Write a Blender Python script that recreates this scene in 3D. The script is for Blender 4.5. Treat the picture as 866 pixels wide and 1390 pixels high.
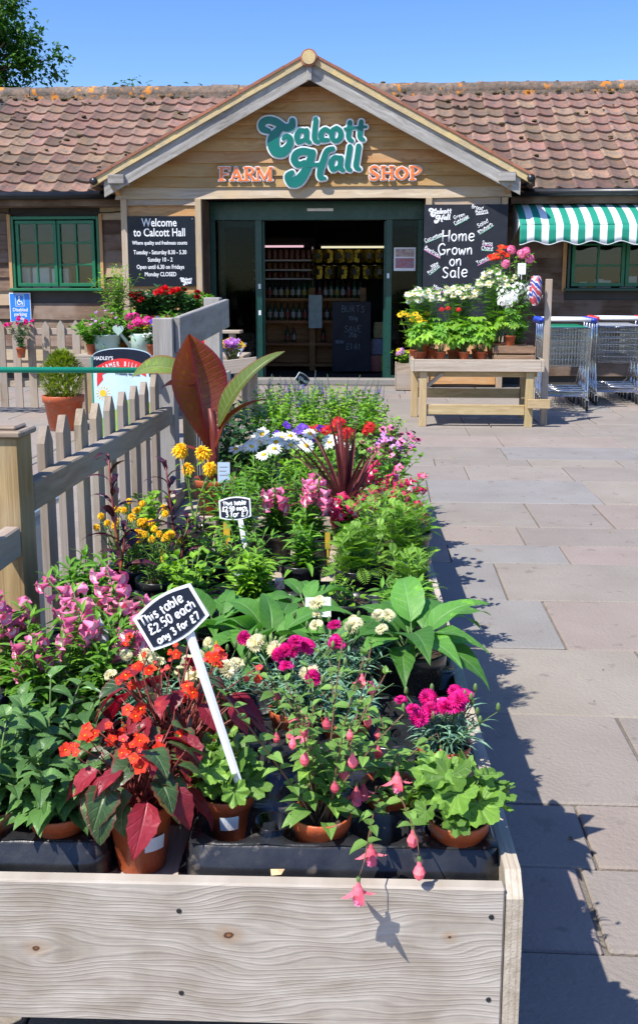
import bpy, math, random
from mathutils import Vector, Matrix, noise as mnoise
R = math.radians
scene = bpy.context.scene
for o in list(bpy.data.objects): bpy.data.objects.remove(o)
col = scene.collection

# ------------------------------------------------------------------ camera
EYE = Vector((0, 0, 1.35)); FPX = 1370.0
PITCH = math.atan(257 / FPX); YAW = math.atan(87 * math.cos(PITCH) / FPX)
cd = bpy.data.cameras.new('camera'); cam = bpy.data.objects.new('camera', cd); col.objects.link(cam)
cd.sensor_fit = 'HORIZONTAL'; cd.sensor_width = 36; cd.lens = 36 * FPX / 866
cd.shift_y = -45 / 866; cd.clip_start = .05; cd.clip_end = 2000
cam.location = EYE; cam.rotation_euler = (math.pi / 2 - PITCH, 0, YAW)
scene.camera = cam

# ------------------------------------------------------------------ sky, sun, exposure
SUN_D = Vector((.50, .50, -1.0)).normalized()
SUN_EL = math.asin(-SUN_D.z)
w = bpy.data.worlds.new('World'); scene.world = w; w.use_nodes = True
nt = w.node_tree; bg = nt.nodes['Background']
sky = nt.nodes.new('ShaderNodeTexSky'); sky.sky_type = 'NISHITA'; sky.sun_disc = False
sky.sun_elevation = SUN_EL; sky.sun_rotation = math.atan2(-SUN_D.x, -SUN_D.y)
sky.air_density = 1.0; sky.dust_density = .4; sky.ozone_density = 3.0; sky.altitude = 0
hs = nt.nodes.new('ShaderNodeHueSaturation'); hs.inputs['Saturation'].default_value = 1.28; hs.inputs['Hue'].default_value = .514
nt.links.new(sky.outputs[0], hs.inputs['Color']); nt.links.new(hs.outputs[0], bg.inputs[0])
bg.inputs[1].default_value = .15
sd = bpy.data.lights.new('sun', 'SUN'); sun = bpy.data.objects.new('sun', sd); col.objects.link(sun)
sd.energy = 5.0; sd.angle = R(.5); sd.color = (1, .95, .87)
sun.rotation_euler = SUN_D.to_track_quat('-Z', 'Y').to_euler(); sun.location = (-6, -6, 12)
vs = scene.view_settings; vs.view_transform = 'Standard'; vs.look = 'None'; vs.gamma = 1; vs.exposure = .50
scene.render.engine = 'CYCLES'
scene.cycles.max_bounces = 6; scene.cycles.transparent_max_bounces = 12

# ------------------------------------------------------------------ measuring helper: a picture point at a known depth or height
_cp, _sp, _c, _s = math.cos(PITCH), math.sin(PITCH), math.cos(YAW), math.sin(YAW)
_f = Vector((-_s * _cp, _c * _cp, -_sp)); _r = Vector((_c, _s, 0)); _u = _r.cross(_f)
def at(px, py, Y=None, z=None, X=None):
    d = _f * FPX + _r * (px - 433) - _u * (py - 650)
    t = Y / d.y if Y is not None else ((z - EYE.z) / d.z if z is not None else X / d.x)
    return EYE + d * t

# ------------------------------------------------------------------ mesh builder
class MB:
    def __init__(s): s.v = []; s.f = []; s.m = []; s.a = []
    def add(s, vs, fs, mi=0, uv=None):
        b = len(s.v); s.v += [tuple(q) for q in vs]
        s.a += uv if uv else [(.5, .5, .5)] * len(vs)
        for q in fs: s.f.append(tuple(b + i for i in q)); s.m.append(mi)
        return s
    def box(s, x0, x1, y0, y1, z0, z1, mi=0, M=None):
        p = [Vector((x, y, z)) for z in (z0, z1) for y in (y0, y1) for x in (x0, x1)]
        if M: p = [M @ q for q in p]
        return s.add(p, [(0, 2, 3, 1), (4, 5, 7, 6), (0, 1, 5, 4), (2, 6, 7, 3), (0, 4, 6, 2), (1, 3, 7, 5)], mi)
    def cbox(s, x0, x1, y0, y1, z0, z1, c=.003, mi=0, M=None):
        """box with chamfered edges all round"""
        X, Y, Z = (x0, x1), (y0, y1), (z0, z1); pts = []; idx = {}
        for i in (0, 1):
            for j in (0, 1):
                for k in (0, 1):
                    sx, sy, sz = (1 - 2 * i) * c, (1 - 2 * j) * c, (1 - 2 * k) * c
                    for a, d in (('x', (0, sy, sz)), ('y', (sx, 0, sz)), ('z', (sx, sy, 0))):
                        idx[i, j, k, a] = len(pts); pts.append(Vector((X[i] + d[0], Y[j] + d[1], Z[k] + d[2])))
        F = []
        for a, o in (('x', 0), ('y', 1), ('z', 2)):
            for e in (0, 1):
                q = []
                for (m, n) in ((0, 0), (1, 0), (1, 1), (0, 1)):
                    t = [m, n]; t.insert(o, e); q.append(idx[tuple(t) + (a,)])
                flip = (e == 1) if o != 1 else (e == 0)
                F.append(tuple(q if flip else q[::-1]))
        for o, (a, b) in ((0, 'yz'), (1, 'xz'), (2, 'xy')):
            for m in (0, 1):
                for n in (0, 1):
                    t0 = [m, n]; t0.insert(o, 0); t1 = [m, n]; t1.insert(o, 1); t0 = tuple(t0); t1 = tuple(t1)
                    F.append((idx[t0 + (a,)], idx[t1 + (a,)], idx[t1 + (b,)], idx[t0 + (b,)]))
        for i in (0, 1):
            for j in (0, 1):
                for k in (0, 1): F.append((idx[i, j, k, 'x'], idx[i, j, k, 'y'], idx[i, j, k, 'z']))
        if M: pts = [M @ q for q in pts]
        return s.add(pts, F, mi)
    def tube(s, pts, r, n=6, mi=0, cap=True, flat=1.0):
        pts = [Vector(p) for p in pts]
        if not hasattr(r, '__len__'): r = [r] * len(pts)
        V = []; F = []; ref = None
        for i, p in enumerate(pts):
            t = (pts[min(i + 1, len(pts) - 1)] - pts[max(i - 1, 0)])
            if t.length < 1e-9: t = Vector((0, 0, 1))
            t.normalize()
            if ref is None: ref = Vector((0, 0, 1)) if abs(t.z) < .9 else Vector((1, 0, 0))
            a = t.cross(ref)
            if a.length < 1e-6: a = t.orthogonal()
            a.normalize(); b = a.cross(t); ref = b
            for k in range(n):
                q = 2 * math.pi * k / n
                V.append(p + a * (math.cos(q) * r[i]) + b * (math.sin(q) * r[i] * flat))
        for i in range(len(pts) - 1):
            for k in range(n):
                F.append((i * n + k, i * n + (k + 1) % n, (i + 1) * n + (k + 1) % n, (i + 1) * n + k))
        if cap: F.append(tuple(range(n))[::-1]); F.append(tuple(range((len(pts) - 1) * n, len(pts) * n)))
        L = len(pts) - 1 or 1
        return s.add(V, F, mi, [(k / n, i / L, .5) for i in range(len(pts)) for k in range(n)])
    def lathe(s, prof, n=20, mi=0, M=None, wob=None):
        V = []; F = []
        for (r, z) in prof:
            for k in range(n):
                q = 2 * math.pi * k / n; rr = r * (wob(q, z) if wob else 1)
                V.append(Vector((rr * math.cos(q), rr * math.sin(q), z)))
        for i in range(len(prof) - 1):
            for k in range(n): F.append((i * n + k, i * n + (k + 1) % n, (i + 1) * n + (k + 1) % n, (i + 1) * n + k))
        if M: V = [M @ q for q in V]
        return s.add(V, F, mi)
    def poly(s, pts, d, mi=0, M=None):
        """polygon (x,z) extruded along +y by d, front at y=0 facing -y (pts anticlockwise seen from -y)"""
        n = len(pts); V = [Vector((x, 0, z)) for x, z in pts] + [Vector((x, d, z)) for x, z in pts]
        if M: V = [M @ q for q in V]
        F = [tuple(range(n)), tuple(range(2 * n - 1, n - 1, -1))]
        F += [(i, n + i, n + (i + 1) % n, (i + 1) % n) for i in range(n)]
        return s.add(V, F, mi)
    def merge(s, o, M, mi=0, rnd=None):
        b = len(s.v); s.v += [tuple(M @ Vector(q)) for q in o.v]
        s.a += o.a if rnd is None else [(q[0], q[1], rnd) for q in o.a]
        s.f += [tuple(b + i for i in q) for q in o.f]; s.m += [m + mi for m in o.m]
        return s
    def mesh(s, name, mats, smooth=False):
        me = bpy.data.meshes.new(name); me.from_pydata(s.v, [], s.f)
        for m in mats: me.materials.append(m)
        if len(mats) > 1: me.polygons.foreach_set('material_index', s.m)
        if smooth: me.polygons.foreach_set('use_smooth', [True] * len(s.f))
        at_ = me.attributes.new('uvc', 'FLOAT_VECTOR', 'POINT')
        at_.data.foreach_set('vector', [c for q in s.a for c in q])
        me.update()
        return me

def put(name, me, parent=None, M=None, loc=None):
    o = bpy.data.objects.new(name, me); col.objects.link(o)
    if parent: o.parent = parent
    if M is not None: o.matrix_local = M
    if loc is not None: o.location = loc
    return o
def part(name, mb, mats, parent, smooth=False, M=None, kind=None):
    if not isinstance(mats, (list, tuple)): mats = [mats]
    o = put(name, mb.mesh(name, mats, smooth), parent, M)
    if kind: o['kind'] = kind
    return o
def tag(o, label, cat, group=None):
    o['label'] = label; o['category'] = cat
    if group: o['group'] = group
    return o
def thing(name, label, cat, loc=(0, 0, 0), rz=0, group=None):
    o = bpy.data.objects.new(name, None); col.objects.link(o); o.empty_display_size = .05
    o.location = loc; o.rotation_euler = (0, 0, rz)
    return tag(o, label, cat, group)
def struct(o): o['kind'] = 'structure'; return o
def copy_tree(o, parent=None):
    c = o.copy(); col.objects.link(c); c.parent = parent
    for ch in list(o.children): copy_tree(ch, c)
    return c
def T(x, y, z): return Matrix.Translation((x, y, z))
def Rz(a): return Matrix.Rotation(a, 4, 'Z')
def Rx(a): return Matrix.Rotation(a, 4, 'X')
def Ry(a): return Matrix.Rotation(a, 4, 'Y')
def S(k): return Matrix.Scale(k, 4)
def frame(p, xdir, ydir):
    """matrix with local x along xdir, local y as near ydir as can be, origin p"""
    x = Vector(xdir).normalized(); y = Vector(ydir); y = (y - x * y.dot(x)).normalized(); z = x.cross(y)
    M = Matrix((x, y, z)).transposed().to_4x4(); M.translation = p
    return M

# ------------------------------------------------------------------ materials
class NT:
    def __init__(s, name):
        s.m = bpy.data.materials.new(name); s.m.use_nodes = True; s.t = s.m.node_tree
        s.b = s.t.nodes['Principled BSDF']; s.out = s.t.nodes['Material Output']
    def n(s, t, **k):
        q = s.t.nodes.new(t)
        for a, v in k.items(): setattr(q, a, v)
        return q
    def l(s, a, b): s.t.links.new(a, b)
    def val(s, sock, v):
        if hasattr(v, 'links') or hasattr(v, 'is_linked'): s.l(v, sock)
        else: sock.default_value = v
    def math(s, op, a, b=0.0, c=0.0, clamp=False):
        q = s.n('ShaderNodeMath', operation=op, use_clamp=clamp)
        for i, v in enumerate((a, b, c)): s.val(q.inputs[i], v)
        return q.outputs[0]
    def mix(s, f, a, b, mode='MIX'):
        q = s.n('ShaderNodeMix', data_type='RGBA', blend_type=mode)
        s.val(q.inputs[0], f)
        for k, v in ((6, a), (7, b)): s.val(q.inputs[k], v if hasattr(v, 'is_linked') else tuple(v) + (1,) * (4 - len(v)))
        return q.outputs[2]
    def coords(s, stretch=(1, 1, 1), rand=True):
        tc = s.n('ShaderNodeTexCoord'); mp = s.n('ShaderNodeMapping'); mp.inputs['Scale'].default_value = stretch
        s.l(tc.outputs['Object'], mp.inputs['Vector'])
        if not rand: return mp.outputs[0]
        oi = s.n('ShaderNodeObjectInfo'); k = s.math('MULTIPLY', oi.outputs['Random'], 53.0)
        ad = s.n('ShaderNodeVectorMath', operation='ADD'); s.l(mp.outputs[0], ad.inputs[0]); s.l(k, ad.inputs[1])
        return ad.outputs[0]
    def noise(s, v, scale, detail=4, rough=.55, dist=0):
        q = s.n('ShaderNodeTexNoise'); s.l(v, q.inputs['Vector'])
        q.inputs['Scale'].default_value = scale; q.inputs['Detail'].default_value = detail
        q.inputs['Roughness'].default_value = rough; q.inputs['Distortion'].default_value = dist
        return q.outputs[0]
    def ramp(s, f, lo, hi):
        q = s.n('ShaderNodeMapRange'); s.l(f, q.inputs[0]); q.inputs[1].default_value = lo; q.inputs[2].default_value = hi
        return q.outputs[0]
    def bump(s, h, k, d=.01):
        q = s.n('ShaderNodeBump'); q.inputs['Strength'].default_value = k; q.inputs['Distance'].default_value = d
        s.l(h, q.inputs['Height']); s.l(q.outputs[0], s.b.inputs['Normal'])
    def rnd(s, c, amt, hue=0):
        oi = s.n('ShaderNodeObjectInfo'); h = s.n('ShaderNodeHueSaturation')
        s.l(c, h.inputs['Color'])
        s.l(s.math('MULTIPLY_ADD', oi.outputs['Random'], 2 * amt, 1 - amt), h.inputs['Value'])
        if hue:
            r2 = s.math('FRACT', s.math('MULTIPLY', oi.outputs['Random'], 17.3))
            s.l(s.math('MULTIPLY_ADD', r2, 2 * hue, .5 - hue), h.inputs['Hue'])
        return h.outputs[0]

def mat(name, c1, c2=None, scale=20, rough=.6, bump=0, bscale=None, rand=0, hue=0, metal=0, stretch=(1, 1, 1), spec=.5, lo=.35, hi=.65, coat=0, spots=None):
    t = NT(name); v = t.coords(stretch)
    c2 = c2 or c1
    c = t.mix(t.ramp(t.noise(v, scale), lo, hi), c1, c2)
    if spots: c = t.mix(t.ramp(t.noise(v, spots[1], 3), spots[2], spots[2] + .06), c, spots[0])
    if rand or hue: c = t.rnd(c, rand, hue)
    t.l(c, t.b.inputs['Base Color'])
    rn = t.math('MULTIPLY_ADD', t.noise(v, scale * 2.3), .25, rough - .12)
    t.l(rn, t.b.inputs['Roughness'])
    t.b.inputs['Metallic'].default_value = metal; t.b.inputs['Specular IOR Level'].default_value = spec
    t.b.inputs['Coat Weight'].default_value = coat
    if bump: t.bump(t.noise(v, bscale or scale * 2, 6), bump)
    return t.m

def wood(name, dark, light, g=14, rough=.75, knots=0.0, rand=.15, bump=.3, hue=.01, knotcol=(.25, .09, .03), weather=None, warp=.10, fine_=.35, kscale=5.0):
    """grain runs along local x"""
    t = NT(name); v = t.coords((1, 1, 1))
    wp = t.noise(v, 3.5, 2); ad = t.n('ShaderNodeVectorMath', operation='MULTIPLY_ADD')
    t.l(wp, ad.inputs[0]); ad.inputs[1].default_value = (0, warp, warp); t.l(v, ad.inputs[2])
    mp = t.n('ShaderNodeMapping'); mp.inputs['Scale'].default_value = (.55, g, g); t.l(ad.outputs[0], mp.inputs[0])
    gr = t.noise(mp.outputs[0], 2.2, 6, .6)
    c = t.mix(t.ramp(gr, .32, .68), dark, light)
    if knots > .9:                                                        # crisp growth rings running round the knots
        sp_ = t.n('ShaderNodeSeparateXYZ'); t.l(v, sp_.inputs[0]); lw = t.n('ShaderNodeMapping'); lw.inputs['Scale'].default_value = (1.3, 4.0, 0); t.l(v, lw.inputs[0])
        k2 = t.n('ShaderNodeMapping'); k2.inputs['Scale'].default_value = (.62, 1, 0); t.l(ad.outputs[0], k2.inputs[0]); v2 = t.n('ShaderNodeTexVoronoi'); v2.inputs['Scale'].default_value = kscale; t.l(k2.outputs[0], v2.inputs['Vector'])
        yy = t.math('ADD', t.math('MULTIPLY_ADD', t.noise(lw.outputs[0], 1.6, 2), .14, sp_.outputs[1]), t.math('MULTIPLY', t.math('SUBTRACT', 1, t.ramp(v2.outputs['Distance'], .0, .45)), .03))
        sn_ = t.math('SINE', t.math('MULTIPLY', yy, 520)); md = t.ramp(t.noise(lw.outputs[0], 5, 3), .35, .65)
        c = t.mix(t.math('MULTIPLY', t.math('MULTIPLY', t.ramp(sn_, .35, 1.0), md), .42), c, tuple(q * .62 for q in dark))
    fine = t.n('ShaderNodeMapping'); fine.inputs['Scale'].default_value = (3, 140, 140); t.l(v, fine.inputs[0])
    fg = t.noise(fine.outputs[0], 1.5, 3)
    c = t.mix(t.math('MULTIPLY', t.ramp(fg, .5, .75), fine_), c, tuple(q * .55 for q in dark))
    if weather:
        c = t.mix(t.math('MULTIPLY', t.ramp(t.noise(v, 2.2, 4), .42, .62), .8), c, weather)
    if knots:
        kv = t.n('ShaderNodeMapping'); kv.inputs['Scale'].default_value = (.62, 1, 0); t.l(ad.outputs[0], kv.inputs[0])
        vo = t.n('ShaderNodeTexVoronoi'); vo.inputs['Scale'].default_value = kscale; t.l(kv.outputs[0], vo.inputs['Vector'])
        d = vo.outputs['Distance']
        ring = t.math('MULTIPLY', t.math('SINE', t.math('MULTIPLY', d, 150)), .5)
        near = t.math('SUBTRACT', 1, t.ramp(d, .05, .34), clamp=True)
        c = t.mix(t.math('MULTIPLY', t.math('MULTIPLY', t.ramp(ring, .1, .5), near), .35 * knots), c, dark)
        c = t.mix(t.math('MULTIPLY', t.math('SUBTRACT', 1, t.ramp(d, .035, .075)), knots, clamp=True), c, knotcol)
    c = t.rnd(c, rand, hue); t.l(c, t.b.inputs['Base Color'])
    t.b.inputs['Roughness'].default_value = rough; t.b.inputs['Specular IOR Level'].default_value = .25
    if bump: t.bump(t.math('ADD', fg, gr), bump, .004)
    return t.m

def leafmat(name, c1, c2, vein=None, va=.5, rough=.42, tr=.28, side=7, edge=None, tcol=None, spec=.4):
    t = NT(name); a = t.n('ShaderNodeAttribute', attribute_name='uvc'); sx = t.n('ShaderNodeSeparateXYZ'); t.l(a.outputs['Vector'], sx.inputs[0])
    oi = t.n('ShaderNodeObjectInfo'); r = t.math('FRACT', t.math('ADD', sx.outputs[2], oi.outputs['Random']))
    au = t.math('MULTIPLY', t.math('ABSOLUTE', t.math('SUBTRACT', sx.outputs[0], .5)), 2)
    v = t.coords(); nz = t.ramp(t.noise(v, 45, 3), .35, .65)
    c = t.mix(t.math('MULTIPLY_ADD', nz, .45, t.math('MULTIPLY', r, .55)), c1, c2)
    h = None
    if vein:
        mid = t.math('SUBTRACT', 1, t.ramp(au, .03, .11))
        ph = t.math('SINE', t.math('MULTIPLY', t.math('SUBTRACT', t.math('MULTIPLY', sx.outputs[1], side), t.math('MULTIPLY', au, 1.3)), 6.283))
        sv = t.ramp(ph, .82, .98); h = t.math('MAXIMUM', mid, t.math('MULTIPLY', sv, .55))
        c = t.mix(t.math('MULTIPLY', h, va), c, vein)
    bl = t.math('MULTIPLY', t.ramp(t.noise(v, 24, 3), .60, .72), t.math('GREATER_THAN', r, .45)); c = t.mix(t.math('MULTIPLY', bl, .45 if side != 1 else 0), c, tuple(min(1, q * 1.9 + .05) if k < 2 else q for k, q in enumerate(c2)))
    if edge: c = t.mix(t.math('MULTIPLY', t.ramp(au, .78, .98), .8), c, edge)
    hsv = t.n('ShaderNodeHueSaturation'); t.l(c, hsv.inputs['Color']); t.l(t.math('MULTIPLY_ADD', r, .5, .75), hsv.inputs['Value'])
    c = hsv.outputs[0]
    t.l(c, t.b.inputs['Base Color']); t.b.inputs['Roughness'].default_value = rough; t.b.inputs['Specular IOR Level'].default_value = spec
    if h is not None:
        t.bump(t.math('SUBTRACT', t.math('MULTIPLY', t.noise(v, 60, 2), .3), h), .45, .002)
    if tr:
        tl = t.n('ShaderNodeBsdfTranslucent'); mx = t.n('ShaderNodeMixShader'); mx.inputs[0].default_value = tr
        hb = t.n('ShaderNodeHueSaturation'); hb.inputs['Value'].default_value = 1.5; hb.inputs['Saturation'].default_value = 1.1
        t.l(c, hb.inputs['Color'])
        if tcol: t.l(t.mix(.6, hb.outputs[0], tcol), tl.inputs[0])
        else: t.l(hb.outputs[0], tl.inputs[0])
        t.l(t.b.outputs[0], mx.inputs[1]); t.l(tl.outputs[0], mx.inputs[2]); t.l(mx.outputs[0], t.out.inputs[0])
    return t.m
def glassmat(name, tint, refl=.12, rough=.02):
    t = NT(name); tr = t.n('ShaderNodeBsdfTransparent'); tr.inputs[0].default_value = tint + (1,)
    gl = t.n('ShaderNodeBsdfGlossy'); gl.inputs['Roughness'].default_value = rough
    fr = t.n('ShaderNodeFresnel'); fr.inputs[0].default_value = 1.5
    mx = t.n('ShaderNodeMixShader'); t.l(t.math('MULTIPLY', fr.outputs[0], refl, clamp=True), mx.inputs[0])
    t.l(tr.outputs[0], mx.inputs[1]); t.l(gl.outputs[0], mx.inputs[2]); t.l(mx.outputs[0], t.out.inputs[0])
    return t.m
def glow(name, c, k):
    t = NT(name); t.b.inputs['Emission Color'].default_value = c + (1,); t.b.inputs['Emission Strength'].default_value = k
    return t.m

M = {}
M['tile'] = mat('roof_clay', (.25, .138, .088), (.155, .11, .088), 9, .85, .6, 60, .45, .02, spots=((.10, .09, .075), 14, .60))
M['ridge'] = mat('ridge_clay', (.24, .17, .125), (.11, .095, .08), 14, .9, 1.0, 40, .3, spots=((.58, .22, .03), 6, .58))
M['ridge_red'] = mat('ridge_clay_red', (.36, .13, .07), (.28, .13, .09), 12, .85, .5, 40, .15)
M['mortar'] = mat('verge_mortar', (.62, .47, .22), (.45, .36, .22), 6, .9, .4, 60)
M['barge'] = wood('weathered_bargeboard', (.22, .20, .18), (.46, .44, .41), 9, .8, .5, .06, .5, knotcol=(.12, .10, .09))
M['clad'] = wood('oak_cladding', (.34, .17, .06), (.56, .33, .14), 9, .8, .55, .16, .5, .008, weather=(.46, .30, .15))
M['clad_grey'] = wood('silvered_cladding', (.33, .25, .175), (.50, .41, .31), 9, .8, .5, .14, .5, weather=(.46, .33, .20))
M['clad_dark'] = wood('brown_cladding', (.085, .05, .033), (.19, .125, .085), 9, .8, .4, .3, .5, weather=(.24, .18, .14))
M['fence'] = wood('grey_fence_wood', (.25, .19, .13), (.41, .33, .245), 12, .8, .35, .14, .45, weather=(.34, .30, .26))
M['post'] = wood('tan_post_wood', (.26, .17, .075), (.42, .30, .15), 12, .8, .3, .1, .4, weather=(.36, .29, .19))
M['table'] = wood('pale_table_wood', (.37, .30, .225), (.54, .47, .385), 24, .7, .95, .06, .3, knotcol=(.22, .10, .05), warp=.06, fine_=.25, kscale=6.0)
def knotty(name, dark, light, knots):
    t = NT(name); v = t.coords((1, 1, 1), False); s_ = t.n('ShaderNodeSeparateXYZ'); t.l(v, s_.inputs[0]); x, y = s_.outputs[0], s_.outputs[1]
    lw = t.n('ShaderNodeMapping'); lw.inputs['Scale'].default_value = (1.4, 5, 0); t.l(v, lw.inputs[0]); yy = t.math('MULTIPLY_ADD', t.noise(lw.outputs[0], 1.7, 2), .10, y); ds = []
    for (kx, ky, ks) in knots:
        dx = t.math('MULTIPLY', t.math('SUBTRACT', x, kx), .42); dy = t.math('SUBTRACT', y, ky); d = t.math('SQRT', t.math('ADD', t.math('MULTIPLY', dx, dx), t.math('MULTIPLY', dy, dy)))
        fo = t.math('POWER', 2.718, t.math('MULTIPLY', t.math('MULTIPLY', d, d), -900)); yy = t.math('SUBTRACT', yy, t.math('MULTIPLY', t.math('MULTIPLY', dy, fo), .85))
        dr = t.math('SQRT', t.math('ADD', t.math('MULTIPLY', t.math('MULTIPLY', dx, dx), 3.2), t.math('MULTIPLY', dy, dy))); ds.append(t.math('DIVIDE', t.math('MULTIPLY_ADD', t.noise(v, 70, 2), .006, dr), ks))
    cm = t.n('ShaderNodeCombineXYZ'); t.l(t.math('MULTIPLY', x, .35), cm.inputs[0]); t.l(t.math('MULTIPLY', yy, 1.0), cm.inputs[1])
    br = t.noise(cm.outputs[0], 26, 4); c = t.mix(t.ramp(br, .34, .66), dark, light)
    ln = t.ramp(t.math('SINE', t.math('MULTIPLY', yy, 760)), .2, 1.0); md = t.ramp(t.noise(lw.outputs[0], 4, 3), .38, .62)
    c = t.mix(t.math('MULTIPLY', t.math('MULTIPLY', ln, md), .15), c, tuple(q * .66 for q in dark))
    fn = t.n('ShaderNodeMapping'); fn.inputs['Scale'].default_value = (5, 260, 1); t.l(v, fn.inputs[0]); f = t.noise(fn.outputs[0], 1.6, 3); c = t.mix(t.math('MULTIPLY', t.ramp(f, .52, .75), .28), c, tuple(q * .6 for q in dark))
    c = t.mix(t.math('MULTIPLY', t.ramp(t.noise(v, 7, 4), .56, .70), .35), c, (.24, .19, .145))
    for d in ds:
        c = t.mix(t.math('MULTIPLY', t.math('SUBTRACT', 1, t.ramp(d, .010, .024)), .5), c, (.36, .22, .12)); c = t.mix(t.math('SUBTRACT', 1, t.ramp(d, .0075, .0095)), c, (.085, .04, .022)); c = t.mix(t.math('SUBTRACT', 1, t.ramp(d, .0045, .0068)), c, (.30, .13, .055))
    t.l(c, t.b.inputs['Base Color']); t.b.inputs['Roughness'].default_value = .75; t.b.inputs['Specular IOR Level'].default_value = .25; t.bump(t.math('ADD', f, ln), .25, .002)
    return t.m
M['front'] = knotty('knotty_front_board', (.34, .29, .235), (.49, .445, .385), ((.262, .004, .9), (.548, .032, 1.0), (.872, .036, .62)))
M['panel'] = wood('silver_grey_wood', (.235, .215, .19), (.385, .36, .325), 12, .8, .35, .1, .45, weather=(.33, .32, .31))
M['table_tan'] = wood('tan_table_wood', (.36, .25, .12), (.52, .40, .23), 14, .75, .5, .08, .4)
M['crate'] = wood('crate_wood', (.16, .10, .06), (.33, .22, .13), 12, .8, .3, .2, .4)
M['shelfwood'] = wood('shelf_pine', (.20, .085, .03), (.34, .16, .06), 10, .6, .3, .1, .2)
M['green'] = mat('green_paint', (.006, .13, .055), (.008, .15, .065), 8, .35)
M['dgreen'] = mat('dark_green_frame', (.004, .045, .033), (.005, .055, .04), 6, .3)
M['pipe'] = mat('green_pipe', (.01, .27, .16), (.012, .30, .18), 8, .35)
M['white'] = mat('white_plastic', (.78, .79, .80), (.72, .73, .75), 10, .4)
M['chalk'] = mat('chalk_pen_white', (.85, .86, .86), (.72, .74, .76), 60, .8)
M['chalk_pink'] = mat('chalk_pink', (.72, .30, .55), (.6, .25, .45), 60, .8)
M['chalk_green'] = mat('chalk_green', (.35, .65, .5), (.3, .55, .4), 60, .8)
M['slate'] = mat('chalkboard', (.016, .019, .027), (.024, .027, .037), 6, .6, spec=.25)
M['black_sign'] = mat('black_gloss_sign', (.006, .009, .016), (.008, .011, .019), 5, .3, spec=.3)
M['signblack'] = mat('sign_navy_black', (.008, .013, .028), (.012, .017, .034), 20, .6, spec=.2)
M['teal'] = mat('teal_letter', (.0, .145, .115), (.0, .16, .125), 6, .35)
M['orange'] = mat('orange_letter', (.85, .20, .03), (.80, .17, .03), 8, .4)
M['blue_sign'] = mat('blue_sign', (.02, .20, .66), (.02, .22, .70), 8, .4)
M['red'] = mat('red_paint', (.70, .03, .03), (.65, .03, .03), 8, .4)
M['yellow'] = mat('yellow_print', (.85, .55, .03), (.8, .5, .03), 8, .5)
M['terra'] = mat('terracotta_plastic', (.46, .10, .032), (.38, .08, .03), 14, .42, .2, 80, .12, spots=((.30, .16, .11), 13, .60))
M['blackpot'] = mat('black_plastic', (.012, .013, .016), (.028, .029, .032), 16, .27, .12, 50, spots=((.085, .075, .065), 26, .62))
M['soil'] = mat('compost', (.020, .013, .009), (.075, .05, .034), 90, .95, 1.0, 120, spots=((.16, .11, .07), 110, .66))
M['metal'] = mat('chrome_wire', (.62, .64, .66), (.5, .52, .55), 20, .22, metal=1)
M['gutter'] = mat('black_gutter', (.012, .014, .017), (.018, .02, .022), 6, .35)
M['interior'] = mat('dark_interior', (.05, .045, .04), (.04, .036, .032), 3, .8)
M['ifloor'] = mat('shop_floor', (.10, .07, .055), (.08, .055, .045), 6, .5)
M['glass'] = glassmat('window_glass', (.90, .93, .93), .8)
M['doorglass'] = glassmat('door_glass', (.62, .68, .68), .2)
M['mint'] = mat('mint_enamel', (.44, .58, .51), (.38, .52, .45), 8, .45)
M['rope'] = mat('pole_bamboo', (.5, .35, .14), (.4, .28, .1), 30, .7)
M['clearplastic'] = glassmat('smoky_plastic', (.55, .58, .62), 1.0, .15)
for nm, c in dict(a=((.225, .195, .165), (.29, .255, .22)), b=((.24, .195, .165), (.30, .25, .215)), c=((.205, .19, .175), (.265, .25, .232)), d=((.235, .205, .165), (.295, .262, .218))).items():
    M['slab_' + nm] = mat('sandstone_' + nm, c[0], c[1], 3.2, .82, .5, 70, .06, .006, spots=((.205, .175, .148), 11, .63), lo=.2, hi=.8)
M['joint'] = mat('paving_joint', (.14, .125, .105), (.22, .19, .15), 7, .95, .6, 90)

# ------------------------------------------------------------------ lettering helpers
def text_part(s, parent, p, size, m, bold=0.0, cond=1.0, xdir=(1, 0, 0), up=(0, 0, 1), ext=.0012, name='lettering', align='CENTER', shear=0):
    cu = bpy.data.curves.new('text', 'FONT'); cu.body = s; cu.size = size; cu.extrude = ext; cu.offset = bold
    cu.align_x = align; cu.align_y = 'CENTER'; cu.shear = shear; cu.resolution_u = 3
    o = bpy.data.objects.new('text', cu); col.objects.link(o)
    dg = bpy.context.evaluated_depsgraph_get(); me = bpy.data.meshes.new_from_object(o.evaluated_get(dg))
    bpy.data.objects.remove(o); me.materials.clear(); me.materials.append(m)
    Mx = frame(Vector(p), xdir, up) @ Matrix.Diagonal((cond, 1, 1, 1))
    q = put(name, me, parent); q.matrix_local = Mx
    return q
GL = {}
def _g(ch, w, *st): GL[ch] = (w, [[tuple(float(c) for c in p.split(',')) for p in q.split()] for q in st])
_g('a', 3.6, '3,3.4 2,4 .8,3.6 .2,2 .8,.4 2,.3 3,1.6', '3,4 3,1 3.5,.1'); _g('b', 3.4, '.3,6.2 .3,.2', '.3,2.6 1.4,4 2.8,3.4 3,1.6 2,.1 .3,.5')
_g('c', 3, '2.7,3.4 1.6,4 .5,3 .3,1.4 1.2,.1 2.7,.6'); _g('d', 3.6, '3,3.2 1.8,4 .4,2.8 .4,1 1.6,.1 3,1.2', '3,6.2 3,.1')
_g('e', 3.3, '.3,2 2.8,2.4 2.6,3.6 1.4,4 .4,3 .3,1.2 1.4,.1 2.9,.8'); _g('f', 2.6, '2.6,5.8 1.6,6.2 1.1,5 1.1,0', '.1,3.6 2.3,3.7')
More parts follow.
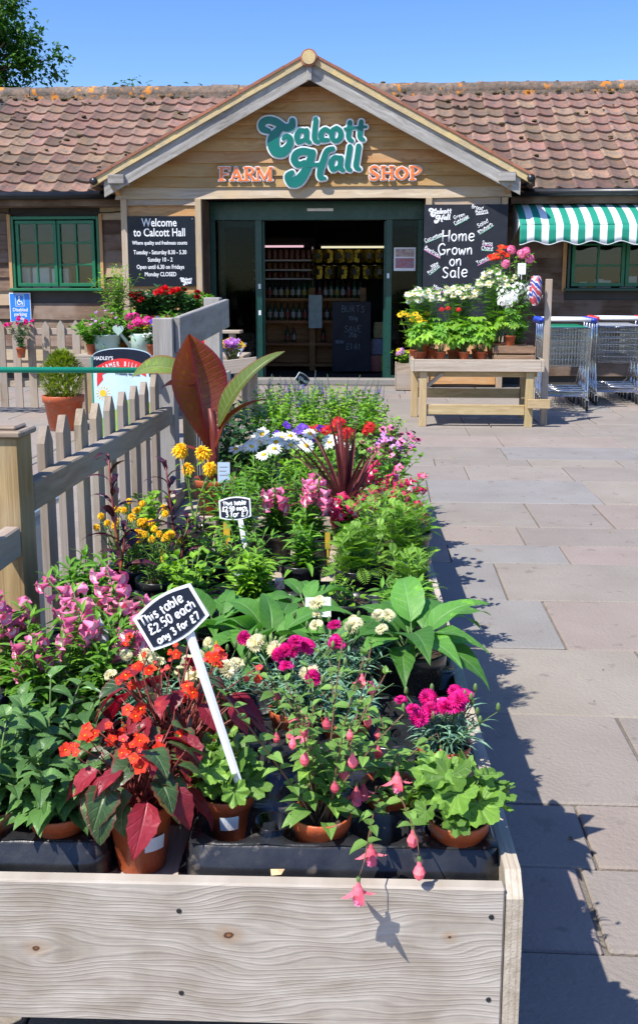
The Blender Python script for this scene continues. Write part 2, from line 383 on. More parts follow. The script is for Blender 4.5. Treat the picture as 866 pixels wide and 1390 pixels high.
_g('g', 3.4, '2.8,3.4 1.6,4 .4,2.8 .6,1 1.8,.6 2.8,1.8', '2.8,4 2.8,-1 1.6,-2.1 .4,-1.4'); _g('h', 3.3, '.3,6.2 .3,0', '.3,2.4 1.4,4 2.6,3.4 2.7,0')
_g('i', 1.3, '.5,4 .5,0', '.5,5.2 .55,5.4'); _g('k', 3, '.3,6 .3,0', '2.4,3.8 .5,1.8 2.6,0'); _g('l', 1.5, '.5,6.2 .5,.8 1,.1')
_g('m', 5, '.3,4 .3,0', '.3,2.6 1.3,4 2.2,3.4 2.3,0', '2.3,2.6 3.3,4 4.2,3.4 4.3,0'); _g('n', 3.3, '.3,4 .3,0', '.3,2.4 1.5,4 2.5,3.3 2.7,0')
_g('o', 3.4, '1.6,4 .4,3 .3,1.2 1.5,0 2.7,1 2.8,3 1.6,4'); _g('p', 3.4, '.3,4 .3,-2', '.3,2.6 1.5,4 2.8,3 2.7,1 1.5,0 .3,.8')
_g('r', 2.5, '.3,4 .3,0', '.3,2.2 1.2,3.8 2.3,3.7'); _g('s', 2.7, '2.3,3.5 1.3,4 .4,3.2 1.4,2.1 2.4,1.2 1.5,0 .2,.6')
_g('t', 2.6, '1.2,6 1.2,.8 2,.1', '.1,4 2.4,4.1'); _g('u', 3.4, '.3,4 .4,1 1.5,.1 2.7,1.4', '2.7,4 2.7,0'); _g('v', 3, '.2,4 1.4,0 2.7,4')
_g('w', 4.6, '.2,4 1.1,0 2.2,3.2 3.2,0 4.3,4'); _g('y', 3.2, '.3,4 .6,1.6 1.6,1 2.7,2', '2.8,4 2.6,-.8 1.4,-2 .3,-1.4')
_g('H', 4.6, '.5,6.2 .4,0', '3.9,6.2 3.7,0', '.4,3 3.8,3.2'); _g('G', 4.8, '4,5 2.6,6.1 .8,5 .3,2.6 1.4,.3 3.4,.3 4.1,2.4', '2.4,2.6 4.3,2.6')
_g('S', 3.8, '3.4,5.3 2,6.1 .6,5 1.6,3.4 3.2,2.2 2.6,.4 1.2,0 .1,1'); _g('T', 4.4, '.1,5.8 4.2,6.1', '2.2,6 2.1,0'); _g('B', 3.8, '.4,6 .4,0', '.4,6 2.6,5.6 2.6,3.6 .5,3.2', '.5,3.2 3.1,2.8 3,.6 .4,0')
_g('C', 4, '3.5,5.2 2.2,6 .6,4.6 .4,2 1.6,.2 3.5,.8'); _g('R', 4, '.4,6 .4,0', '.4,6 2.8,5.4 2.6,3.4 .5,3', '1.2,3 3.2,0'); _g('M', 5, '.3,0 .5,6 2.3,2 4.1,6 4.4,0')
_g('L', 3.4, '.5,6 .5,.1 3,.1'); _g('P', 3.6, '.4,6 .4,0', '.4,6 2.8,5.4 2.7,3.4 .5,3'); _g('U', 4, '.4,6 .4,1.4 1.8,0 3.4,1.4 3.4,6'); _g('A', 4.2, '.1,0 2,6 3.9,0', '.9,2.2 3.2,2.2')
_g('W', 5, '.2,6 1.3,0 2.5,4.6 3.7,0 4.8,6'); _g('V', 4, '.1,6 2,0 3.8,6'); _g('E', 3.6, '3,6 .4,6 .4,0 3.1,0', '.4,3.1 2.6,3.1'); _g('N', 4.2, '.4,0 .4,6 3.4,0 3.4,6'); _g('O', 4.4, '2.1,6 .5,4.8 .4,1.6 2,0 3.7,1.4 3.8,4.6 2.1,6')
_g('£', 4, '3.6,5 2.6,6 1.3,5.2 1.4,2 .3,.1 3.7,.1', '.3,3 3,3.1'); _g('2', 3.4, '.4,5 1.6,6 2.9,4.8 2,2.6 .2,.1 3.1,.1'); _g('3', 3.4, '.3,5.4 1.8,6 2.7,4.8 1.3,3.3', '1.3,3.3 3,2.2 2.2,.1 .2,.5')
_g('5', 3.4, '2.9,6 .7,6 .5,3.5 2.2,3.6 2.9,1.8 1.8,.1 .3,.5'); _g('0', 3.5, '1.6,6 .4,4.6 .4,1.4 1.6,0 2.8,1.4 2.8,4.6 1.6,6'); _g('7', 3.4, '.2,5.9 3,6 1.4,0'); _g('1', 2, '.3,5 1.2,6 1.2,0')
_g('6', 3.4, '2.6,5.8 1,4.6 .4,1.8 1.5,0 2.8,1.2 2.2,3 .6,2.4'); _g('4', 3.4, '2.2,0 2.2,6 .2,1.8 3.2,1.9'); _g('.', 1.2, '.4,0 .5,.3'); _g('p_', 1, '0,0 1,0'); _g('!', 1.2, '.5,6 .5,2', '.5,.2 .5,.5')
def spline(P, k=4):
    if len(P) < 3: return P
    out = []; Q = [P[0]] + list(P) + [P[-1]]
    for i in range(1, len(Q) - 2):
        a, b, c, d = Q[i - 1:i + 3]
        for j in range(k):
            t = j / k
            out.append(tuple(.5 * (2 * b[n] + (c[n] - a[n]) * t + (2 * a[n] - 5 * b[n] + 4 * c[n] - d[n]) * t * t + (3 * b[n] - a[n] - 3 * c[n] + d[n]) * t ** 3) for n in range(len(b))))
    return out + [tuple(P[-1])]
def chalk(s, parent, p, h, m, r, xdir=(1, 0, 0), up=(0, 0, 1), seed=1, name='lettering', under=None):
    """handwriting: h is the cap height; p the middle of the line; the writing stands proud of the board by r"""
    rg = random.Random(seed); k = h / 6.0; mb = MB(); wd = sum(2.2 if c == ' ' else GL[c][0] + .7 for c in s); x = -wd / 2
    for c in s:
        if c == ' ': x += 2.2; continue
        w_, st = GL[c]; dy = rg.uniform(-.3, .3); sc = rg.uniform(.94, 1.08)
        for q in st:
            pts = spline(q); mb.tube([((x + a * sc) * k, (b * sc + dy - 3) * k, 0) for a, b in pts], r, 5, 0, True, .55)
        x += w_ + .7
    o = part(name, mb, m, parent, True); o.matrix_local = frame(Vector(p), xdir, up)
    if under:
        u = MB(); u.tube([(-wd * k / 2, -3.9 * k, 0), (0, -4.2 * k, 0), (wd * k / 2, -3.8 * k, 0)], r * 1.3, 5, 0, True, .5)
        part('underline', u, under, parent).matrix_local = frame(Vector(p), xdir, up)
    return o
def fat(mb, P, y, d, grow=0.0, mi=0, k=5):
    """a plump pen stroke through (x, z, r) points, cut from a sheet: front at y, thickness d"""
    Q = spline(P, k); n = len(Q); Lf = []; Rt = []
    for i, (x, z, r) in enumerate(Q):
        a, b = Q[max(i - 1, 0)], Q[min(i + 1, n - 1)]
        t = Vector((b[0] - a[0], b[1] - a[1])); t = t.normalized() if t.length > 1e-9 else Vector((1, 0))
        nx, nz = -t.y, t.x; r = max(r + grow, 1e-4); yy = y - i * 1.2e-4
        Lf.append((x + nx * r, yy, z + nz * r)); Rt.append((x - nx * r, yy, z - nz * r))
    V = Lf + Rt; F = []
    for i in range(n - 1): F.append((i, i + 1, n + i + 1, n + i))
    back = [(a, y + d, c) for a, _, c in V]; b0 = 2 * n
    for i in range(n - 1): F += [(i, b0 + i, b0 + i + 1, i + 1), (n + i, n + i + 1, b0 + n + i + 1, b0 + n + i)]
    mb.add(V + back, F, mi)
    for e, s_ in ((0, -1), (n - 1, 1)):                                  # round ends
        x, z, r = Q[e]; r = max(r + grow, 1e-4); a, b = Q[max(e - 1, 0)], Q[min(e + 1, n - 1)]
        an = math.atan2(b[1] - a[1], b[0] - a[0]) + (math.pi if s_ < 0 else 0)
        ring = [(x + r * math.cos(an + q), z + r * math.sin(an + q)) for q in [(-math.pi / 2 + math.pi * j / 8) for j in range(9)]]
        yy = y - (e + .5) * 1.2e-4
        mb.add([(a_, yy, c_) for a_, c_ in ring] + [(a_, y + d, c_) for a_, c_ in ring], [tuple(range(9))] + [(j, 9 + j, 10 + j, j + 1) for j in range(8)], mi)

# ------------------------------------------------------------------ ground
ground = struct(part('ground', MB().add([(-300, -300, -.05), (300, -300, -.05), (300, 300, -.05), (-300, 300, -.05)], [(0, 1, 2, 3)]), mat('field_earth', (.06, .07, .03), (.10, .09, .05), .5, .9), None))
paving = struct(part('paving', MB().box(-14, 12, -4, 16, -.045, -.012), M['joint'], None))
rg = random.Random(7)
rows = [.15, .75, 1.32, 1.9, 2.22, 2.52, 3.1, 3.72, 4.33, 4.95, 5.32, 5.75, 6.42, 7.2, 7.8, 8.15, 8.8, 9.45, 10.05, 10.4, 11.0, 11.6, 12.3, 12.75, 13.35, 13.95, 14.32]
for y0, y1 in zip(rows, rows[1:]):
    x = -.40 * y1 - 1.5 - rg.random() * .6; xe = .26 * y1 + 1.6
    while x < xe:
        wd = rg.choice((.42, .6, .75, .9, 1.05)) * rg.uniform(.94, 1.06); g = rg.uniform(.002, .0055) if rg.random() < .8 else rg.uniform(.006, .011)
        mb = MB(); mb.cbox(g, wd - g, g, y1 - y0 - g, -.035, 0, .005)
        o = part('paving_slab', mb, M['slab_' + rg.choice('aaaabbccd')], paving)
        o.location = (x, y0, rg.uniform(-.002, .002)); o.rotation_euler = (rg.uniform(-.0015, .0015), rg.uniform(-.0015, .0015), rg.uniform(-.004, .004))
        x += wd

# ------------------------------------------------------------------ the farm shop
shop = thing('farm_shop', 'timber clad farm shop with red pantile roof and wide gabled entrance', 'shop', (0, 0, 0))
YM, YP, YB = 15.0, 14.3, 14.0                                            # main wall, porch wall, bargeboards
wall = MB()
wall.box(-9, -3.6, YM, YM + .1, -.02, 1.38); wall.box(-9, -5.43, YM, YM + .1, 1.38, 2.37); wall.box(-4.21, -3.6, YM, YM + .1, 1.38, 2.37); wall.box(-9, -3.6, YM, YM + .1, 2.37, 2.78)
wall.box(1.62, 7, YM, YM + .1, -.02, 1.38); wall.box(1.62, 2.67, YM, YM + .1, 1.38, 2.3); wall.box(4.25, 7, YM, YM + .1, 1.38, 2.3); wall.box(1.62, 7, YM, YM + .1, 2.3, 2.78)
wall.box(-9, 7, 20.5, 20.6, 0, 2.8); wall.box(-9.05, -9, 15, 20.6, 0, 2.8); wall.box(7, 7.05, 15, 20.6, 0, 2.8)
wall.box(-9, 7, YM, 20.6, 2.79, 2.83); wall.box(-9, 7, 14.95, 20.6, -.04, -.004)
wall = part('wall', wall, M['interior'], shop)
porch = MB()
porch.box(-3.62, -2.52, YP, YP + .08, -.02, 2.62); porch.box(.57, 1.65, YP, YP + .08, -.02, 2.62)
porch.box(-3.62, -3.54, YP + .08, YM - .002, -.02, 2.62); porch.box(1.57, 1.65, YP + .08, YM - .002, -.02, 2.62)
porch.box(-2.60, -2.52, YP + .08, YM, -.02, 2.6); porch.box(.57, .65, YP + .08, YM, -.02, 2.6)
porch.box(-3.62, 1.65, YP + .081, YM + .02, 2.625, 2.66)
gz = lambda x: 4.22 - .53 * abs(x + 1.0)
porch.add([(-3.9, YP + .02, 2.66), (1.9, YP + .02, 2.66), (-1, YP + .02, 4.18), (-3.9, YP + .06, 2.66), (1.9, YP + .06, 2.66), (-1, YP + .06, 4.18)], [(0, 1, 2), (5, 4, 3)])
porch = part('porch_wall', porch, M['clad_dark'], shop)
def board(parent, xb0, xb1, z0, z1, Y, m, xt0=None, xt1=None, seed=0, wane=.008):
    rg = random.Random(seed); xt0 = xb0 if xt0 is None else xt0; xt1 = xb1 if xt1 is None else xt1
    n = max(2, int((xb1 - xb0) / .16)); V = []; F = []; ph = rg.uniform(0, 50)
    for i in range(n + 1):
        t = i / n; xb = xb0 + (xb1 - xb0) * t; xt = xt0 + (xt1 - xt0) * t
        dz = wane * (mnoise.noise(Vector((xb * 1.1 + ph, ph, 0))) * 2.2 + mnoise.noise(Vector((xb * 3.7, ph, 5))))
        V += [(xb - xb0, -.004, dz), (xb - xb0, -.048, dz), (xt - xb0, -.011, z1 - z0 + .03), (xt - xb0, -.002, z1 - z0 + .03)]
    for i in range(n):
        a, b = 4 * i, 4 * i + 4
        F += [(a, b, b + 1, a + 1), (a + 1, b + 1, b + 2, a + 2), (a + 2, b + 2, b + 3, a + 3)]
    F += [(0, 1, 2, 3), (4 * n + 3, 4 * n + 2, 4 * n + 1, 4 * n)]
    return put('weatherboard', MB().add(V, F).mesh('weatherboard', [m]), parent, None, (xb0, Y, z0))
rg = random.Random(3)
def boards(parent, x0, x1, z0, z1, Y, mats, pitch=.205, holes=()):
    z = z0; k = 0
    while z < z1 - .05:
        h = pitch * rg.uniform(.9, 1.12); zt = min(z + h, z1); segs = [(x0, x1)]
        for hx0, hx1, hz0, hz1 in holes:
            if zt > hz0 + .02 and z < hz1 - .02: segs = [q for a, b in segs for q in ((a, min(b, hx0)), (max(a, hx1), b)) if q[1] - q[0] > .05]
        for a, b in segs: board(parent, a, b, z, zt, Y, M[rg.choice(mats)], seed=rg.randrange(9999))
        z = zt
boards(wall, -6.6, -3.66, .12, 2.72, YM, ('clad_dark', 'clad_dark', 'clad_grey'), holes=((-5.50, -4.14, 1.30, 2.43),))
boards(wall, 1.70, 5.2, .12, 2.72, YM, ('clad_dark',), holes=((2.60, 4.32, 1.30, 2.36),))
boards(porch, -3.56, -2.60, .05, 2.60, YP, ('clad_grey', 'clad'))
boards(porch, .65, 1.58, .05, 2.60, YP, ('clad_grey', 'clad'))
z = 2.585
while z < 4.0:
    h = .155 * rg.uniform(.92, 1.1); xb = min((4.20 - z) / .53, 2.72); xt = min((4.20 - z - h - .03) / .53, 2.72)
    if xt > .05: board(porch, -1 - xb, -1 + xb, z, z + h, YP, M[('clad', 'clad_grey')[(z < 3.0) and rg.random() < .75]], -1 - xt, -1 + xt, rg.randrange(9999), .006)
    z += h
def plank(name, parent, p0, p1, w_, th, m, face=(0, -1, 0), c=.004):
    """plank from p0 to p1, width w_ across, th thick towards `face`"""
    p0, p1 = Vector(p0), Vector(p1); L = (p1 - p0).length; x = (p1 - p0).normalized(); f = Vector(face)
    z = (f - x * f.dot(x)).normalized(); y = z.cross(x)
    mb = MB(); mb.cbox(0, L, -w_ / 2, w_ / 2, -th / 2, th / 2, min(c, th * .3))
    Mx = Matrix((x, y, z)).transposed().to_4x4(); Mx.translation = p0
    return part(name, mb, m, parent, M=Mx)
for x in (-3.60, -2.56, .61, 1.63):
    plank('corner_post', shop, (x, YP - .03, 0), (x, YP - .03, 2.585), .085, .075, M['clad_grey'])
# gable roof
groof = MB(); 
for s in (-1, 1):
    for (zt, zb, mi) in ((.0, -.10, 0),):
        xo = -1 + s * 3.0
        V = [(-1, YB + .05, 4.40 + zt), (xo, YB + .05, 4.40 - .53 * 3.0 + zt), (xo, 16.2, 4.40 - .53 * 3.0 + zt), (-1, 17.1, 4.40 + zt)]
        V += [(a, b, c + zb) for a, b, c in V]
        F = [(0, 1, 2, 3), (7, 6, 5, 4), (0, 4, 5, 1), (1, 5, 6, 2), (2, 6, 7, 3), (3, 7, 4, 0)]
        groof.add(V, F if s < 0 else [q[::-1] for q in F])
groof = part('gable_roof', groof, M['tile'], shop)
for s in (-1, 1):
    def sl(d, dz): return (-1 + s * d, 4.335 - .53 * d + dz)
    a = sl(.012, 0); b = sl(2.98, 0)
    def strip(name, m, d0, d1, zt, zb, y, th):
        q = [sl(d0, zb), sl(d1, zb), sl(d1, zt), sl(d0, zt)]
        if s < 0: q = q[::-1]
        mb = MB(); ang = math.atan2(-.53 * s, 1) ; org = Vector((q[0][0], y, q[0][1]))
        mb.poly(q, th, 0, T(0, y, 0)); Mi = (Matrix.Translation(org) @ Ry(-ang)).inverted(); mb.v = [tuple(Mi @ Vector(v)) for v in mb.v]
        return part(name, mb, m, groof, M=Matrix.Translation(org) @ Ry(-ang))
    strip('bargeboard', M['barge'], .015, 2.80, -.045, -.26, YB, .035)
    strip('verge_board', M['mortar'], .01, 2.94, .05, -.043, YB - .035, .06)
    strip('soffit_lining', M['clad'], .02, 2.75, -.14, -.17, YB + .036, .29)
    for k in range(10):
        d = .04 + k * .293
        strip('verge_tile', M['ridge_red'], d, d + .31, .088 + (k % 3) * .003, .052, YB - .05 - .004 * (k % 2), .14)
    bx = MB(); x = -1 + s * 2.62; bx.cbox(x - .11, x + .11, YB - .06, YB + .27, 2.765, 2.885, .004); part('eave_box', bx, M['barge'], groof)
    ex = -1 + s * 2.93; gt = MB(); gt.tube([(ex, YB - .06, 2.80), (ex, 14.9, 2.80)], .055, 8); part('gutter', gt, M['gutter'], groof, True)
    # brackets and shaded bearers under the eave
    plank('eave_bearer', groof, (-1 + s * 2.66, YP - .02, 2.66), (-1 + s * 2.66, YP - .3, 2.72), .07, .05, M['clad'], (s, 0, 0))
kp = MB(); kp.cbox(-1.035, -.965, YB - .05, YB, 4.06, 4.33, .006); part('apex_block', kp, M['barge'], groof)
rc = MB()
for k in range(6):
    rc.lathe([(.0, 0), (.112, 0), (.112, .46), (.0, .46)], 14, 0, Matrix.Translation((-1, YB - .08 + .45 * k, 4.335)) @ Rx(-math.pi / 2))
part('ridge_cap', rc, M['ridge_red'], groof)
rc = MB(); rc.lathe([(.0, 0), (.088, 0), (.088, .03), (0, .03)], 14, 0, Matrix.Translation((-1, YB - .105, 4.335)) @ Rx(-math.pi / 2)); part('ridge_end', rc, M['mortar'], groof)
# main roof
EY, EZ, SLP = 14.60, 2.73, .612; ca = 1 / math.hypot(1, SLP); sa = SLP * ca; RY = 17.60; RZ = EZ + (RY - EY) * SLP
rf = MB()
for (ya, za, yb, zb) in ((EY, EZ, RY, RZ), (2 * RY - EY, EZ, RY, RZ)):
    V = [(-9.2, ya, za - .03), (7.2, ya, za - .03), (7.2, yb, zb - .03), (-9.2, yb, zb - .03)]; V += [(x, y, z - .06) for x, y, z in V]
    rf.add(V, [(0, 1, 2, 3), (7, 6, 5, 4), (0, 4, 5, 1), (1, 5, 6, 2), (2, 6, 7, 3), (3, 7, 4, 0)])
for x in (-9.1, 7.1): rf.add([(x, EY + .3, EZ), (x, 2 * RY - EY - .3, EZ), (x, RY, RZ - .1)], [(0, 1, 2)])
roof = part('roof', rf, M['interior'], shop)
def pantile(seed):
    rg = random.Random(seed); n = 10; Wt, Lt = .285, .40; V = []; uv = []
    for j, y in enumerate((-.004, .0, .17, Lt)):
        for i in range(n + 1):
            t = i / n; z = .011 * math.cos(2 * math.pi * (t - .16)) + .019 * max(0, 1 - abs(t - .12) / .15) + rg.uniform(-.0015, .0015)
            V.append((t * Wt, y, z + .030 - y * .10 - (.038 if j == 0 else 0)))
    F = [(j * (n + 1) + i, j * (n + 1) + i + 1, (j + 1) * (n + 1) + i + 1, (j + 1) * (n + 1) + i) for j in range(3) for i in range(n)]
    return MB().add(V, F).mesh('roof_tile', [M['tile']])
tiles = [pantile(k) for k in range(4)]
rg = random.Random(11); SL = (RY - EY) / ca; nrow = 11; gauge = (SL - .08) / nrow; cnt = 0; rest = MB()
for r_ in range(nrow):
    y = EY - .05 + r_ * gauge * ca; z = EZ + (y - EY) * SLP
    for c_ in range(-24, 20):
        x = c_ * .262 + (.0) + rg.uniform(-.006, .006)
        if 4.40 - .53 * abs(x + .13 + 1.0) > z + .30 and abs(x + 1.1) < 3.0: continue
        xl, xr = -.385 * (y) - .35, .262 * y + .25
        Mx = Matrix(((1, 0, 0, 0), (0, ca, -sa, 0), (0, sa, ca, 0), (0, 0, 0, 1))); Mx.translation = (x, y, z + rg.uniform(0, .008))
        Mx = Mx @ Rz(rg.uniform(-.022, .022)) @ Rx(rg.uniform(-.012, .012)) @ T(0, rg.gauss(0, .008), 0)
        if xl < x < xr and cnt < 300:
            put('roof_tile', tiles[rg.randrange(4)], roof, Mx); cnt += 1
        else:
            me = tiles[rg.randrange(4)]; b = len(rest.v)
            rest.v += [tuple(Mx @ q.co) for q in me.vertices]; rest.a += [(.5, .5, .5)] * len(me.vertices)
            for p_ in me.polygons: rest.f.append(tuple(b + i for i in p_.vertices)); rest.m.append(0)
part('roof_tiling', rest, M['tile'], roof, kind='stuff')
for k in range(36):
    x = -8.6 + k * .44
    if -1.9 < x < -.6: pass
    mb = MB(); mb.lathe([(.135 + .012 * (k % 2), 0), (.14, .1), (.138, .2), (.14, .33), (.142, .45)], 18, 0, Ry(math.pi / 2), lambda q, z: 1 + .16 * mnoise.noise(Vector((math.cos(q) * 3, math.sin(q) * 3, z * 9 + k * 7))))
    o = part('ridge_tile', mb, M['ridge'], roof, True); o.location = (x, RY, RZ - .0 + rg.uniform(-.008, .008)); o.rotation_euler = (0, rg.uniform(-.01, .01), rg.uniform(-.01, .01))
bed = MB(); bed.box(-9, 7, RY - .15, RY + .15, RZ - .16, RZ - .02); part('ridge_bedding', bed, M['ridge'], roof)
ms = MB()
for k in range(330):
    v = rg.random() ** .7; x = rg.uniform(-6.5, 4.6); y = EY + (RY - EY) * v
    if k % 3: y = RY - rg.uniform(.0, .2); v = 1
    r = rg.uniform(.015, .042); z = EZ + (y - EY) * SLP + (.05 if v < 1 else .03 + .75 * max(0, .16 - (RY - y)))
    ms.lathe([(r, -.01), (r * .9, r * .3), (r * .4, r * .55), (0, r * .6)], 6, 0, T(x, y, z) @ Rz(rg.random() * 6) @ Matrix.Diagonal((1.5, 1, .8, 1)))
part('moss', ms, mat('moss', (.05, .045, .015), (.12, .09, .03), 40, .95, .8, 90), roof, kind='stuff')
for x0, x1 in ((-9, -3.72), (1.76, 7)):
    mb = MB(); mb.tube([(x0, EY - .07, EZ - .06), (x1, EY - .07, EZ - .065)], .055, 8); part('gutter', mb, M['gutter'], roof, True)
    plank('fascia', roof, (x0, EY + .06, EZ - .12), (x1, EY + .06, EZ - .12), .16, .03, M['clad_dark'])
    mb = MB(); mb.box(x0, x1, EY + .08, YM - .04, EZ - .2, EZ - .17); part('soffit', mb, M['clad_dark'], roof)
mb = MB(); pts = [(-5.8 + .2 * i, 14.93, 2.49 - .035 * math.sin(i * .9)) for i in range(11)]; mb.tube(pts, .008, 5); part('cable', mb, M['gutter'], shop, True)

def window(parent, x0, x1, z0, z1, Y, cols, rws, m, ajar=0):
    """casement with its own glazing bars; hinge on the right when ajar"""
    root = part('window', (lambda b: (b.cbox(0, x1 - x0, -.03, .03, 0, .05, .004), b.cbox(0, x1 - x0, -.03, .03, z1 - z0 - .05, z1 - z0, .004), b.cbox(0, .05, -.028, .028, .049, z1 - z0 - .049, .004), b.cbox(x1 - x0 - .05, x1 - x0, -.028, .028, .049, z1 - z0 - .049, .004), b)[-1])(MB()), m, parent)
    root.location = (x0, Y, z0); W, H = x1 - x0, z1 - z0
    if ajar:
        root.location = (x1, Y - .035, z0); root.rotation_euler = (0, 0, ajar)
        for v in root.data.vertices: v.co.x -= W
    ox = -W if ajar else 0
    for i in range(1, cols): part('glazing_bar', MB().cbox(ox + W * i / cols - .014, ox + W * i / cols + .014, -.022, .012, .049, H - .049, .004), m, root)
    for j in range(1, rws): part('glazing_bar', MB().cbox(ox + .049, ox + W - .049, -.019, .012, H * j / rws - .014, H * j / rws + .014, .004), m, root)
    for i in range(cols):
        for j in range(rws):
            a0, a1 = ox + max(W * i / cols, .04), ox + min(W * (i + 1) / cols, W - .04); b0, b1 = max(H * j / rws, .04), min(H * (j + 1) / rws, H - .04)
            part('pane', MB().box(a0 + .002, a1 - .002, .004, .008, b0 + .002, b1 - .002), M['glass'], root)
    return root
window(shop, -5.41, -4.80, 1.40, 2.35, YM - .02, 2, 3, M['green'])
window(shop, -4.80, -4.22, 1.40, 2.35, YM - .02, 2, 3, M['green'], -.10)
window(shop, 2.69, 3.44, 1.40, 2.28, YM - .02, 2, 3, M['green']); window(shop, 3.45, 4.22, 1.40, 2.28, YM - .02, 2, 3, M['green'])
for (a, b, t_) in ((-5.43, -4.20, 2.37), (2.67, 4.24, 2.30)):
    part('window_frame', (lambda m: (m.cbox(a - .04, a - .002, YM - .06, YM + .06, 1.36, t_ + .04, .004), m.cbox(b + .002, b + .04, YM - .06, YM + .06, 1.36, t_ + .04, .004), m.cbox(a - .002, b + .002, YM - .06, YM + .06, t_ - .005, t_ + .04, .004), m)[-1])(MB()), M['green'] if a < 0 else M['dgreen'], shop)
    part('window_sill', MB().cbox(a - .08, b + .08, YM - .13, YM + .04, 1.335, 1.375, .006), M['green'] if a < 0 else M['dgreen'], shop)
for x in (-5.50, -4.13): plank('window_trim', shop, (x, YM - .05, 1.33), (x, YM - .05, 2.44), .05, .04, M['clad'])
plank('window_trim', shop, (2.585, YM - .05, 1.33), (2.585, YM - .05, 2.36), .055, .04, M['clad'])

# sliding door front
D = 14.92; fr = MB()
def dm(px, py): return at(px, py, Y=D)
for x0, x1 in ((-2.515, -2.44), (-1.86, -1.76), (.035, .125), (.49, .565)): fr.cbox(x0, x1, D, D + .07, 0, 2.34, .004)
fr.cbox(-2.515, .565, D - .01, D + .10, 2.34, 2.60, .004); fr.cbox(-2.515, -1.861, D, D + .07, 0, .11, .004); fr.cbox(.126, .565, D, D + .07, 0, .11, .004)
door = part('door_frame', fr, M['dgreen'], shop)
for x0, x1 in ((-2.44, -1.86), (.125, .49)): part('side_pane', MB().box(x0, x1, D + .03, D + .038, .11, 2.34), M['doorglass'], door)
for x0, x1 in ((-2.38, -1.73), (.005, .55)):
    lf = MB()
    for a, b in ((x0, x0 + .065), (x1 - .065, x1)): lf.cbox(a, b, D + .09, D + .13, .02, 2.33, .004)
    lf.cbox(x0 + .064, x1 - .064, D + .09, D + .13, .02, .12, .004); lf.cbox(x0 + .064, x1 - .064, D + .09, D + .13, 2.25, 2.33, .004)
    q = part('sliding_leaf', lf, M['dgreen'], shop); part('leaf_pane', MB().box(x0 + .065, x1 - .065, D + .107, D + .113, .12, 2.25), M['doorglass'], q)
for x, z in ((-1.80, 1.40), (-1.80, 1.02), (.07, 1.55)): part('door_sticker', MB().box(x - .017, x + .017, D - .004, D - .0005, z - .035, z + .035), M['white'], door)
part('threshold', MB().cbox(-2.52, .57, 14.62, D - .002, -.01, .075, .008), M['slab_c'], shop)
part('sensor', MB().cbox(-1.1, -.72, D - .06, D - .011, 2.46, 2.50, .006), M['white'], door)
part('notice', MB().box(.15, .46, D + .012, D + .016, 1.62, 1.95), M['white'], door)
part('notice_print', MB().box(.17, .44, D + .009, D + .0115, 1.66, 1.80), mat('poster_print', (.45, .12, .10), (.25, .25, .35), 30, .6), door)
part('notice_print', MB().box(.17, .44, D + .009, D + .0115, 1.82, 1.93), mat('poster_print_pale', (.5, .42, .36), (.32, .22, .20), 26, .6), door)

# ------------------------------------------------------------------ writing on the gable
LG = thing('shop_sign', 'teal retro script letters with white outlines on the gable', 'sign', (0, YP - .10, 0))
def g2w(x, y): p = at(280 + x / 2.794, 140 + y / 2.794, Y=YP - .10); return p.x, p.z
UNIT = (g2w(100, 100)[0] - g2w(0, 100)[0]) / 100
def glyph(name, strokes, front, white, parent, grow=6.0, y=0, d=.03):
    mb = MB(); wb = MB()
    for k, st in enumerate(strokes):
        P = [(*g2w(a, b), r * UNIT) for a, b, r in st]
        fat(mb, P, y - .012 - k * .0035, .012, 0); fat(wb, P, y - k * .002, d, grow * UNIT)
    o = part(name, wb, white, parent); part('letter_face', mb, front, o)
GW = M['white']
script = [
 [[(236, 104, 10), (214, 95, 13), (212, 74, 13), (235, 62, 13), (266, 70, 14), (296, 90, 14), (322, 88, 15), (327, 66, 12)], [(292, 88, 10), (268, 108, 16), (254, 140, 22), (262, 176, 21), (290, 184, 18), (314, 160, 14), (318, 132, 11), (302, 124, 9), (292, 134, 6)]],
 [[(374, 104, 9), (354, 103, 9), (344, 124, 11), (350, 146, 9), (370, 138, 8)], [(381, 102, 9), (380, 134, 10), (393, 147, 7)]],
 [[(416, 60, 9), (412, 100, 10), (411, 134, 10), (424, 146, 7)]],
 [[(463, 104, 9), (450, 97, 8), (436, 112, 10), (438, 136, 10), (462, 138, 7)]],
 [[(494, 92, 8), (479, 104, 10), (477, 128, 10), (491, 142, 8), (508, 130, 10), (509, 106, 10), (494, 92, 8)]],
 [[(545, 72, 9), (541, 105, 10), (540, 130, 9), (553, 141, 7)], [(526, 96, 5), (562, 92, 5)]],
 [[(588, 70, 9), (584, 105, 10), (583, 127, 9), (596, 137, 7)], [(570, 92, 5), (606, 88, 5)]],
 [[(372, 222, 8), (352, 232, 12), (334, 216, 13), (340, 192, 13), (366, 181, 13), (398, 186, 12)], [(404, 186, 12), (392, 222, 15), (374, 262, 17), (350, 292, 20), (324, 298, 18), (310, 276, 13), (326, 262, 9)], [(384, 236, 7), (436, 230, 7)], [(480, 172, 9), (458, 180, 10), (446, 212, 12), (433, 252, 12), (432, 280, 10), (450, 284, 6)]],
 [[(502, 206, 9), (484, 206, 9), (474, 228, 11), (480, 250, 9), (500, 242, 8)], [(511, 206, 9), (508, 240, 10), (520, 253, 7)]],
 [[(545, 164, 10), (539, 205, 10), (535, 240, 10), (547, 252, 7)]], [[(578, 162, 10), (572, 205, 10), (568, 238, 10), (581, 249, 7)]]]
for k, g in enumerate(script): glyph('script_letter', g, M['teal'], GW, LG, y=-.0009 * k)
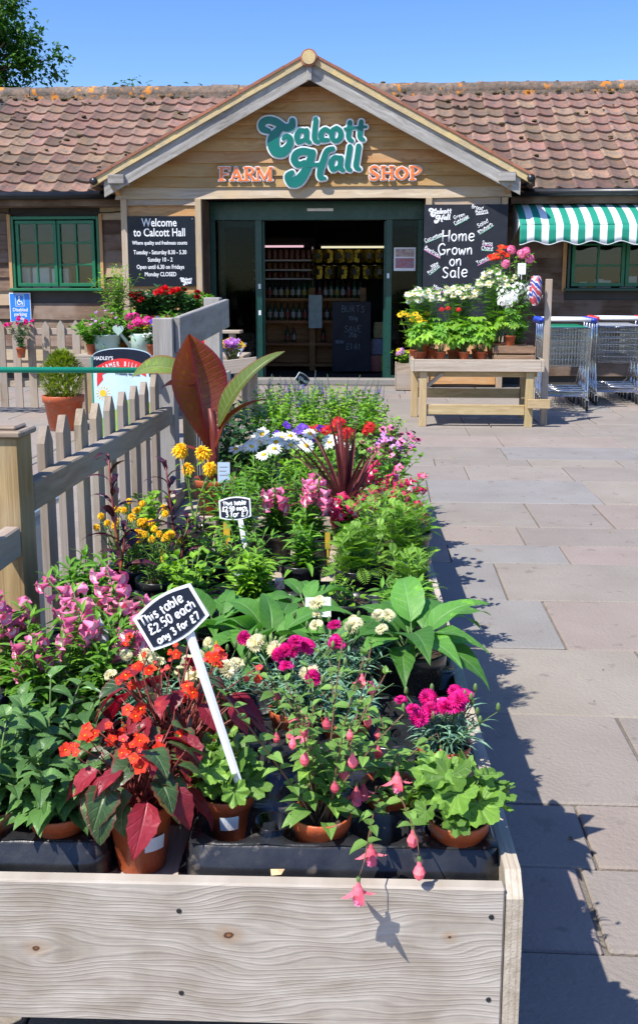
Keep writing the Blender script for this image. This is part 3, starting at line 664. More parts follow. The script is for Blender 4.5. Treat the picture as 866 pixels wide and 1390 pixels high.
for k in range(6): part('stand_off', MB().box(*(lambda p: (p[0] - .01, p[0] + .01))(g2w(300 + 50 * k, 130 if k < 3 else 225)), .03, .078, *(lambda p: (p[1] - .01, p[1] + .01))(g2w(300 + 50 * k, 130 if k < 3 else 225))), GW, LG)
def serif_word(label, x0, y0, y1, letters, seed):
    root = thing('word_sign', label, 'sign', (0, YP - .065, 0))
    m = (y0 + y1) / 2
    for k, (ch, a, b) in enumerate(letters):
        w_ = b - a; r = 4.4; t = 2.6
        G = {'F': [[(a + 12, y0 + 4, r + 1), (a + 12, y1 - 4, r + 1)], [(a + 3, y0 + 2, t), (b - 4, y0 + 2, t)], [(a + 12, m, t), (b - 10, m, t)], [(a + 3, y1 - 2, t), (a + 23, y1 - 2, t)], [(b - 4, y0 + 3, t), (b - 4, y0 + 12, 2)]],
             'A': [[(a + 8, y1 - 3, 3), (a + w_ / 2 - 2, y0 + 4, 3.4)], [(a + w_ / 2 - 2, y0 + 4, r + .6), (b - 9, y1 - 3, r + 1.4)], [(a + 13, y1 - 16, 2.4), (b - 14, y1 - 16, 2.4)], [(a + 1, y1 - 2, t), (a + 17, y1 - 2, t)], [(b - 19, y1 - 2, t), (b - 1, y1 - 2, t)]],
             'R': [[(a + 11, y0 + 4, r + 1), (a + 11, y1 - 4, r + 1)], [(a + 3, y0 + 2, t), (a + 26, y0 + 2, 3), (b - 10, y0 + 13, r), (a + 26, m + 1, 3), (a + 12, m + 1, t)], [(a + 24, m + 2, r), (b - 6, y1 - 4, r)], [(a + 2, y1 - 2, t), (a + 20, y1 - 2, t)], [(b - 12, y1 - 2, t), (b, y1 - 2, t)]],
             'M': [[(a + 8, y0 + 3, 3), (a + 7, y1 - 3, 3)], [(a + 9, y0 + 4, r + 1), (a + w_ / 2, y1 - 6, r)], [(a + w_ / 2, y1 - 6, 3), (b - 11, y0 + 4, 3)], [(b - 10, y0 + 4, r + 1), (b - 10, y1 - 4, r + 1)], [(a, y1 - 2, t), (a + 15, y1 - 2, t)], [(b - 19, y1 - 2, t), (b - 1, y1 - 2, t)], [(a + 1, y0 + 2, t), (a + 10, y0 + 2, t)], [(b - 10, y0 + 2, t), (b - 1, y0 + 2, t)]],
             'S': [[(b - 6, y0 + 15, 2.5), (b - 12, y0 + 4, 3.4), (a + 20, y0 + 2, 4), (a + 9, y0 + 13, r + .6), (a + 20, m - 1, r + 1), (b - 9, y1 - 15, r + .6), (b - 18, y1 - 3, 4), (a + 12, y1 - 3, 3.4), (a + 5, y1 - 15, 2.5)]],
             'H': [[(a + 10, y0 + 4, r + 1), (a + 10, y1 - 4, r + 1)], [(b - 10, y0 + 4, r + 1), (b - 10, y1 - 4, r + 1)], [(a + 10, m, t), (b - 10, m, t)]] + [[(c - 8, q, t), (c + 8, q, t)] for c in (a + 10, b - 10) for q in (y0 + 2, y1 - 2)],
             'O': [[(a + w_ / 2, y0 + 4, 3.2), (a + 9, m - 8, r + 1.4), (a + 9, m + 8, r + 1.4), (a + w_ / 2, y1 - 4, 3.2), (b - 9, m + 8, r + 1.4), (b - 9, m - 8, r + 1.4), (a + w_ / 2, y0 + 4, 3.2)]],
             'P': [[(a + 11, y0 + 4, r + 1), (a + 11, y1 - 4, r + 1)], [(a + 3, y0 + 2, t), (a + 26, y0 + 2, 3), (b - 8, y0 + 15, r + .6), (a + 26, m + 4, 3), (a + 12, m + 4, t)], [(a + 2, y1 - 2, t), (a + 21, y1 - 2, t)]]}[ch]
        mb = MB(); wb = MB()
        for j, st in enumerate(G):
            P = [(*(lambda p: (p.x, p.z))(at(280 + u / 2.794, 140 + v / 2.794, Y=YP - .065)), q * UNIT) for u, v, q in st]
            fat(mb, P, -.010 - j * .0022, .010, 0, k=4); fat(wb, P, -j * .0012, .02, 3.2 * UNIT, k=4)
        o = part('letter', wb, GW, root); part('letter_face', mb, M['orange'], o)
serif_word('orange serif word FARM fixed to the gable boards', 46, 241, 293, [('F', 46, 92), ('A', 90, 140), ('R', 141, 188), ('M', 188, 252)], 1)
serif_word('orange serif word SHOP fixed to the gable boards', 614, 237, 290, [('S', 614, 661), ('H', 662, 713), ('O', 715, 768), ('P', 770, 820)], 2)
def logo(parent, p, width, m, r0=1.0):
    """small one-colour copy of the script on a flat sign"""
    mb = MB(); k = width / 410.0; n = 0
    for g in script:
        for st in g:
            fat(mb, [((a - 400) * k, (190 - b) * k, r * k * 1.15 * r0) for a, b, r in st], -n * .0003, .002, 0, k=2); n += 1
    o = part('logo', mb, m, parent); o.location = p

# ------------------------------------------------------------------ boards on the porch
a, b = at(168, 293, Y=YP - .06), at(266, 388, Y=YP - .06); cx = (a.x + b.x) / 2; Wd = b.x - a.x; Hh = a.z - b.z
wel = thing('welcome_board', 'black board with white opening hours beside the shop entrance', 'sign', (cx, YP - .06, b.z))
part('panel', MB().cbox(-Wd / 2, Wd / 2, 0, .02, 0, Hh, .003), M['black_sign'], wel)
for s_, f, sz, cn, bo in (('Welcome', .905, .155, .80, .002), ('to Calcott Hall', .765, .155, .78, .002), ('Where quality and freshness counts', .62, .072, .74, .0012), ('Tuesday - Saturday 8.30 - 5.30', .485, .080, .76, .0012), ('Sunday 10 - 2', .38, .080, .80, .0012), ('Open until 6.30 on Fridays', .275, .080, .78, .0012), ('Monday CLOSED', .17, .080, .78, .0012)):
    text_part(s_, wel, (0, -.0015, Hh * f), sz, M['chalk'], bo, cn)
logo(wel, (Wd * .36, -.0015, Hh * .065), .17, M['chalk'])
for x in (-1, 1): part('screw', MB().lathe([(0, .004), (.008, .003), (.008, 0)], 8, 0, T(x * Wd * .47, -.001, Hh * .96) @ Rx(math.pi / 2)), M['metal'], wel)

a, b = at(576, 277, Y=YP - .07), at(686, 400, Y=YP - .07); Wd = b.x - a.x; zb = .72; Hh = a.z - zb
hg = thing('chalkboard', 'tall chalkboard saying home grown on sale beside the entrance', 'sign', (a.x, YP - .07, zb))
part('panel', MB().cbox(0, Wd, 0, .018, 0, Hh, .003), M['slate'], hg)
def hp(x, y): q = at(565 + x / 6.415, 265 + y / 6.415, Y=YP - .07); return Vector((q.x - a.x, -.002, q.z - zb))
hu = hp(1, 0).x - hp(0, 0).x
for s_, x, y, h, sd_ in (('Home', 372, 352, 92, 1), ('Grown', 345, 474, 84, 2), ('on', 348, 568, 84, 3), ('Sale', 342, 668, 92, 4)):
    chalk(s_, hg, hp(x, y), h * hu, M['chalk'], 7.0 * hu, seed=sd_)
for s_, x, y, h, an, u, sd_ in (('Broad', 535, 104, 30, -12, None, 5), ('Beans', 572, 138, 32, 8, 'chalk', 6), ('Green', 375, 175, 30, 18, None, 7), ('Cabbage', 392, 210, 28, 28, 'chalk_green', 8), ('Salad', 580, 240, 32, 28, None, 9), ('Rhubarb', 602, 282, 30, 32, 'chalk_green', 10), ('Cucumber', 152, 362, 30, 22, 'chalk_green', 11), ('Beetroot', 148, 490, 32, -28, 'chalk_pink', 12), ('New', 160, 600, 30, 38, None, 13), ('Potato', 150, 640, 30, 38, 'chalk_green', 14), ('Swiss', 622, 415, 30, -8, 'chalk_pink', 15), ('Chard', 620, 458, 30, -4, 'chalk_green', 16), ('Tomatoes', 606, 548, 32, 28, 'chalk_pink', 17), ('Marrow', 218, 812, 34, -18, 'chalk_pink', 18), ('Carrot', 500, 800, 30, 12, None, 19), ('Leek', 610, 680, 34, 10, None, 20)):
    A = R(an); chalk(s_, hg, hp(x, y), h * hu, M['chalk'], 3.0 * hu, (math.cos(A), 0, math.sin(A)), (-math.sin(A), 0, math.cos(A)), sd_, under=M[u] if u else None)
logo(hg, hp(205, 178), 200 * hu, M['chalk'])

a, b = at(12, 397, Y=YM - .06), at(43, 437, Y=YM - .06); Wd = b.x - a.x; Hh = a.z - b.z
ds = thing('parking_sign', 'blue disabled parking sign with wheelchair symbol on the cladding', 'sign', (a.x, YM - .06, b.z))
part('border', MB().cbox(0, Wd, 0, .012, 0, Hh, .003), M['white'], ds); part('panel', MB().box(.012, Wd - .012, -.003, -.0005, .012, Hh - .012), M['blue_sign'], ds)
for s_, f in (('Disabled', .42), ('parking', .27), ('only', .12)): text_part(s_, ds, (Wd / 2, -.0045, Hh * f), .072, M['white'], .0012, .92)
fr = MB()
for p, q in (((.30, .55), (.30, .93)), ((.70, .55), (.70, .93)), ((.30, .55), (.70, .55)), ((.30, .93), (.70, .93))): fat(fr, [(p[0] * Wd, p[1] * Hh, .0035), (q[0] * Wd, q[1] * Hh, .0035)], -.006, .002)
part('symbol_frame', fr, M['white'], ds)
sy = MB()
fat(sy, [(.47 * Wd, .86 * Hh, .012), (.471 * Wd, .861 * Hh, .012)], -.0055, .002); fat(sy, [(.47 * Wd, .81 * Hh, .009), (.48 * Wd, .71 * Hh, .009), (.58 * Wd, .70 * Hh, .008), (.62 * Wd, .61 * Hh, .008)], -.006, .002)
fat(sy, [(.44 * Wd, .75 * Hh, .006), (.38 * Wd, .68 * Hh, .006), (.44 * Wd, .60 * Hh, .006), (.55 * Wd, .63 * Hh, .006)], -.0065, .002)
part('wheelchair_symbol', sy, M['white'], ds)

# striped awning
t = NT('striped_canvas'); tc = t.n('ShaderNodeTexCoord'); sx = t.n('ShaderNodeSeparateXYZ'); t.l(tc.outputs['Object'], sx.inputs[0])
fr_ = t.math('GREATER_THAN', t.math('FRACT', t.math('DIVIDE', sx.outputs[0], .1925)), .5)
t.l(t.mix(fr_, (.005, .24, .16), (.80, .82, .82)), t.b.inputs['Base Color']); t.b.inputs['Roughness'].default_value = .8
aw = thing('awning', 'green and white striped canvas awning over the shop window', 'awning', (1.82, 0, 0)); LA = 3.4
prof = [(YM - .045 - .90 * q, 2.57 - .365 * (.62 * q + .38 * q ** 3)) for q in [i / 8 for i in range(9)]]
V = []; F = []; nx = 68
for i in range(nx + 1):
    x = LA * i / nx
    for (y, z) in prof: V.append((x, y, z + .006 * math.sin(x * 7)))
k = len(prof)
for i in range(nx):
    for j in range(k - 1): F.append((i * k + j, (i + 1) * k + j, (i + 1) * k + j + 1, i * k + j + 1))
me = MB().add(V, F); cv = part('canopy', me, t.m, aw, True)
cv.modifiers.new('thickness', 'SOLIDIFY').thickness = .004
V = []; F = []; ye, ze = prof[-1]
for i in range(nx * 2 + 1):
    x = LA * i / (nx * 2)
    for j in range(4): V.append((x, ye - .004 - .006 * math.sin(x * 16.3) * j / 3 - .003 * j, ze - (.235 + .024 * math.cos(x / .385 * 2 * math.pi)) * j / 3))
for i in range(nx * 2):
    for j in range(3): F.append((i * 4 + j, (i + 1) * 4 + j, (i + 1) * 4 + j + 1, i * 4 + j + 1))
vl = part('valance', MB().add(V, F), t.m, aw, True); vl.modifiers.new('thickness', 'SOLIDIFY').thickness = .004
hem = MB(); hem.tube([(x, y, z) for x, y, z in V[3::4]], .007, 5); part('hem', hem, M['white'], aw, True)
side = MB(); side.add([(0.002, y, z) for y, z in prof] + [(.002, YM - .045, prof[-1][1] - .2)], [tuple(range(len(prof) + 1))]); q = part('side_flap', side, t.m, aw); q.modifiers.new('thickness', 'SOLIDIFY').thickness = .004

# ------------------------------------------------------------------ inside the shop
YI = 17.3
def ip(px, py, Y=YI): return at(px, py, Y=Y)
rk = thing('bottle_rack', 'wooden bottle rack inside the shop doorway', 'rack', (0, YI, 0))
xl, xr = ip(357, 400).x, ip(493, 400).x
shz = [ip(400, 404).z, ip(400, 434).z, ip(400, 464).z]
for x in (xl, (xl + xr) / 2, xr): part('upright', MB().cbox(x - .05, x + .05, -.15, .15, 0, shz[0] + .17, .004), M['shelfwood'], rk)
for z in shz + [.12]: part('shelf', MB().cbox(xl + .051, (xl + xr) / 2 - .051, -.16, .16, z - .05, z, .003), M['shelfwood'], rk); part('shelf', MB().cbox((xl + xr) / 2 + .051, xr - .051, -.16, .16, z - .05, z, .003), M['shelfwood'], rk)
part('back_board', MB().box(xl, xr, .155, .17, .05, shz[0] + .1), M['shelfwood'], rk)
DIM = .55
bm = [mat('bottle_glass_' + n, c, c, 5, .15) for n, c in (('green', (.02, .05, .02)), ('brown', (.05, .025, .01)), ('dark', (.015, .015, .012)))]
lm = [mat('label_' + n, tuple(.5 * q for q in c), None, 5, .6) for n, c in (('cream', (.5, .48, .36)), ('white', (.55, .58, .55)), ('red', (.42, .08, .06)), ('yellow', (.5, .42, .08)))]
bb = MB().lathe([(0, 0), (.038, 0), (.04, .01), (.04, .17), (.034, .2), (.016, .235), (.014, .28), (0, .28)], 10).mesh('bottle', bm[:1], True)
lb = MB().lathe([(.0412, .05), (.0412, .14)], 10).mesh('bottle_label', lm[:1], True)
cp_ = MB().lathe([(.0155, .265), (.0155, .287), (0, .287)], 8).mesh('cap', [M['gutter']], True)
rg = random.Random(5)
def bottle(p, s=1.0):
    o = put('bottle', bb, None, None, p); o.scale = (s, s, s); tag(o, 'dark glass bottle with printed label on the wooden rack', 'bottle', 'bottles on the rack inside the shop')
    l = put('bottle_label', lb, o); put('cap', cp_, o)
    for q, ms_ in ((o, bm), (l, lm)):
        q.material_slots[0].link = 'OBJECT'; q.material_slots[0].material = rg.choice(ms_)
mid = (xl + xr) / 2
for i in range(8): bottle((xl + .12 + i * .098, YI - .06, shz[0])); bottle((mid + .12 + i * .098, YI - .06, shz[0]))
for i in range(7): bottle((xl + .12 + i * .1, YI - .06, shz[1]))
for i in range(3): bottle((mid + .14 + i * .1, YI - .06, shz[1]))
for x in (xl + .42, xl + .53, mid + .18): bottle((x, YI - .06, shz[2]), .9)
jr = thing('jar_shelving', 'white wall shelving of jars behind the wooden rack', 'shelving', (0, 18.6, 0))
x0, x1 = ip(345, 350, 18.6).x, ip(426, 350, 18.6).x; jz = [ip(390, q, 18.6).z for q in (352, 365, 377)]
for z in jz: part('shelf', MB().cbox(x0, x1, -.14, .14, z - .03, z, .003), M['white'], jr)
for x in (x0 - .02, x1 + .02): part('side', MB().box(x - .015, x + .015, -.15, .15, 0, jz[0] + .35), M['interior'], jr)
part('back', MB().box(x0, x1, .145, .16, 0, jz[0] + .4), M['interior'], jr)
jm = MB().lathe([(0, 0), (.038, 0), (.04, .02), (.04, .10), (.034, .115), (.034, .14), (0, .14)], 10).mesh('jar', lm[:1], True)
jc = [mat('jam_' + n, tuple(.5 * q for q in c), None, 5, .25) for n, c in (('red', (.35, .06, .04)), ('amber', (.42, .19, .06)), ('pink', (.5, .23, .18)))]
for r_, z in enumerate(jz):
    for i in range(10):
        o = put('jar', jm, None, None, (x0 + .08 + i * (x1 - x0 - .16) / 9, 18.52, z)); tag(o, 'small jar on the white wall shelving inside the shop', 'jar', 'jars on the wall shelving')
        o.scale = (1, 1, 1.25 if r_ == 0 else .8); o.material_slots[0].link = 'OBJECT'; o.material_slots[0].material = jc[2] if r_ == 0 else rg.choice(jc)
gold = mat('gold_foil', (.28, .19, .015), (.14, .085, .008), 18, .28, .8, 14, metal=.75)
gr = thing('packet_rail', 'metal rail for hanging packets behind the bottle rack', 'rail', (0, 18.2, 0))
ra, rb = ip(424, 340, 18.2), ip(524, 340, 18.2)
for q in (338, 360):
    zz = ip(470, q, 18.2).z; part('bar', MB().tube([(ra.x, .02, zz), (rb.x, .02, zz)], .01, 6), M['metal'], gr)
for x in (ra.x, rb.x): part('upright', MB().tube([(x, .05, 0), (x, .05, ip(470, 334, 18.2).z)], .015, 6), M['metal'], gr)
for r_, (q, n) in enumerate(((338, 7), (360, 6))):
    for i in range(n):
        zz = ip(470, q, 18.2).z; x = ra.x + .1 + i * (rb.x - ra.x - .2) / (n - 1); h = .2
        mb = MB()
        pr = [(-.085, -.22), (-.09, -.12), (-.085, -.02), (0, 0), (.085, -.02), (.09, -.12), (.085, -.22), (0, -.235)]
        mb.poly(pr, .01); mb.v = [(a, b - .035 * max(0, 1 - (abs(a) / .1) ** 2) * (1 if b < .005 else -1), c) for a, b, c in mb.v]
        o = part('packet', mb, gold, None); o.location = (x, 18.19, zz); o.rotation_euler = (0, rg.uniform(-.1, .1), rg.uniform(-.25, .25)); tag(o, 'shiny gold packet hanging from the rail inside the shop', 'packet', 'gold packets hanging inside the shop')
        part('print', MB().box(-.04, .04, -.039, -.036, -.16, -.06), M['gutter'], o)
for (pa, pb, pq, c) in ((352, 412, 334, (1, .62, .72)), (436, 526, 335, (1, .92, .6))):
    a, b = ip(pa, pq, 18.0), ip(pb, pq, 18.0)
    o = part('strip_light', MB().tube([(a.x, 18.0, a.z), (b.x, 18.0, a.z)], .018, 8), glow('lamp_' + str(pa), c, .6), None, True); tag(o, ('pinkish' if pa < 400 else 'yellowish') + ' fluorescent strip light inside the shop', 'light')
    part('bracket', MB().box(a.x - .05, b.x + .05, 18.0 - .02, 18.0 + .05, a.z + .02, a.z + .06), M['interior'], o)
a, b = ip(451, 409, 16.6), ip(503, 479, 16.6); bw = b.x - a.x; bh = a.z - b.z
ib = thing('floor_chalkboard', 'chalkboard on the shop floor with BURTS and SAVE chalked on it', 'chalkboard', (a.x, 16.6, 0))
part('panel', MB().cbox(0, bw, 0, .02, .03, a.z, .003), M['slate'], ib)
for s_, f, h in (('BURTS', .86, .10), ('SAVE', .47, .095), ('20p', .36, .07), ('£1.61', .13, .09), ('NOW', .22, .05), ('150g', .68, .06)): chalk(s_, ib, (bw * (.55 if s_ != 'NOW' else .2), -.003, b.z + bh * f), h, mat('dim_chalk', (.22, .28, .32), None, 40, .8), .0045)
a, b = ip(419, 400, 16.9), ip(437, 445, 16.9)
nb = thing('notice_board', 'narrow pale notice hanging in front of the bottle rack', 'notice', (a.x, 16.9, b.z))
part('sheet', MB().box(0, b.x - a.x, 0, .006, 0, a.z - b.z), mat('notice_sheet', (.30, .38, .38), (.22, .30, .28), 12, .5), nb)
part('hanger', MB().tube([((b.x - a.x) / 2, .003, a.z - b.z), ((b.x - a.x) / 2, .003, 2.78 - b.z)], .004, 4), M['gutter'], nb)
for i, c in enumerate(((.45, .08, .10), (.5, .38, .06), (.12, .2, .42), (.45, .12, .3), (.4, .33, .1))):
    o = part('crisp_bag', MB().poly([(-.09, 0), (.09, 0), (.1, .13), (.085, .26), (-.085, .26), (-.1, .13)], .06), mat('bag_%d' % i, c, tuple(q * .6 for q in c), 20, .3), None)
    p = ip(508 + 9 * (i % 2) , 470, 16.9); o.location = (p.x + .02 * i, 16.8 + .07 * i, [.02, .02, .29, .29, .56][i]); tag(o, ['red', 'yellow', 'blue', 'pink', 'gold'][i] + ' crisp bag stacked beside the shop chalkboard', 'bag')
for i, (px, h) in enumerate(((32, .42), (58, .42), (84, .40))):
    p = at(px, 380, Y=15.2); o = part('storage_box', MB().cbox(-.13, .13, -.06, .06, 0, h * .8, .01), M['white'], None); o.location = (p.x, 15.19, 1.345); tag(o, 'white box standing behind the green window beside the parking sign', 'box', 'white boxes behind the green window')
part('inner_sill', MB().box(-5.6, -4.0, 15.1, 15.7, 1.30, 1.344), M['interior'], shop); part('inner_sill', MB().box(2.5, 4.4, 15.1, 15.7, 1.30, 1.344), M['interior'], shop)
for i, (px, c, h) in enumerate(((790, (.75, .75, .75), .12), (800, (.8, .6, .1), .07), (812, (.7, .72, .75), .16), (822, (.72, .72, .74), .14), (846, (.7, .72, .75), .2), (856, (.7, .72, .75), .2))):
    p = at(px, 385, Y=15.3); o = part('window_carton', MB().cbox(-.06, .06, -.05, .05, 0, h, .006), mat('carton_%d' % i, c, None, 9, .5), None); o.location = (p.x, 15.25, 1.345); tag(o, ('small yellow' if i == 1 else 'pale') + ' carton behind the glass under the awning', 'carton', None if i == 1 else 'pale cartons behind the awning window')

# ------------------------------------------------------------------ fences
XF = -.90
def picket(name, parent, x, y, z0, z1, wd, th, m, axis='Y', tip=.05):
    """pointed picket, width along axis"""
    P = [(0, -wd / 2), (z1 - z0 - tip, -wd / 2), (z1 - z0 - .004, -.006), (z1 - z0 - .004, .006), (z1 - z0 - tip, wd / 2), (0, wd / 2)]
    V = [(a, b, -th / 2) for a, b in P] + [(a, b, th / 2) for a, b in P]; n = len(P)
    F = [tuple(range(n))[::-1], tuple(range(n, 2 * n))] + [(i, (i + 1) % n, n + (i + 1) % n, n + i) for i in range(n)]
    Mx = Matrix(((0, 0, 1), (0, 1, 0), (1, 0, 0))).to_4x4() if axis == 'Y' else Matrix(((0, 1, 0), (0, 0, 1), (1, 0, 0))).to_4x4()
    if axis == 'Y': F = [q[::-1] for q in F]
    Mx.translation = (x, y, z0)
    return part(name, MB().add(V, F), m, parent, M=Mx)
rg = random.Random(21)
pf = thing('picket_fence', 'weathered picket fence along the side of the flower tables', 'fence')
plank('post', pf, (XF - .02, 2.40, 0), (XF - .02, 2.40, 1.0), .095, .095, M['post'])
capm = MB(); capm.cbox(XF - .078, XF + .038, 2.34, 2.46, 1.0, 1.016, .004); capm.cbox(XF - .06, XF + .02, 2.36, 2.44, 1.016, 1.026, .004); part('post_cap', capm, M['fence'], pf)
for z in (.835, .30):
    plank('rail', pf, (XF + .008, 2.452, z), (XF + .008, 4.16, z), .075, .04, M['fence'], (1, 0, 0)); plank('rail', pf, (XF + .004, .9, z - .09), (XF + .004, 2.347, z - .09), .075, .04, M['fence'], (1, 0, 0))
for i in range(10):
    picket('picket', pf, XF - .026 + rg.uniform(-.002, .002), 2.53 + i * .169, .07, .985 + i * .003 + rg.uniform(-.008, .008), .072, .022, M['fence'])
for i in range(8): picket('picket', pf, XF - .026, 1.0 + i * .165, .07, .97, .072, .022, M['fence'])
hp_ = thing('slatted_panel', 'tall grey timber panel with thin slats and a wide top board', 'fence panel')
plank('post', hp_, (XF - .01, 4.22, 0), (XF - .01, 4.22, 1.235), .085, .085, M['panel']); plank('post', hp_, (XF - .01, 5.45, 0), (XF - .01, 5.45, 1.31), .085, .085, M['panel'])
plank('top_board', hp_, (XF + .048, 4.20, 1.165), (XF + .048, 5.55, 1.225), .15, .028, M['panel'], (1, 0, 0))
plank('rail', hp_, (XF + .045, 4.27, .87), (XF + .045, 5.5, .87), .06, .03, M['post'], (1, 0, 0)); plank('rail', hp_, (XF + .045, 4.27, .18), (XF + .045, 5.5, .18), .06, .03, M['panel'], (1, 0, 0))
for i in range(19): plank('slat', hp_, (XF + .072, 4.32 + i * .062, .1), (XF + .072, 4.32 + i * .062, .92), .034, .016, M['panel'], (1, 0, 0), .002)
plank('stud', hp_, (XF + .07, 4.30, .1), (XF + .07, 4.30, 1.08), .05, .05, M['post'], (1, 0, 0))
bf = thing('garden_fence', 'grey picket fence in front of the shop window', 'fence'); YF = 11.0
for i in range(14):
    x = -5.4 + i * .168; x = -3.33 - i * .168 - .02
    picket('picket', bf, x, YF - .03, .06, 1.02 + rg.uniform(-.008, .008), .085, .022, M['fence'], 'X', .06)
for z in (.90, .32): plank('rail', bf, (-5.8, YF + .0, z), (-3.22, YF + .0, z), .07, .035, M['fence'])
plank('post', bf, (-3.22, YF + .02, 0), (-3.22, YF + .02, 1.0), .09, .09, M['post']); plank('post', bf, (-3.05, 11.6, 0), (-3.05, 11.6, 1.18), .10, .10, M['post']); part('post_cap', MB().cbox(-3.125, -2.975, 11.53, 11.67, 1.18, 1.21, .006), M['post'], bf)
hr = thing('handrail', 'bright green handrail pipe crossing above the picket fence', 'handrail')
part('pipe', MB().tube([(-3.4, 4.12, 1.02), (XF - .055, 4.14, 1.022)], .0125, 10), M['pipe'], hr, True); part('pipe_post', MB().tube([(-3.4, 4.12, 0), (-3.4, 4.12, 1.03)], .0125, 10), M['pipe'], hr, True)
part('flange', MB().lathe([(0, 0), (.03, 0), (.03, .006), (0, .006)], 12, 0, T(XF - .0535, 4.14, 1.022) @ Ry(-math.pi / 2)), M['pipe'], hr)
bx_ = thing('storage_bin', 'pale blue plastic bin standing behind the picket fence', 'bin', (-1.32, 3.05, 0))
bcol = mat('pale_blue_plastic', (.28, .45, .62), (.34, .50, .66), 5, .3)
part('body', MB().cbox(-.2, .2, -.33, .33, .04, .62, .03), bcol, bx_); part('lid', MB().cbox(-.22, .22, -.35, .35, .621, .67, .02), bcol, bx_); part('seam', MB().cbox(.196, .21, -.02, .02, .06, .6, .004), M['gutter'], bx_)
part('base', MB().cbox(-.18, .18, -.3, .3, 0, .039, .01), M['gutter'], bx_)

# ------------------------------------------------------------------ flower tables in the foreground
ROT = R(1.7)
def flower_table(loc, label, W=1.0, L=2.12, H=.50):
    t_ = thing('flower_table', label, 'table', loc, ROT); th = .024; m = M['table']
    plank('front_board', t_, (-W + th, th / 2, H - .115), (-th - .0015, th / 2, H - .115), .23, th, M['front'] if H == .5 and L < 2.2 else m, (0, -1, 0), .003)
    for x in (-W + .07, -.5, -.045):
        for dz in (.045, .18): part('screw', MB().lathe([(0, .0012), (.0035, .001), (.0042, 0)], 10, 0, T(x, -.0002, H - dz) @ Rx(math.pi / 2)), M['gutter'], t_)
    plank('back_board', t_, (-W + th, L - th / 2, H - .085), (-th - .0015, L - th / 2, H - .085), .17, th, m, (0, -1, 0), .003)
    for x in (-th / 2, -W + th / 2):
        mb = MB(); zt, zl = H + .014, H - .24                          # side board with clipped corners
        P = [(0, zl), (L, zl), (L, zt - .03), (L - .03, zt), (.03, zt), (0, zt - .03)]
        V = [(a, -th / 2, b) for a, b in P] + [(a, th / 2, b) for a, b in P]; n = 6
        mb.add(V, [tuple(range(n)), tuple(range(2 * n - 1, n - 1, -1))] + [(i, n + i, n + (i + 1) % n, (i + 1) % n) for i in range(n)])
        Mx = Rz(math.pi / 2); Mx.translation = (x, 0, 0); part('side_board', mb, m, t_, M=Mx)
    for i in range(7):
        x0 = -W + th + .004 + i * (W - 2 * th) / 7; part('bed_plank', MB().cbox(0, L - 2 * th - .004, 0, (W - 2 * th) / 7 - .008, 0, .018, .002), m, t_, M=T(x0 + (W - 2 * th) / 7 - .008, th + .002, .4335) @ Rz(math.pi / 2))
    for x in (-W + .06, -.06):
        for y in (.06, L - .06): plank('leg', t_, (x, y, 0), (x, y, .432), .07, .07, m)
    for y in (.06, L - .06): plank('stretcher', t_, (-W + .096, y, .15), (-.096, y, .15), .06, .04, m)
    for y in (.4, L / 2, L - .4): plank('bearer', t_, (-W + .03, y, .405), (-.03, y, .405), .05, .04, m, (0, -1, 0))
    return t_
T1 = (.212, 1.335, 0); flower_table(T1, 'pale timber flower table with knotty front board')
c_, s_ = math.cos(ROT), math.sin(ROT); T2 = (.212 - 2.40 * s_, 1.335 + 2.40 * c_, 0); flower_table(T2, 'pale timber flower table between the slatted panel and the paving', L=2.3)

def tray(loc, nx, ny, label, cell=.117, H=.074, rz=ROT):
    mb = MB(); W, L = nx * cell, ny * cell; N = 24; r = cell * .405
    for i in range(nx):
        for j in range(ny):
            cx, cy = (i + .5) * cell, (j + .5) * cell; V = []; F = []
            for k in range(N):
                q = 2 * math.pi * k / N; c, s = math.cos(q), math.sin(q); m_ = max(abs(c), abs(s)); h = cell / 2
                dip = .004 * (1 - min(1, abs(abs(c) - abs(s)) * 1.6))            # low humps between the pots
                V += [(cx + c / m_ * h, cy + s / m_ * h, H - .006 + dip), (cx + c * r * 1.07, cy + s * r * 1.07, H - .004 + dip), (cx + c * r, cy + s * r, H - .009), (cx + c * r * .86, cy + s * r * .86, .006), (cx, cy, .006)]
            for k in range(N):
                a, b = 5 * k, 5 * ((k + 1) % N)
                F += [(a, b, b + 1, a + 1), (a + 1, b + 1, b + 2, a + 2), (a + 2, b + 2, b + 3, a + 3), (a + 3, b + 3, b + 4)]
            mb.add(V, [q[::-1] for q in F])
    def ring(g, z, n=40):
        P = []; rr = .03 + g
        for (cx, cy, a0) in ((W - .03, L - .03, 0), (.03, L - .03, 90), (.03, .03, 180), (W - .03, .03, 270)):
            for k in range(7): q = R(a0 + 15 * k); P.append((cx + rr * math.cos(q), cy + rr * math.sin(q), z))
        return P
    rings = [ring(-.004, H - .004), ring(.003, H - .009), ring(.0055, H * .55), ring(.0085, H * .52), ring(.0095, H * .40), ring(.010, .014), ring(.012, .008), ring(.022, .008), ring(.022, .001)]
    n = len(rings[0]); V = [p for q in rings for p in q]
    mb.add(V, [(i * n + k, i * n + (k + 1) % n, (i + 1) * n + (k + 1) % n, (i + 1) * n + k)[::-1] for i in range(len(rings) - 1) for k in range(n)])
    o = part('plant_tray', mb, M['blackpot'], None, True); o.location = loc; o.rotation_euler = (0, 0, rz); tag(o, label, 'tray')
    return o
BED = .4525
tray((-.285, 1.388, BED), 4, 5, 'black plastic pot tray behind the knotty front board with gaps between pots')
tray((-.775, 1.375, BED), 3, 4, 'black plastic pot tray under the dark leaved dahlias')
tray((-.80, 2.03, BED), 4, 6, 'black plastic pot tray under the pink penstemons')
tray((-.30, 2.10, BED), 4, 6, 'black plastic pot tray under the broad leaved foxgloves')
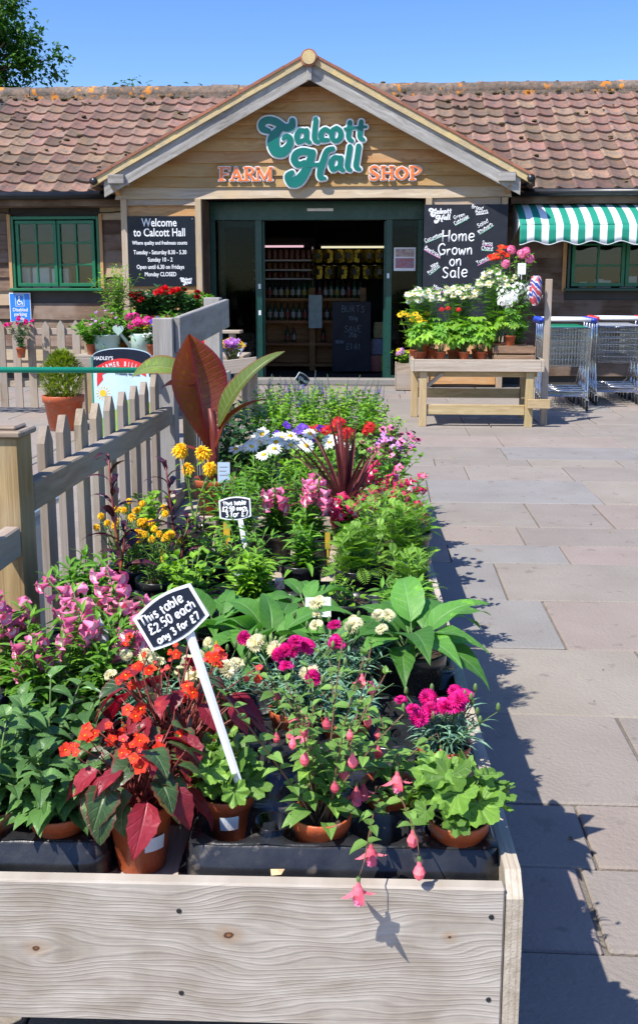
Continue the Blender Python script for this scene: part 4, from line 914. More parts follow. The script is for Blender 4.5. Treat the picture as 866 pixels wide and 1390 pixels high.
# broken smoky pot lying in the tray
o = part('plastic_cup', MB().lathe([(0, 0), (.022, 0), (.03, .075), (.028, .075), (.020, .004), (0, .004)], 16), M['clearplastic'], None, True); o.location = (-.165, 1.437, .462); o.rotation_euler = (.0, .06, 0); tag(o, 'empty smoky plastic cup standing in the pot tray', 'cup')
o = part('dry_leaf', MB().add([(-.008, -.005, 0), (.007, -.006, .003), (.011, .004, .006), (0, .009, .002), (-.01, .004, .005), (0, 0, .008)], [(0, 1, 5), (1, 2, 5), (2, 3, 5), (3, 4, 5), (4, 0, 5)]), mat('dry_leaf', (.6, .45, .25), (.5, .33, .15), 60, .8), None); o.location = at(376, 1187, z=.5015); tag(o, 'crumpled dry leaf on the knotty front board', 'leaf')

# price signs
def shield(W, H, b, n=8):
    P = []
    for i in range(n + 1): t = i / n; P.append((-W / 2 + W * t + 0, -H / 2 - b * math.sin(math.pi * t)))
    for i in range(n + 1): t = i / n; P.append((W / 2 - W * t, H / 2 + b * math.sin(math.pi * t)))
    return P
def price_sign(label, centre, xdir, up, W, H, foot, lines, r):
    rt = thing('price_sign', label, 'price sign', foot); ft = Vector(foot); c = Vector(centre) - ft
    Fm = frame(c, xdir, up) @ Rx(math.pi / 2).inverted() if False else None
    x = Vector(xdir).normalized(); u = Vector(up); u = (u - x * u.dot(x)).normalized(); nrm = x.cross(u)      # nrm faces the reader
    Mx = Matrix((x, -nrm, u)).transposed().to_4x4(); Mx.translation = c
    part('border', MB().poly(shield(W, H, H * .16), .003), M['white'], rt, M=Mx)
    k = .90; pn = MB().poly(shield(W * k, H * k * .96, H * .15), .0012); part('panel', pn, M['signblack'], rt, M=Mx @ T(0, -.0014, 0))
    for s__, dx, dy, h, sd_ in lines:
        A = c + x * dx * W + u * dy * H + nrm * .0024
        wd_ = sum(2.2 if c2 == ' ' else GL[c2][0] + .7 for c2 in s__) / 6; hh = min(h * H, .80 * W / wd_ * (1.0 - .25 * abs(dy)))
        chalk(s__, rt, A, hh, M['chalk'], r, x, u, sd_)
    top = c + x * (W * .13) - u * (H * .40) - nrm * .004; d = -top; L = d.length
    y = nrm - d.normalized() * nrm.dot(d.normalized()); y.normalize(); sdv = d.normalized().cross(y)
    st = MB(); V = []
    for t_, w_ in ((-.03, .0085), (.1, .0075), (1, .0062)):
        p = top + d * t_
        V += [p + sdv * w_ + y * .0008, p + sdv * w_ * .35 + y * .0028, p - sdv * w_ * .35 + y * .0028, p - sdv * w_ + y * .0008, p - sdv * w_ - y * .0012, p + sdv * w_ - y * .0012]
    F = [(6 * i + k_, 6 * i + (k_ + 1) % 6, 6 * i + 6 + (k_ + 1) % 6, 6 * i + 6 + k_) for i in range(2) for k_ in range(6)] + [tuple(range(6))[::-1], tuple(range(12, 18))]
    part('stake', st.add(V, F), M['white'], rt)
an = R(33)
ft = at(331, 1084, Y=1.462); cc = at(232, 838, Y=1.485)
price_sign('small black price sign chalked This table £2.50 each any 3 for £7', cc, (math.cos(an), .05, math.sin(an)), (-math.sin(an) * .97, .22, math.cos(an)), .108, .058, ft, [('This table', -.06, .30, .27, 1), ('£2.50 each', .02, -.02, .26, 2), ('any 3 for £7', .02, -.36, .27, 3)], .0017)
ft = at(339, 780, Y=2.78); cc = at(319, 690, Y=2.84)
price_sign('small black price sign standing in the black pot of young foliage', cc, (math.cos(R(4)), .06, math.sin(R(4))), (.02, .3, 1), .092, .052, ft, [('This table', 0, .28, .24, 4), ('£2.50 each', 0, -.03, .24, 5), ('3 for £7', .06, -.34, .28, 6)], .0022)
ft = at(421, 575, z=.56); cc = at(411, 515, Y=ft.y)
price_sign('price sign seen nearly edge on among the purple salvias', cc, (.55, 1, -.55), (.4, -.1, 1), .13, .05, ft, [('£2.50 each', 0, 0, .3, 7)], .002)

# ------------------------------------------------------------------ right hand display bench
rb_ = thing('display_bench', 'timber display bench of potted plants in front of the chalkboard', 'bench'); X0, X1, YA, YZ = .32, 1.56, 10.08, 10.95; m = M['table_tan']
plank('front_board', rb_, (X0, YA - .015, .615), (X1, YA - .015, .615), .12, .03, M['table']); plank('back_board', rb_, (X0, YZ, .615), (X1, YZ, .615), .12, .03, M['table'])
for x in (X0 - .016, X1 + .016): plank('side_board', rb_, (x, YA - .03, .615), (x, YZ + .015, .615), .12, .03, M['table'], (1, 0, 0))
for i in range(6): plank('bed_plank', rb_, (X0 + .003, YA + .075 + i * .142, .635), (X1 - .003, YA + .075 + i * .142, .635), .13, .02, M['table'], (0, 0, 1))
for x, y, h in ((X0 + .09, YA + .045, .55), (X1 - .10, YA + .045, .55), (X0 + .03, YZ - .05, .55), (X1 - .05, YZ - .05, .55)): plank('leg', rb_, (x, y, 0), (x, y, h), .075, .075, m)
plank('stretcher', rb_, (X0 + .13, YA + .05, .17), (X1 - .14, YA + .05, .17), .10, .04, m); plank('stretcher', rb_, (X0 + .07, YZ - .05, .26), (X1 - .09, YZ - .05, .26), .10, .04, m)
plank('apron', rb_, (X0 + .02, YA + .10, .525), (X1 - .02, YA + .10, .525), .06, .04, m); plank('brace', rb_, (X0 + .13, YA + .075, .40), (X0 + .28, YA + .075, .53), .04, .04, M['table'])
plank('side_rail', rb_, (X1 - .12, YA - .02, .24), (X1 + .10, YA - .02, .24), .09, .05, m)
plank('sign_post', rb_, (X1 + .075, YA + .20, 0), (X1 + .075, YA + .20, 1.455), .065, .045, M['fence'])
cr = thing('wooden_crate', 'brown wooden crate raising the white flowers on the display bench', 'crate', (1.30, 10.26, .646))
for z in (.04, .115):
    plank('crate_slat', cr, (-.20, -.13, z), (.20, -.13, z), .06, .012, M['crate']); plank('crate_slat', cr, (-.20, .13, z), (.20, .13, z), .06, .012, M['crate'])
    for x in (-.206, .206): plank('crate_slat', cr, (x, -.136, z), (x, .136, z), .06, .012, M['crate'], (1, 0, 0))
for i in range(4): plank('crate_slat', cr, (-.195, -.1 + .066 * i, .152), (.195, -.1 + .066 * i, .152), .058, .01, M['crate'], (0, 0, 1))
for x in (-.18, .18):
    for y in (-.11, .11): plank('crate_corner', cr, (x, y, 0), (x, y, .146), .03, .03, M['crate'])
# patriotic sleeve hanging on the post
t = NT('union_print'); v = t.coords((1, 1, 1), False); wv = t.n('ShaderNodeTexWave', wave_type='BANDS', bands_direction='DIAGONAL'); t.l(v, wv.inputs[0]); wv.inputs['Scale'].default_value = 6; wv.inputs['Distortion'].default_value = 2
c = t.mix(t.math('GREATER_THAN', wv.outputs[0], .62), (.62, .60, .62), (.50, .06, .09)); c = t.mix(t.math('LESS_THAN', wv.outputs[0], .2), c, (.03, .06, .35)); t.l(c, t.b.inputs['Base Color']); t.b.inputs['Roughness'].default_value = .35
mb = MB(); p = at(731, 392, Y=10.2)
mb.lathe([(.02, .13), (.04, .12), (.05, .05), (.055, -.03), (.045, -.10), (.02, -.16)], 18, 0, None, lambda q, z: 1 + .28 * math.sin(5 * q + z * 22))
o = part('gift_wrap', mb, t.m, None, True); o.location = (p.x - .03, 10.19, p.z); tag(o, 'crumpled red white and blue wrap hanging on the bench post', 'wrap')

# ------------------------------------------------------------------ shopping trolleys
def trolley(label, seat, ends):
    r_ = thing('shopping_trolley', label, 'trolley', (0, 0, 0), 0, None)
    W0, W1, L, z0, z1 = .265, .20, .74, .50, .93
    def wires(pts_list, rad=.0032): 
        mb = MB()
        for q in pts_list: mb.tube(q, rad, 4, 0, False)
        return mb
    def e(x, t, z): return (x * (W0 + (W1 - W0) * t), .06 + L * t, z)
    def zt(t): return z1 - .05 * t
    def zb(t): return z0 + .05 * t
    gate = [[e(-1 + 2 * i / 16, 0, z0), e(-1 + 2 * i / 16, 0, z1)] for i in range(17)] + [[e(-1, 0, z0 + (z1 - z0) * j / 6), e(1, 0, z0 + (z1 - z0) * j / 6)] for j in range(7)]
    part('rear_gate', wires(gate), M['metal'], r_)
    for s in (-1, 1):
        q = [[e(s, i / 18, zb(i / 18)), e(s, i / 18, zt(i / 18))] for i in range(19)] + [[e(s, 0, z0 + (z1 - z0) * j / 5), e(s, 1, zb(1) + (zt(1) - zb(1)) * j / 5)] for j in range(6)]
        part('basket_side', wires(q), M['metal'], r_)
    part('basket_front', wires([[e(-1 + 2 * i / 12, 1, zb(1)), e(-1 + 2 * i / 12, 1, zt(1))] for i in range(13)] + [[e(-1, 1, zb(1) + (zt(1) - zb(1)) * j / 5), e(1, 1, zb(1) + (zt(1) - zb(1)) * j / 5)] for j in range(6)]), M['metal'], r_)
    part('basket_floor', wires([[e(-1 + 2 * i / 12, 0, z0), e(-1 + 2 * i / 12, 1, zb(1))] for i in range(13)] + [[e(-1, j / 6, zb(j / 6)), e(1, j / 6, zb(j / 6))] for j in range(7)]), M['metal'], r_)
    part('basket_rim', wires([[e(-1, 0, z1), e(-1, 1, zt(1)), e(1, 1, zt(1)), e(1, 0, z1)]], .007), M['metal'], r_, True)
    part('handle', MB().tube([(-.255, 0, 1.02), (.255, 0, 1.02)], .019, 10), M['white'], r_, True)
    for s in (-1, 1):
        part('handle_end', MB().tube([(s * .256, 0, 1.02), (s * .30, 0, 1.02), (s * .305, .04, .99)], .026, 8), ends, r_, True)
        part('frame_tube', MB().tube([(s * .275, .0, 1.0), (s * .272, .07, .72), (s * .262, .12, .48), (s * .255, .02, .22), (s * .25, -.02, .13)], .0115, 8), M['metal'], r_, True)
        part('frame_tube', MB().tube([(s * .262, .12, .48), (s * .25, .30, .24), (s * .22, .62, .16), (s * .19, .74, .13)], .0105, 8), M['metal'], r_, True)
        for (x, y) in ((s * .25, -.02), (s * .19, .74)):
            w_ = part('wheel', MB().lathe([(0, -.014), (.05, -.014), (.06, -.008), (.06, .008), (.05, .014), (0, .014)], 16, 0, T(x, y + .02, .06) @ Ry(math.pi / 2)), M['gutter'], r_)
            fk = MB(); fk.box(x - .02, x - .016, y - .01, y + .03, .05, .13); fk.box(x + .016, x + .02, y - .01, y + .03, .05, .13); fk.box(x - .02, x + .02, y - .012, y + .032, .12, .135); part('castor_fork', fk, M['metal'], w_)
    part('base_rack', wires([[(-.245, .0 + .1 * i, .165), (.245 - .0, .0 + .1 * i, .165)] for i in range(7)], .006), M['metal'], r_)
    part('cross_bar', MB().tube([(-.255, .02, .22), (.255, .02, .22)], .0115, 8), M['metal'], r_, True)
    fl = MB(); fl.cbox(-.23, .23, .075, .36, .935, .941, .002); part('seat_flap', fl, seat, r_)
    return r_
fg = mat('green_flap', (.0, .24, .12), None, 6, .4); fgy = mat('grey_flap', (.4, .42, .45), None, 6, .4)
bl = mat('blue_plastic', (.02, .06, .45), None, 6, .35)
tA = trolley('chrome shopping trolley with blue handle ends and green seat flap', fg, bl); tA.location = (2.06, 11.55, 0); tA.rotation_euler.z = R(-4)
for k in range(1, 4):
    c = copy_tree(tA); c.location = (2.06 + .015 * k, 11.55 + .23 * k, 0); c['label'] = 'chrome trolley nested behind the blue handled trolley'; c['group'] = 'trolleys nested behind the blue handled one'
tB = trolley('chrome shopping trolley with red handle ends beside the blue handled one', fgy, M['red']); tB.location = (2.78, 12.10, 0); tB.rotation_euler.z = R(-5)
for k in range(1, 4):
    c = copy_tree(tB); c.location = (2.78 + .018 * k, 12.10 + .23 * k, 0); c['label'] = 'chrome trolley nested behind the red handled trolley'; c['group'] = 'trolleys nested behind the red handled one'
tC = copy_tree(tB); tC.location = (3.48, 12.35, 0); tC['label'] = 'red handled trolley alone beyond the nested rows'

# ------------------------------------------------------------------ ice cream A-board
ab = thing('pavement_sign', 'arched ice cream pavement sign with red banner behind the picket fence', 'sign', (0, 0, 0))
YS = 9.0; a, b = at(130, 600, Y=YS), at(205, 470, Y=YS); w2 = (b.x - a.x) / 2; cxs = (a.x + b.x) / 2; ab.location = (cxs, YS, 0); zt_ = at(168, 472, Y=YS).z; zs = at(168, 484, Y=YS).z
P = [(-w2, .02), (w2, .02), (w2, zs)] + [(w2 * math.cos(q), zs + (zt_ - zs) * math.sin(q)) for q in [math.pi * i / 14 for i in range(1, 14)]] + [(-w2, zs)]
part('panel', MB().poly(P, .02), mat('pale_print', (.50, .68, .78), (.62, .76, .82), 4, .45), ab)
def band(name, z0, z1, rise, m, y, x0=-1, x1=1, n=14):
    lo = [(w2 * (x0 + (x1 - x0) * i / n), z0 + rise * (1 - (x0 + (x1 - x0) * i / n) ** 2)) for i in range(n + 1)]; hi = [(x, z + z1 - z0) for x, z in lo][::-1]
    return part(name, MB().poly(lo + hi, .001, 0, T(0, y, 0)), m, ab)
P2 = [(-w2 * .985, zs - .1)] + [(x, zs - .1 + .055 * (1 - (x / w2) ** 2)) for x in [w2 * (-1 + i / 6) * .985 for i in range(1, 12)]] + [(w2 * .985, zs - .1), (w2 * .985, zs)] + [(w2 * .985 * math.cos(q), zs + (zt_ - zs - .008) * math.sin(q)) for q in [math.pi * i / 14 for i in range(1, 14)]] + [(-w2 * .985, zs)]
part('top_panel', MB().poly(P2, .001, 0, T(0, -.0013, 0)), M['signblack'], ab)
band('ribbon', zs - .215, zs - .115, .10, M['red'], -.003, -.86, .80)
part('ribbon_tail', MB().poly([(-w2 * .87, zs - .27), (-w2 * .66, zs - .205), (-w2 * .7, zs - .15), (-w2 * .87, zs - .19)], .001, 0, T(0, -.0022, 0)), M['red'], ab)
ws = "FARMER BILL'S"
for i, ch in enumerate(ws):
    if ch == ' ': continue
    u = -.74 + 1.46 * i / (len(ws) - 1); z = zs - .165 + .10 * (1 - u * u); sl_ = math.atan(-2 * u * .10 / w2)
    text_part(ch, ab, (w2 * u, -.0042, z), .060, M['white'], .0014, .62, (math.cos(sl_), 0, math.sin(sl_)), (-math.sin(sl_), 0, math.cos(sl_)), .0004)
text_part("HADLEY'S", ab, (-w2 * .62, -.0035, zs - .015), .045, M['white'], .001, .9, ext=.0004); text_part('Probably the best', ab, (w2 * .18, -.0035, zs - .155), .035, M['signblack'], .0006, .9, (1, 0, -.06), ext=.0004)
sn = MB(); sn.lathe([(0, .001), (.032, .001), (.032, 0)], 20, 0, T(-w2 * .68, -.0015, zs - .33) @ Rx(math.pi / 2))
for k in range(14):
    q = 2 * math.pi * k / 14; fat(sn, [(-w2 * .68 + math.cos(q) * .044, zs - .33 + math.sin(q) * .044, .003), (-w2 * .68 + math.cos(q) * .062, zs - .33 + math.sin(q) * .062, .003)], -.002, .001)
part('sun_print', sn, M['yellow'], ab)
part('grass_print', MB().poly([(-w2 * .98, .03), (w2 * .98, .03), (w2 * .98, .34), (w2 * .4, .40), (0, .35), (-w2 * .5, .22), (-w2 * .98, .18)], .001, 0, T(0, -.0014, 0)), mat('print_green', (.12, .42, .10), (.4, .5, .06), 6, .5), ab)
part('foot_frame', MB().box(-w2 - .012, -w2 - .001, -.004, .03, 0, zs), M['pipe'], ab); part('foot_frame', MB().box(w2 + .001, w2 + .012, -.004, .03, 0, zs), M['pipe'], ab)
lg = MB(); lg.poly([(-w2, .0), (w2, .0), (w2, zs), (-w2, zs)], .02, 0, T(0, .42, 0) @ Rx(R(24))); part('rear_panel', lg, M['white'], ab)

# ------------------------------------------------------------------ plant bench on the left with mint enamelware
YL = 10.35
pbn = thing('plant_bench', 'grey timber plant bench under the welcome board', 'bench'); xa, xb = at(100, 480, Y=YL).x, at(330, 480, Y=YL).x; zl = at(150, 482, Y=YL).z
for i in range(4): plank('top_plank', pbn, (xa, YL + .1 + .16 * i, zl - .015), (xb, YL + .1 + .16 * i, zl - .015), .15, .03, M['fence'], (0, 0, 1))
plank('front_rail', pbn, (xa, YL, zl - .09), (xb, YL, zl - .09), .12, .03, M['fence'])
for x in (xa + .06, (xa + xb) / 2, xb - .06):
    for y in (YL + .06, YL + .6): plank('leg', pbn, (x, y, 0), (x, y, zl - .031), .08, .08, M['fence'])
stp = thing('bench_riser', 'low timber riser at the back of the plant bench', 'riser', (0, 0, zl + .001))
plank('riser_top', stp, (xa + .2, YL + .62, .22), (xb - .1, YL + .62, .22), .26, .03, M['fence'], (0, 0, 1))
for x in (xa + .3, (xa + xb) / 2, xb - .2): plank('riser_leg', stp, (x, YL + .62, 0), (x, YL + .62, .204), .05, .2, M['fence'])
p = at(143, 470, Y=YL + .22)
pk = thing('mint_planter', 'mint green enamel planter with trailing leaves on the plant bench', 'planter', (p.x, YL + .22, zl)); part('bowl', MB().lathe([(0, 0), (.12, 0), (.15, .1), (.165, .19), (.175, .195), (.175, .205), (.155, .205), (.13, .02), (0, .02)], 24), M['mint'], pk, True)
p = at(192, 470, Y=YL + .24)
wc = thing('watering_can', 'mint green watering can planter with heart shaped spout end', 'watering can', (p.x, YL + .24, zl)); part('body', MB().lathe([(0, 0), (.11, 0), (.11, .20), (.105, .215), (.10, .215), (.10, .02), (0, .02)], 24), M['mint'], wc, True)
part('handle', MB().tube([(.10 * math.cos(q), 0, .20 + .16 * math.sin(q)) for q in [math.pi * i / 12 for i in range(13)]], .008, 6), M['mint'], wc, True)
part('spout', MB().tube([(-.10, -.02, .06), (-.19, -.07, .20), (-.21, -.09, .25)], [.022, .016, .014], 8), M['mint'], wc, True); part('spout_brace', MB().tube([(-.21, -.09, .24), (-.33, -.06, .05)], .014, 6), M['mint'], wc, True)
hm = []
for k in range(28):
    q = 2 * math.pi * k / 28; hm.append((.0038 * 16 * math.sin(q) ** 3 , .0038 * (13 * math.cos(q) - 5 * math.cos(2 * q) - 2 * math.cos(3 * q) - math.cos(4 * q))))
part('heart_rose', MB().poly(hm[::-1], .02, 0, T(-.215, -.115, .255)), M['mint'], wc)
fs = thing('flower_stand', 'timber stand of cut flower bunches beyond the slatted panel', 'stand', (0, 0, 0)); q = at(318, 492, Y=7.2)
plank('stand_front', fs, (q.x - .32, 7.1, q.z - .06), (q.x + .18, 7.1, q.z + .0), .10, .03, M['fence']); plank('stand_top', fs, (q.x - .3, 7.28, q.z - .03), (q.x + .18, 7.28, q.z - .03), .3, .03, M['fence'], (0, 0, 1))
for x in (q.x - .26, q.x + .12): plank('leg', fs, (x, 7.28, 0), (x, 7.28, q.z - .046), .07, .07, M['fence'])
STAND = q

# ------------------------------------------------------------------ leaves and flowers
PI = math.pi
SHAPE = {'ovate': lambda t: math.sin(PI * t ** .62), 'lance': lambda t: math.sin(PI * t ** .74) ** .9, 'strap': lambda t: (1 - t ** 3) * min(1, .35 + 4 * t),
         'obov': lambda t: math.sin(PI * t ** 1.25), 'broad': lambda t: math.sin(PI * t ** .68) ** .62, 'heart': lambda t: math.sin(PI * t ** .5) ** .8}
def leaf(L, W, shape='ovate', nl=6, na=1, fold=.25, droop=.6, wave=0.0, teeth=0.0, seed=0, twist=0.0):
    rg = random.Random(seed); V = []; uv = []; F = []; y = z = 0.0; f = SHAPE[shape]; ph = rg.uniform(0, 6)
    for i in range(nl + 1):
        t = i / nl; a = -droop * t + .25 * droop
        if i: y += math.cos(a) * L / nl; z += math.sin(a) * L / nl
        w = W * .5 * max(f(t), .02 if 0 < i < nl else .0) * (1 + teeth * (1 if i % 2 else -1))
        for j in range(-na, na + 1):
            u = j / na; x = u * w; zz = z + fold * abs(x) + wave * L * math.sin(t * 9 + ph + u) * abs(u)
            c, s = math.cos(twist * t), math.sin(twist * t)
            V.append((x * c, y, zz + x * s)); uv.append((.5 + .5 * u, t, .0))
    n = 2 * na + 1
    for i in range(nl):
        for j in range(n - 1): F.append((i * n + j, i * n + j + 1, (i + 1) * n + j + 1, (i + 1) * n + j))
    return MB().add(V, F, 0, uv)
def round_leaf(Rr, lobes=9, seed=0, cup=.35, n=54, frill=.13):
    rg = random.Random(seed); V = [(0, 0, 0)]; uv = [(.5, 0, 0)]; F = []; ph = rg.uniform(0, 6)
    for k, fr in enumerate((.45, .8, 1.0)):
        for i in range(n + 1):
            q = R(14) + (2 * PI - R(28)) * i / n - PI / 2; r = Rr * fr * (1 + frill * fr * fr * math.cos(lobes * (q + PI / 2)) + .045 * math.cos(lobes * 3 * q + ph) * (k == 2))
            z = cup * Rr * fr * fr * .6 + .15 * Rr * fr * math.sin(lobes * (q + PI / 2) + .6) + .16 * Rr * fr * math.sin(2 * q + ph)
            V.append((r * math.cos(q), r * math.sin(q) + Rr * .1, z)); uv.append((.5 + .5 * abs(math.sin(lobes * .5 * (q + PI / 2))) * fr, fr, 0))
    m = n + 1
    for i in range(n): F.append((0, 1 + i, 2 + i))
    for k in range(2):
        for i in range(n): F.append((1 + k * m + i, 1 + (k + 1) * m + i, 2 + (k + 1) * m + i, 2 + k * m + i))
    return MB().add(V, F, 0, uv)
def palmate(L, n=7, seed=0, w=.30):
    mb = MB(); rg = random.Random(seed)
    for k in range(n):
        a = (k - (n - 1) / 2) * R(250) / n; l = L * (1 - .35 * abs(k - (n - 1) / 2) / (n / 2)) * rg.uniform(.92, 1.08)
        mb.merge(leaf(l, l * w * 1.25, 'obov', 4, 1, .25, .7, seed=seed + k), Rz(a) @ Rx(.1))
    return mb
def fern(L, n=9, seed=0):
    """feathery leaf"""
    mb = MB(); rg = random.Random(seed); mb.merge(leaf(L, L * .03, 'strap', 4, 1, 0, .8), S(1))
    for k in range(1, n + 1):
        t = k / (n + 1); l = L * .34 * math.sin(PI * t ** .8) + .004
        for s in (-1, 1): mb.merge(leaf(l, l * .28, 'lance', 2, 1, .1, .3), T(0, L * t * .96, -.3 * L * t * t) @ Rz(-s * 1.0) @ Rx(.1))
    return mb
def petalring(mb, n, r, w, el, shape='obov', z=0.0, mi=0, droop=.4, nl=3, rg=None, r0=0.0, fold=.1, ph=0.0):
    for k in range(n):
        a = ph + 2 * PI * k / n + (rg.uniform(-.12, .12) if rg else 0); s = rg.uniform(.88, 1.1) if rg else 1
        mb.merge(leaf(r * s, w, shape, nl, 1, fold, droop), Rz(a) @ T(0, r0, z) @ Rx(el + (rg.uniform(-.15, .15) if rg else 0)), mi, (rg.random() if rg else .5))
    return mb
def daisy(seed, r=.02, n=18):
    rg = random.Random(seed); mb = MB(); petalring(mb, n, r, r * .36, .08, 'obov', 0, 0, .35, 3, rg, r * .22)
    mb.lathe([(r * .32, 0), (r * .29, r * .12), (r * .15, r * .2), (0, r * .22)], 10, 1); return mb
def carnation(seed, r=.017):
    rg = random.Random(seed); mb = MB()
    for q, (n, el, k) in enumerate(((7, .0, 1.08), (6, .40, .88), (5, .85, .66))):
        for i in range(n):
            a = 2 * PI * i / n + q * .37 + rg.uniform(-.15, .15); l = r * k * rg.uniform(.9, 1.1); V = [(0, 0, 0)]; uv = [(.5, 0, 0)]; m = 9
            for j in range(m):
                u = (j / (m - 1) - .5); rr = l * (1 - .20 * (j % 2)) ; V.append((math.sin(u * 1.25) * rr, math.cos(u * 1.25) * rr, .13 * l * (1 if j % 2 else -1))); uv.append((.5 + u, 1, 0))
            p = MB().add(V, [(0, j + 2, j + 1) for j in range(m - 1)], 0, uv); mb.merge(p, Rz(a) @ T(0, .001, .0008 * q) @ Rx(el + rg.uniform(-.35, .35)), 0, rg.random())
    mb.lathe([(.0035, -.018), (.0048, -.008), (.005, 0)], 7, 1); return mb
def marigold(seed, r=.02):
    rg = random.Random(seed); mb = MB()
    for q in range(6):
        el = -.15 + q * .28; petalring(mb, 14 - q * 2, r * (1 - q * .12), r * .42, el, 'obov', q * r * .10, 0, .9, 2, rg, r * .10, .3, q * .4)
    mb.lathe([(.002, -.014), (r * .3, -.008), (r * .35, 0)], 8, 1); return mb
def bell(seed, L=.026, r=.010):
    """tubular flower, mouth towards +Z, throat pale"""
    rg = random.Random(seed); mb = MB(); N = 15; pr = [(.16, 0), (.32, .2), (.55, .55), (.70, .82), (.85, .93), (1.35, 1.02)]; V = []; F = []; uv = []
    for i, (k, t) in enumerate(pr):
        for j in range(N):
            q = 2 * PI * j / N; lob = 1 + (.22 * math.cos(5 * q) if i == len(pr) - 1 else .0); V.append((r * k * lob * math.cos(q), r * k * lob * math.sin(q), L * t - (.003 * math.cos(5 * q) if i == 5 else 0))); uv.append((.5, t, 0))
    for i in range(len(pr) - 1):
        for j in range(N): F.append((i * N + j, i * N + (j + 1) % N, (i + 1) * N + (j + 1) % N, (i + 1) * N + j))
    mb.add(V, F, 0, uv); mb.lathe([(r * .52, L * .6), (r * .66, L * .8), (r * .80, L * .915)], N, 1); mb.lathe([(0, -.002), (r * .3, .001), (r * .3, L * .18)], 7, 2)
    return mb
def fuchsia(seed, L=.030, r=.0075, open_=False):
    mb = MB(); mb.lathe([(.0012, 0), (.002, -.004), (.0032, -.010), (r * .7, -.013), (r, -L * .62), (r * .75, -L * .82), (0, -L)], 9, 0)
    if open_:
        rg = random.Random(seed)
        for k in range(4): mb.merge(leaf(L * .85, r * 1.3, 'lance', 4, 1, .1, -1.2), T(0, 0, -.012) @ Rz(k * PI / 2 + .3) @ Rx(-.9), 0, rg.random())
        for k in range(8): mb.merge(leaf(L * .7, r * 1.4, 'obov', 3, 1, .2, .2), T(0, 0, -.014) @ Rz(k * PI / 4) @ Rx(-1.25), 1, rg.random())
    mb.lathe([(.0018, .003), (.0026, 0), (.002, -.005)], 6, 2); return mb
def five(seed, r=.011, n=5, mi=0, el=.25):
    rg = random.Random(seed); mb = MB(); petalring(mb, n, r, r * .9, el, 'obov', 0, 0, .5, 3, rg, .0006); mb.lathe([(.0016, 0), (.0016, .002), (0, .003)], 6, 1); return mb
def umbel(seed, r=.028, n=16, fr=.011):
    rg = random.Random(seed); mb = MB(); base = [five(seed * 7 + k, fr) for k in range(3)]
    for k in range(n):
        z = 1 - 1.25 * (k + .5) / n; a = 2.4 * k; s = math.sqrt(max(0, 1 - z * z)); d = Vector((s * math.cos(a), s * math.sin(a), z))
        q = d.to_track_quat('Z', 'Y').to_matrix().to_4x4(); q.translation = d * r * rg.uniform(.85, 1.05); mb.merge(base[k % 3], q, 0, rg.random())
    return mb
def rose(seed, r=.028):
    rg = random.Random(seed); mb = MB()
    for q, (n, el, k) in enumerate(((6, .1, 1.0), (6, .55, .92), (5, .95, .78), (4, 1.25, .6), (3, 1.45, .45))): petalring(mb, n, r * k, r * .85, el, 'obov', 0, 0, -.5, 3, rg, r * .06, -.35, q * .6)
    mb.lathe([(.002, -.012), (.007, -.005), (.006, .002)], 7, 1); return mb
def spike(seed, L=.07, r=.006, n=22):
    rg = random.Random(seed); mb = MB()
    for k in range(n):
        t = k / n; a = 2.4 * k; s = (1 - .75 * t) ; mb.merge(leaf(.012 * s, .008 * s, 'obov', 2, 1, .3, .8), T(math.cos(a) * r * .2, math.sin(a) * r * .2, L * t) @ Rz(a - PI / 2) @ Rx(.5), 0, rg.random())
    mb.tube([(0, 0, -.01), (0, 0, L)], .0015, 5, 1); return mb

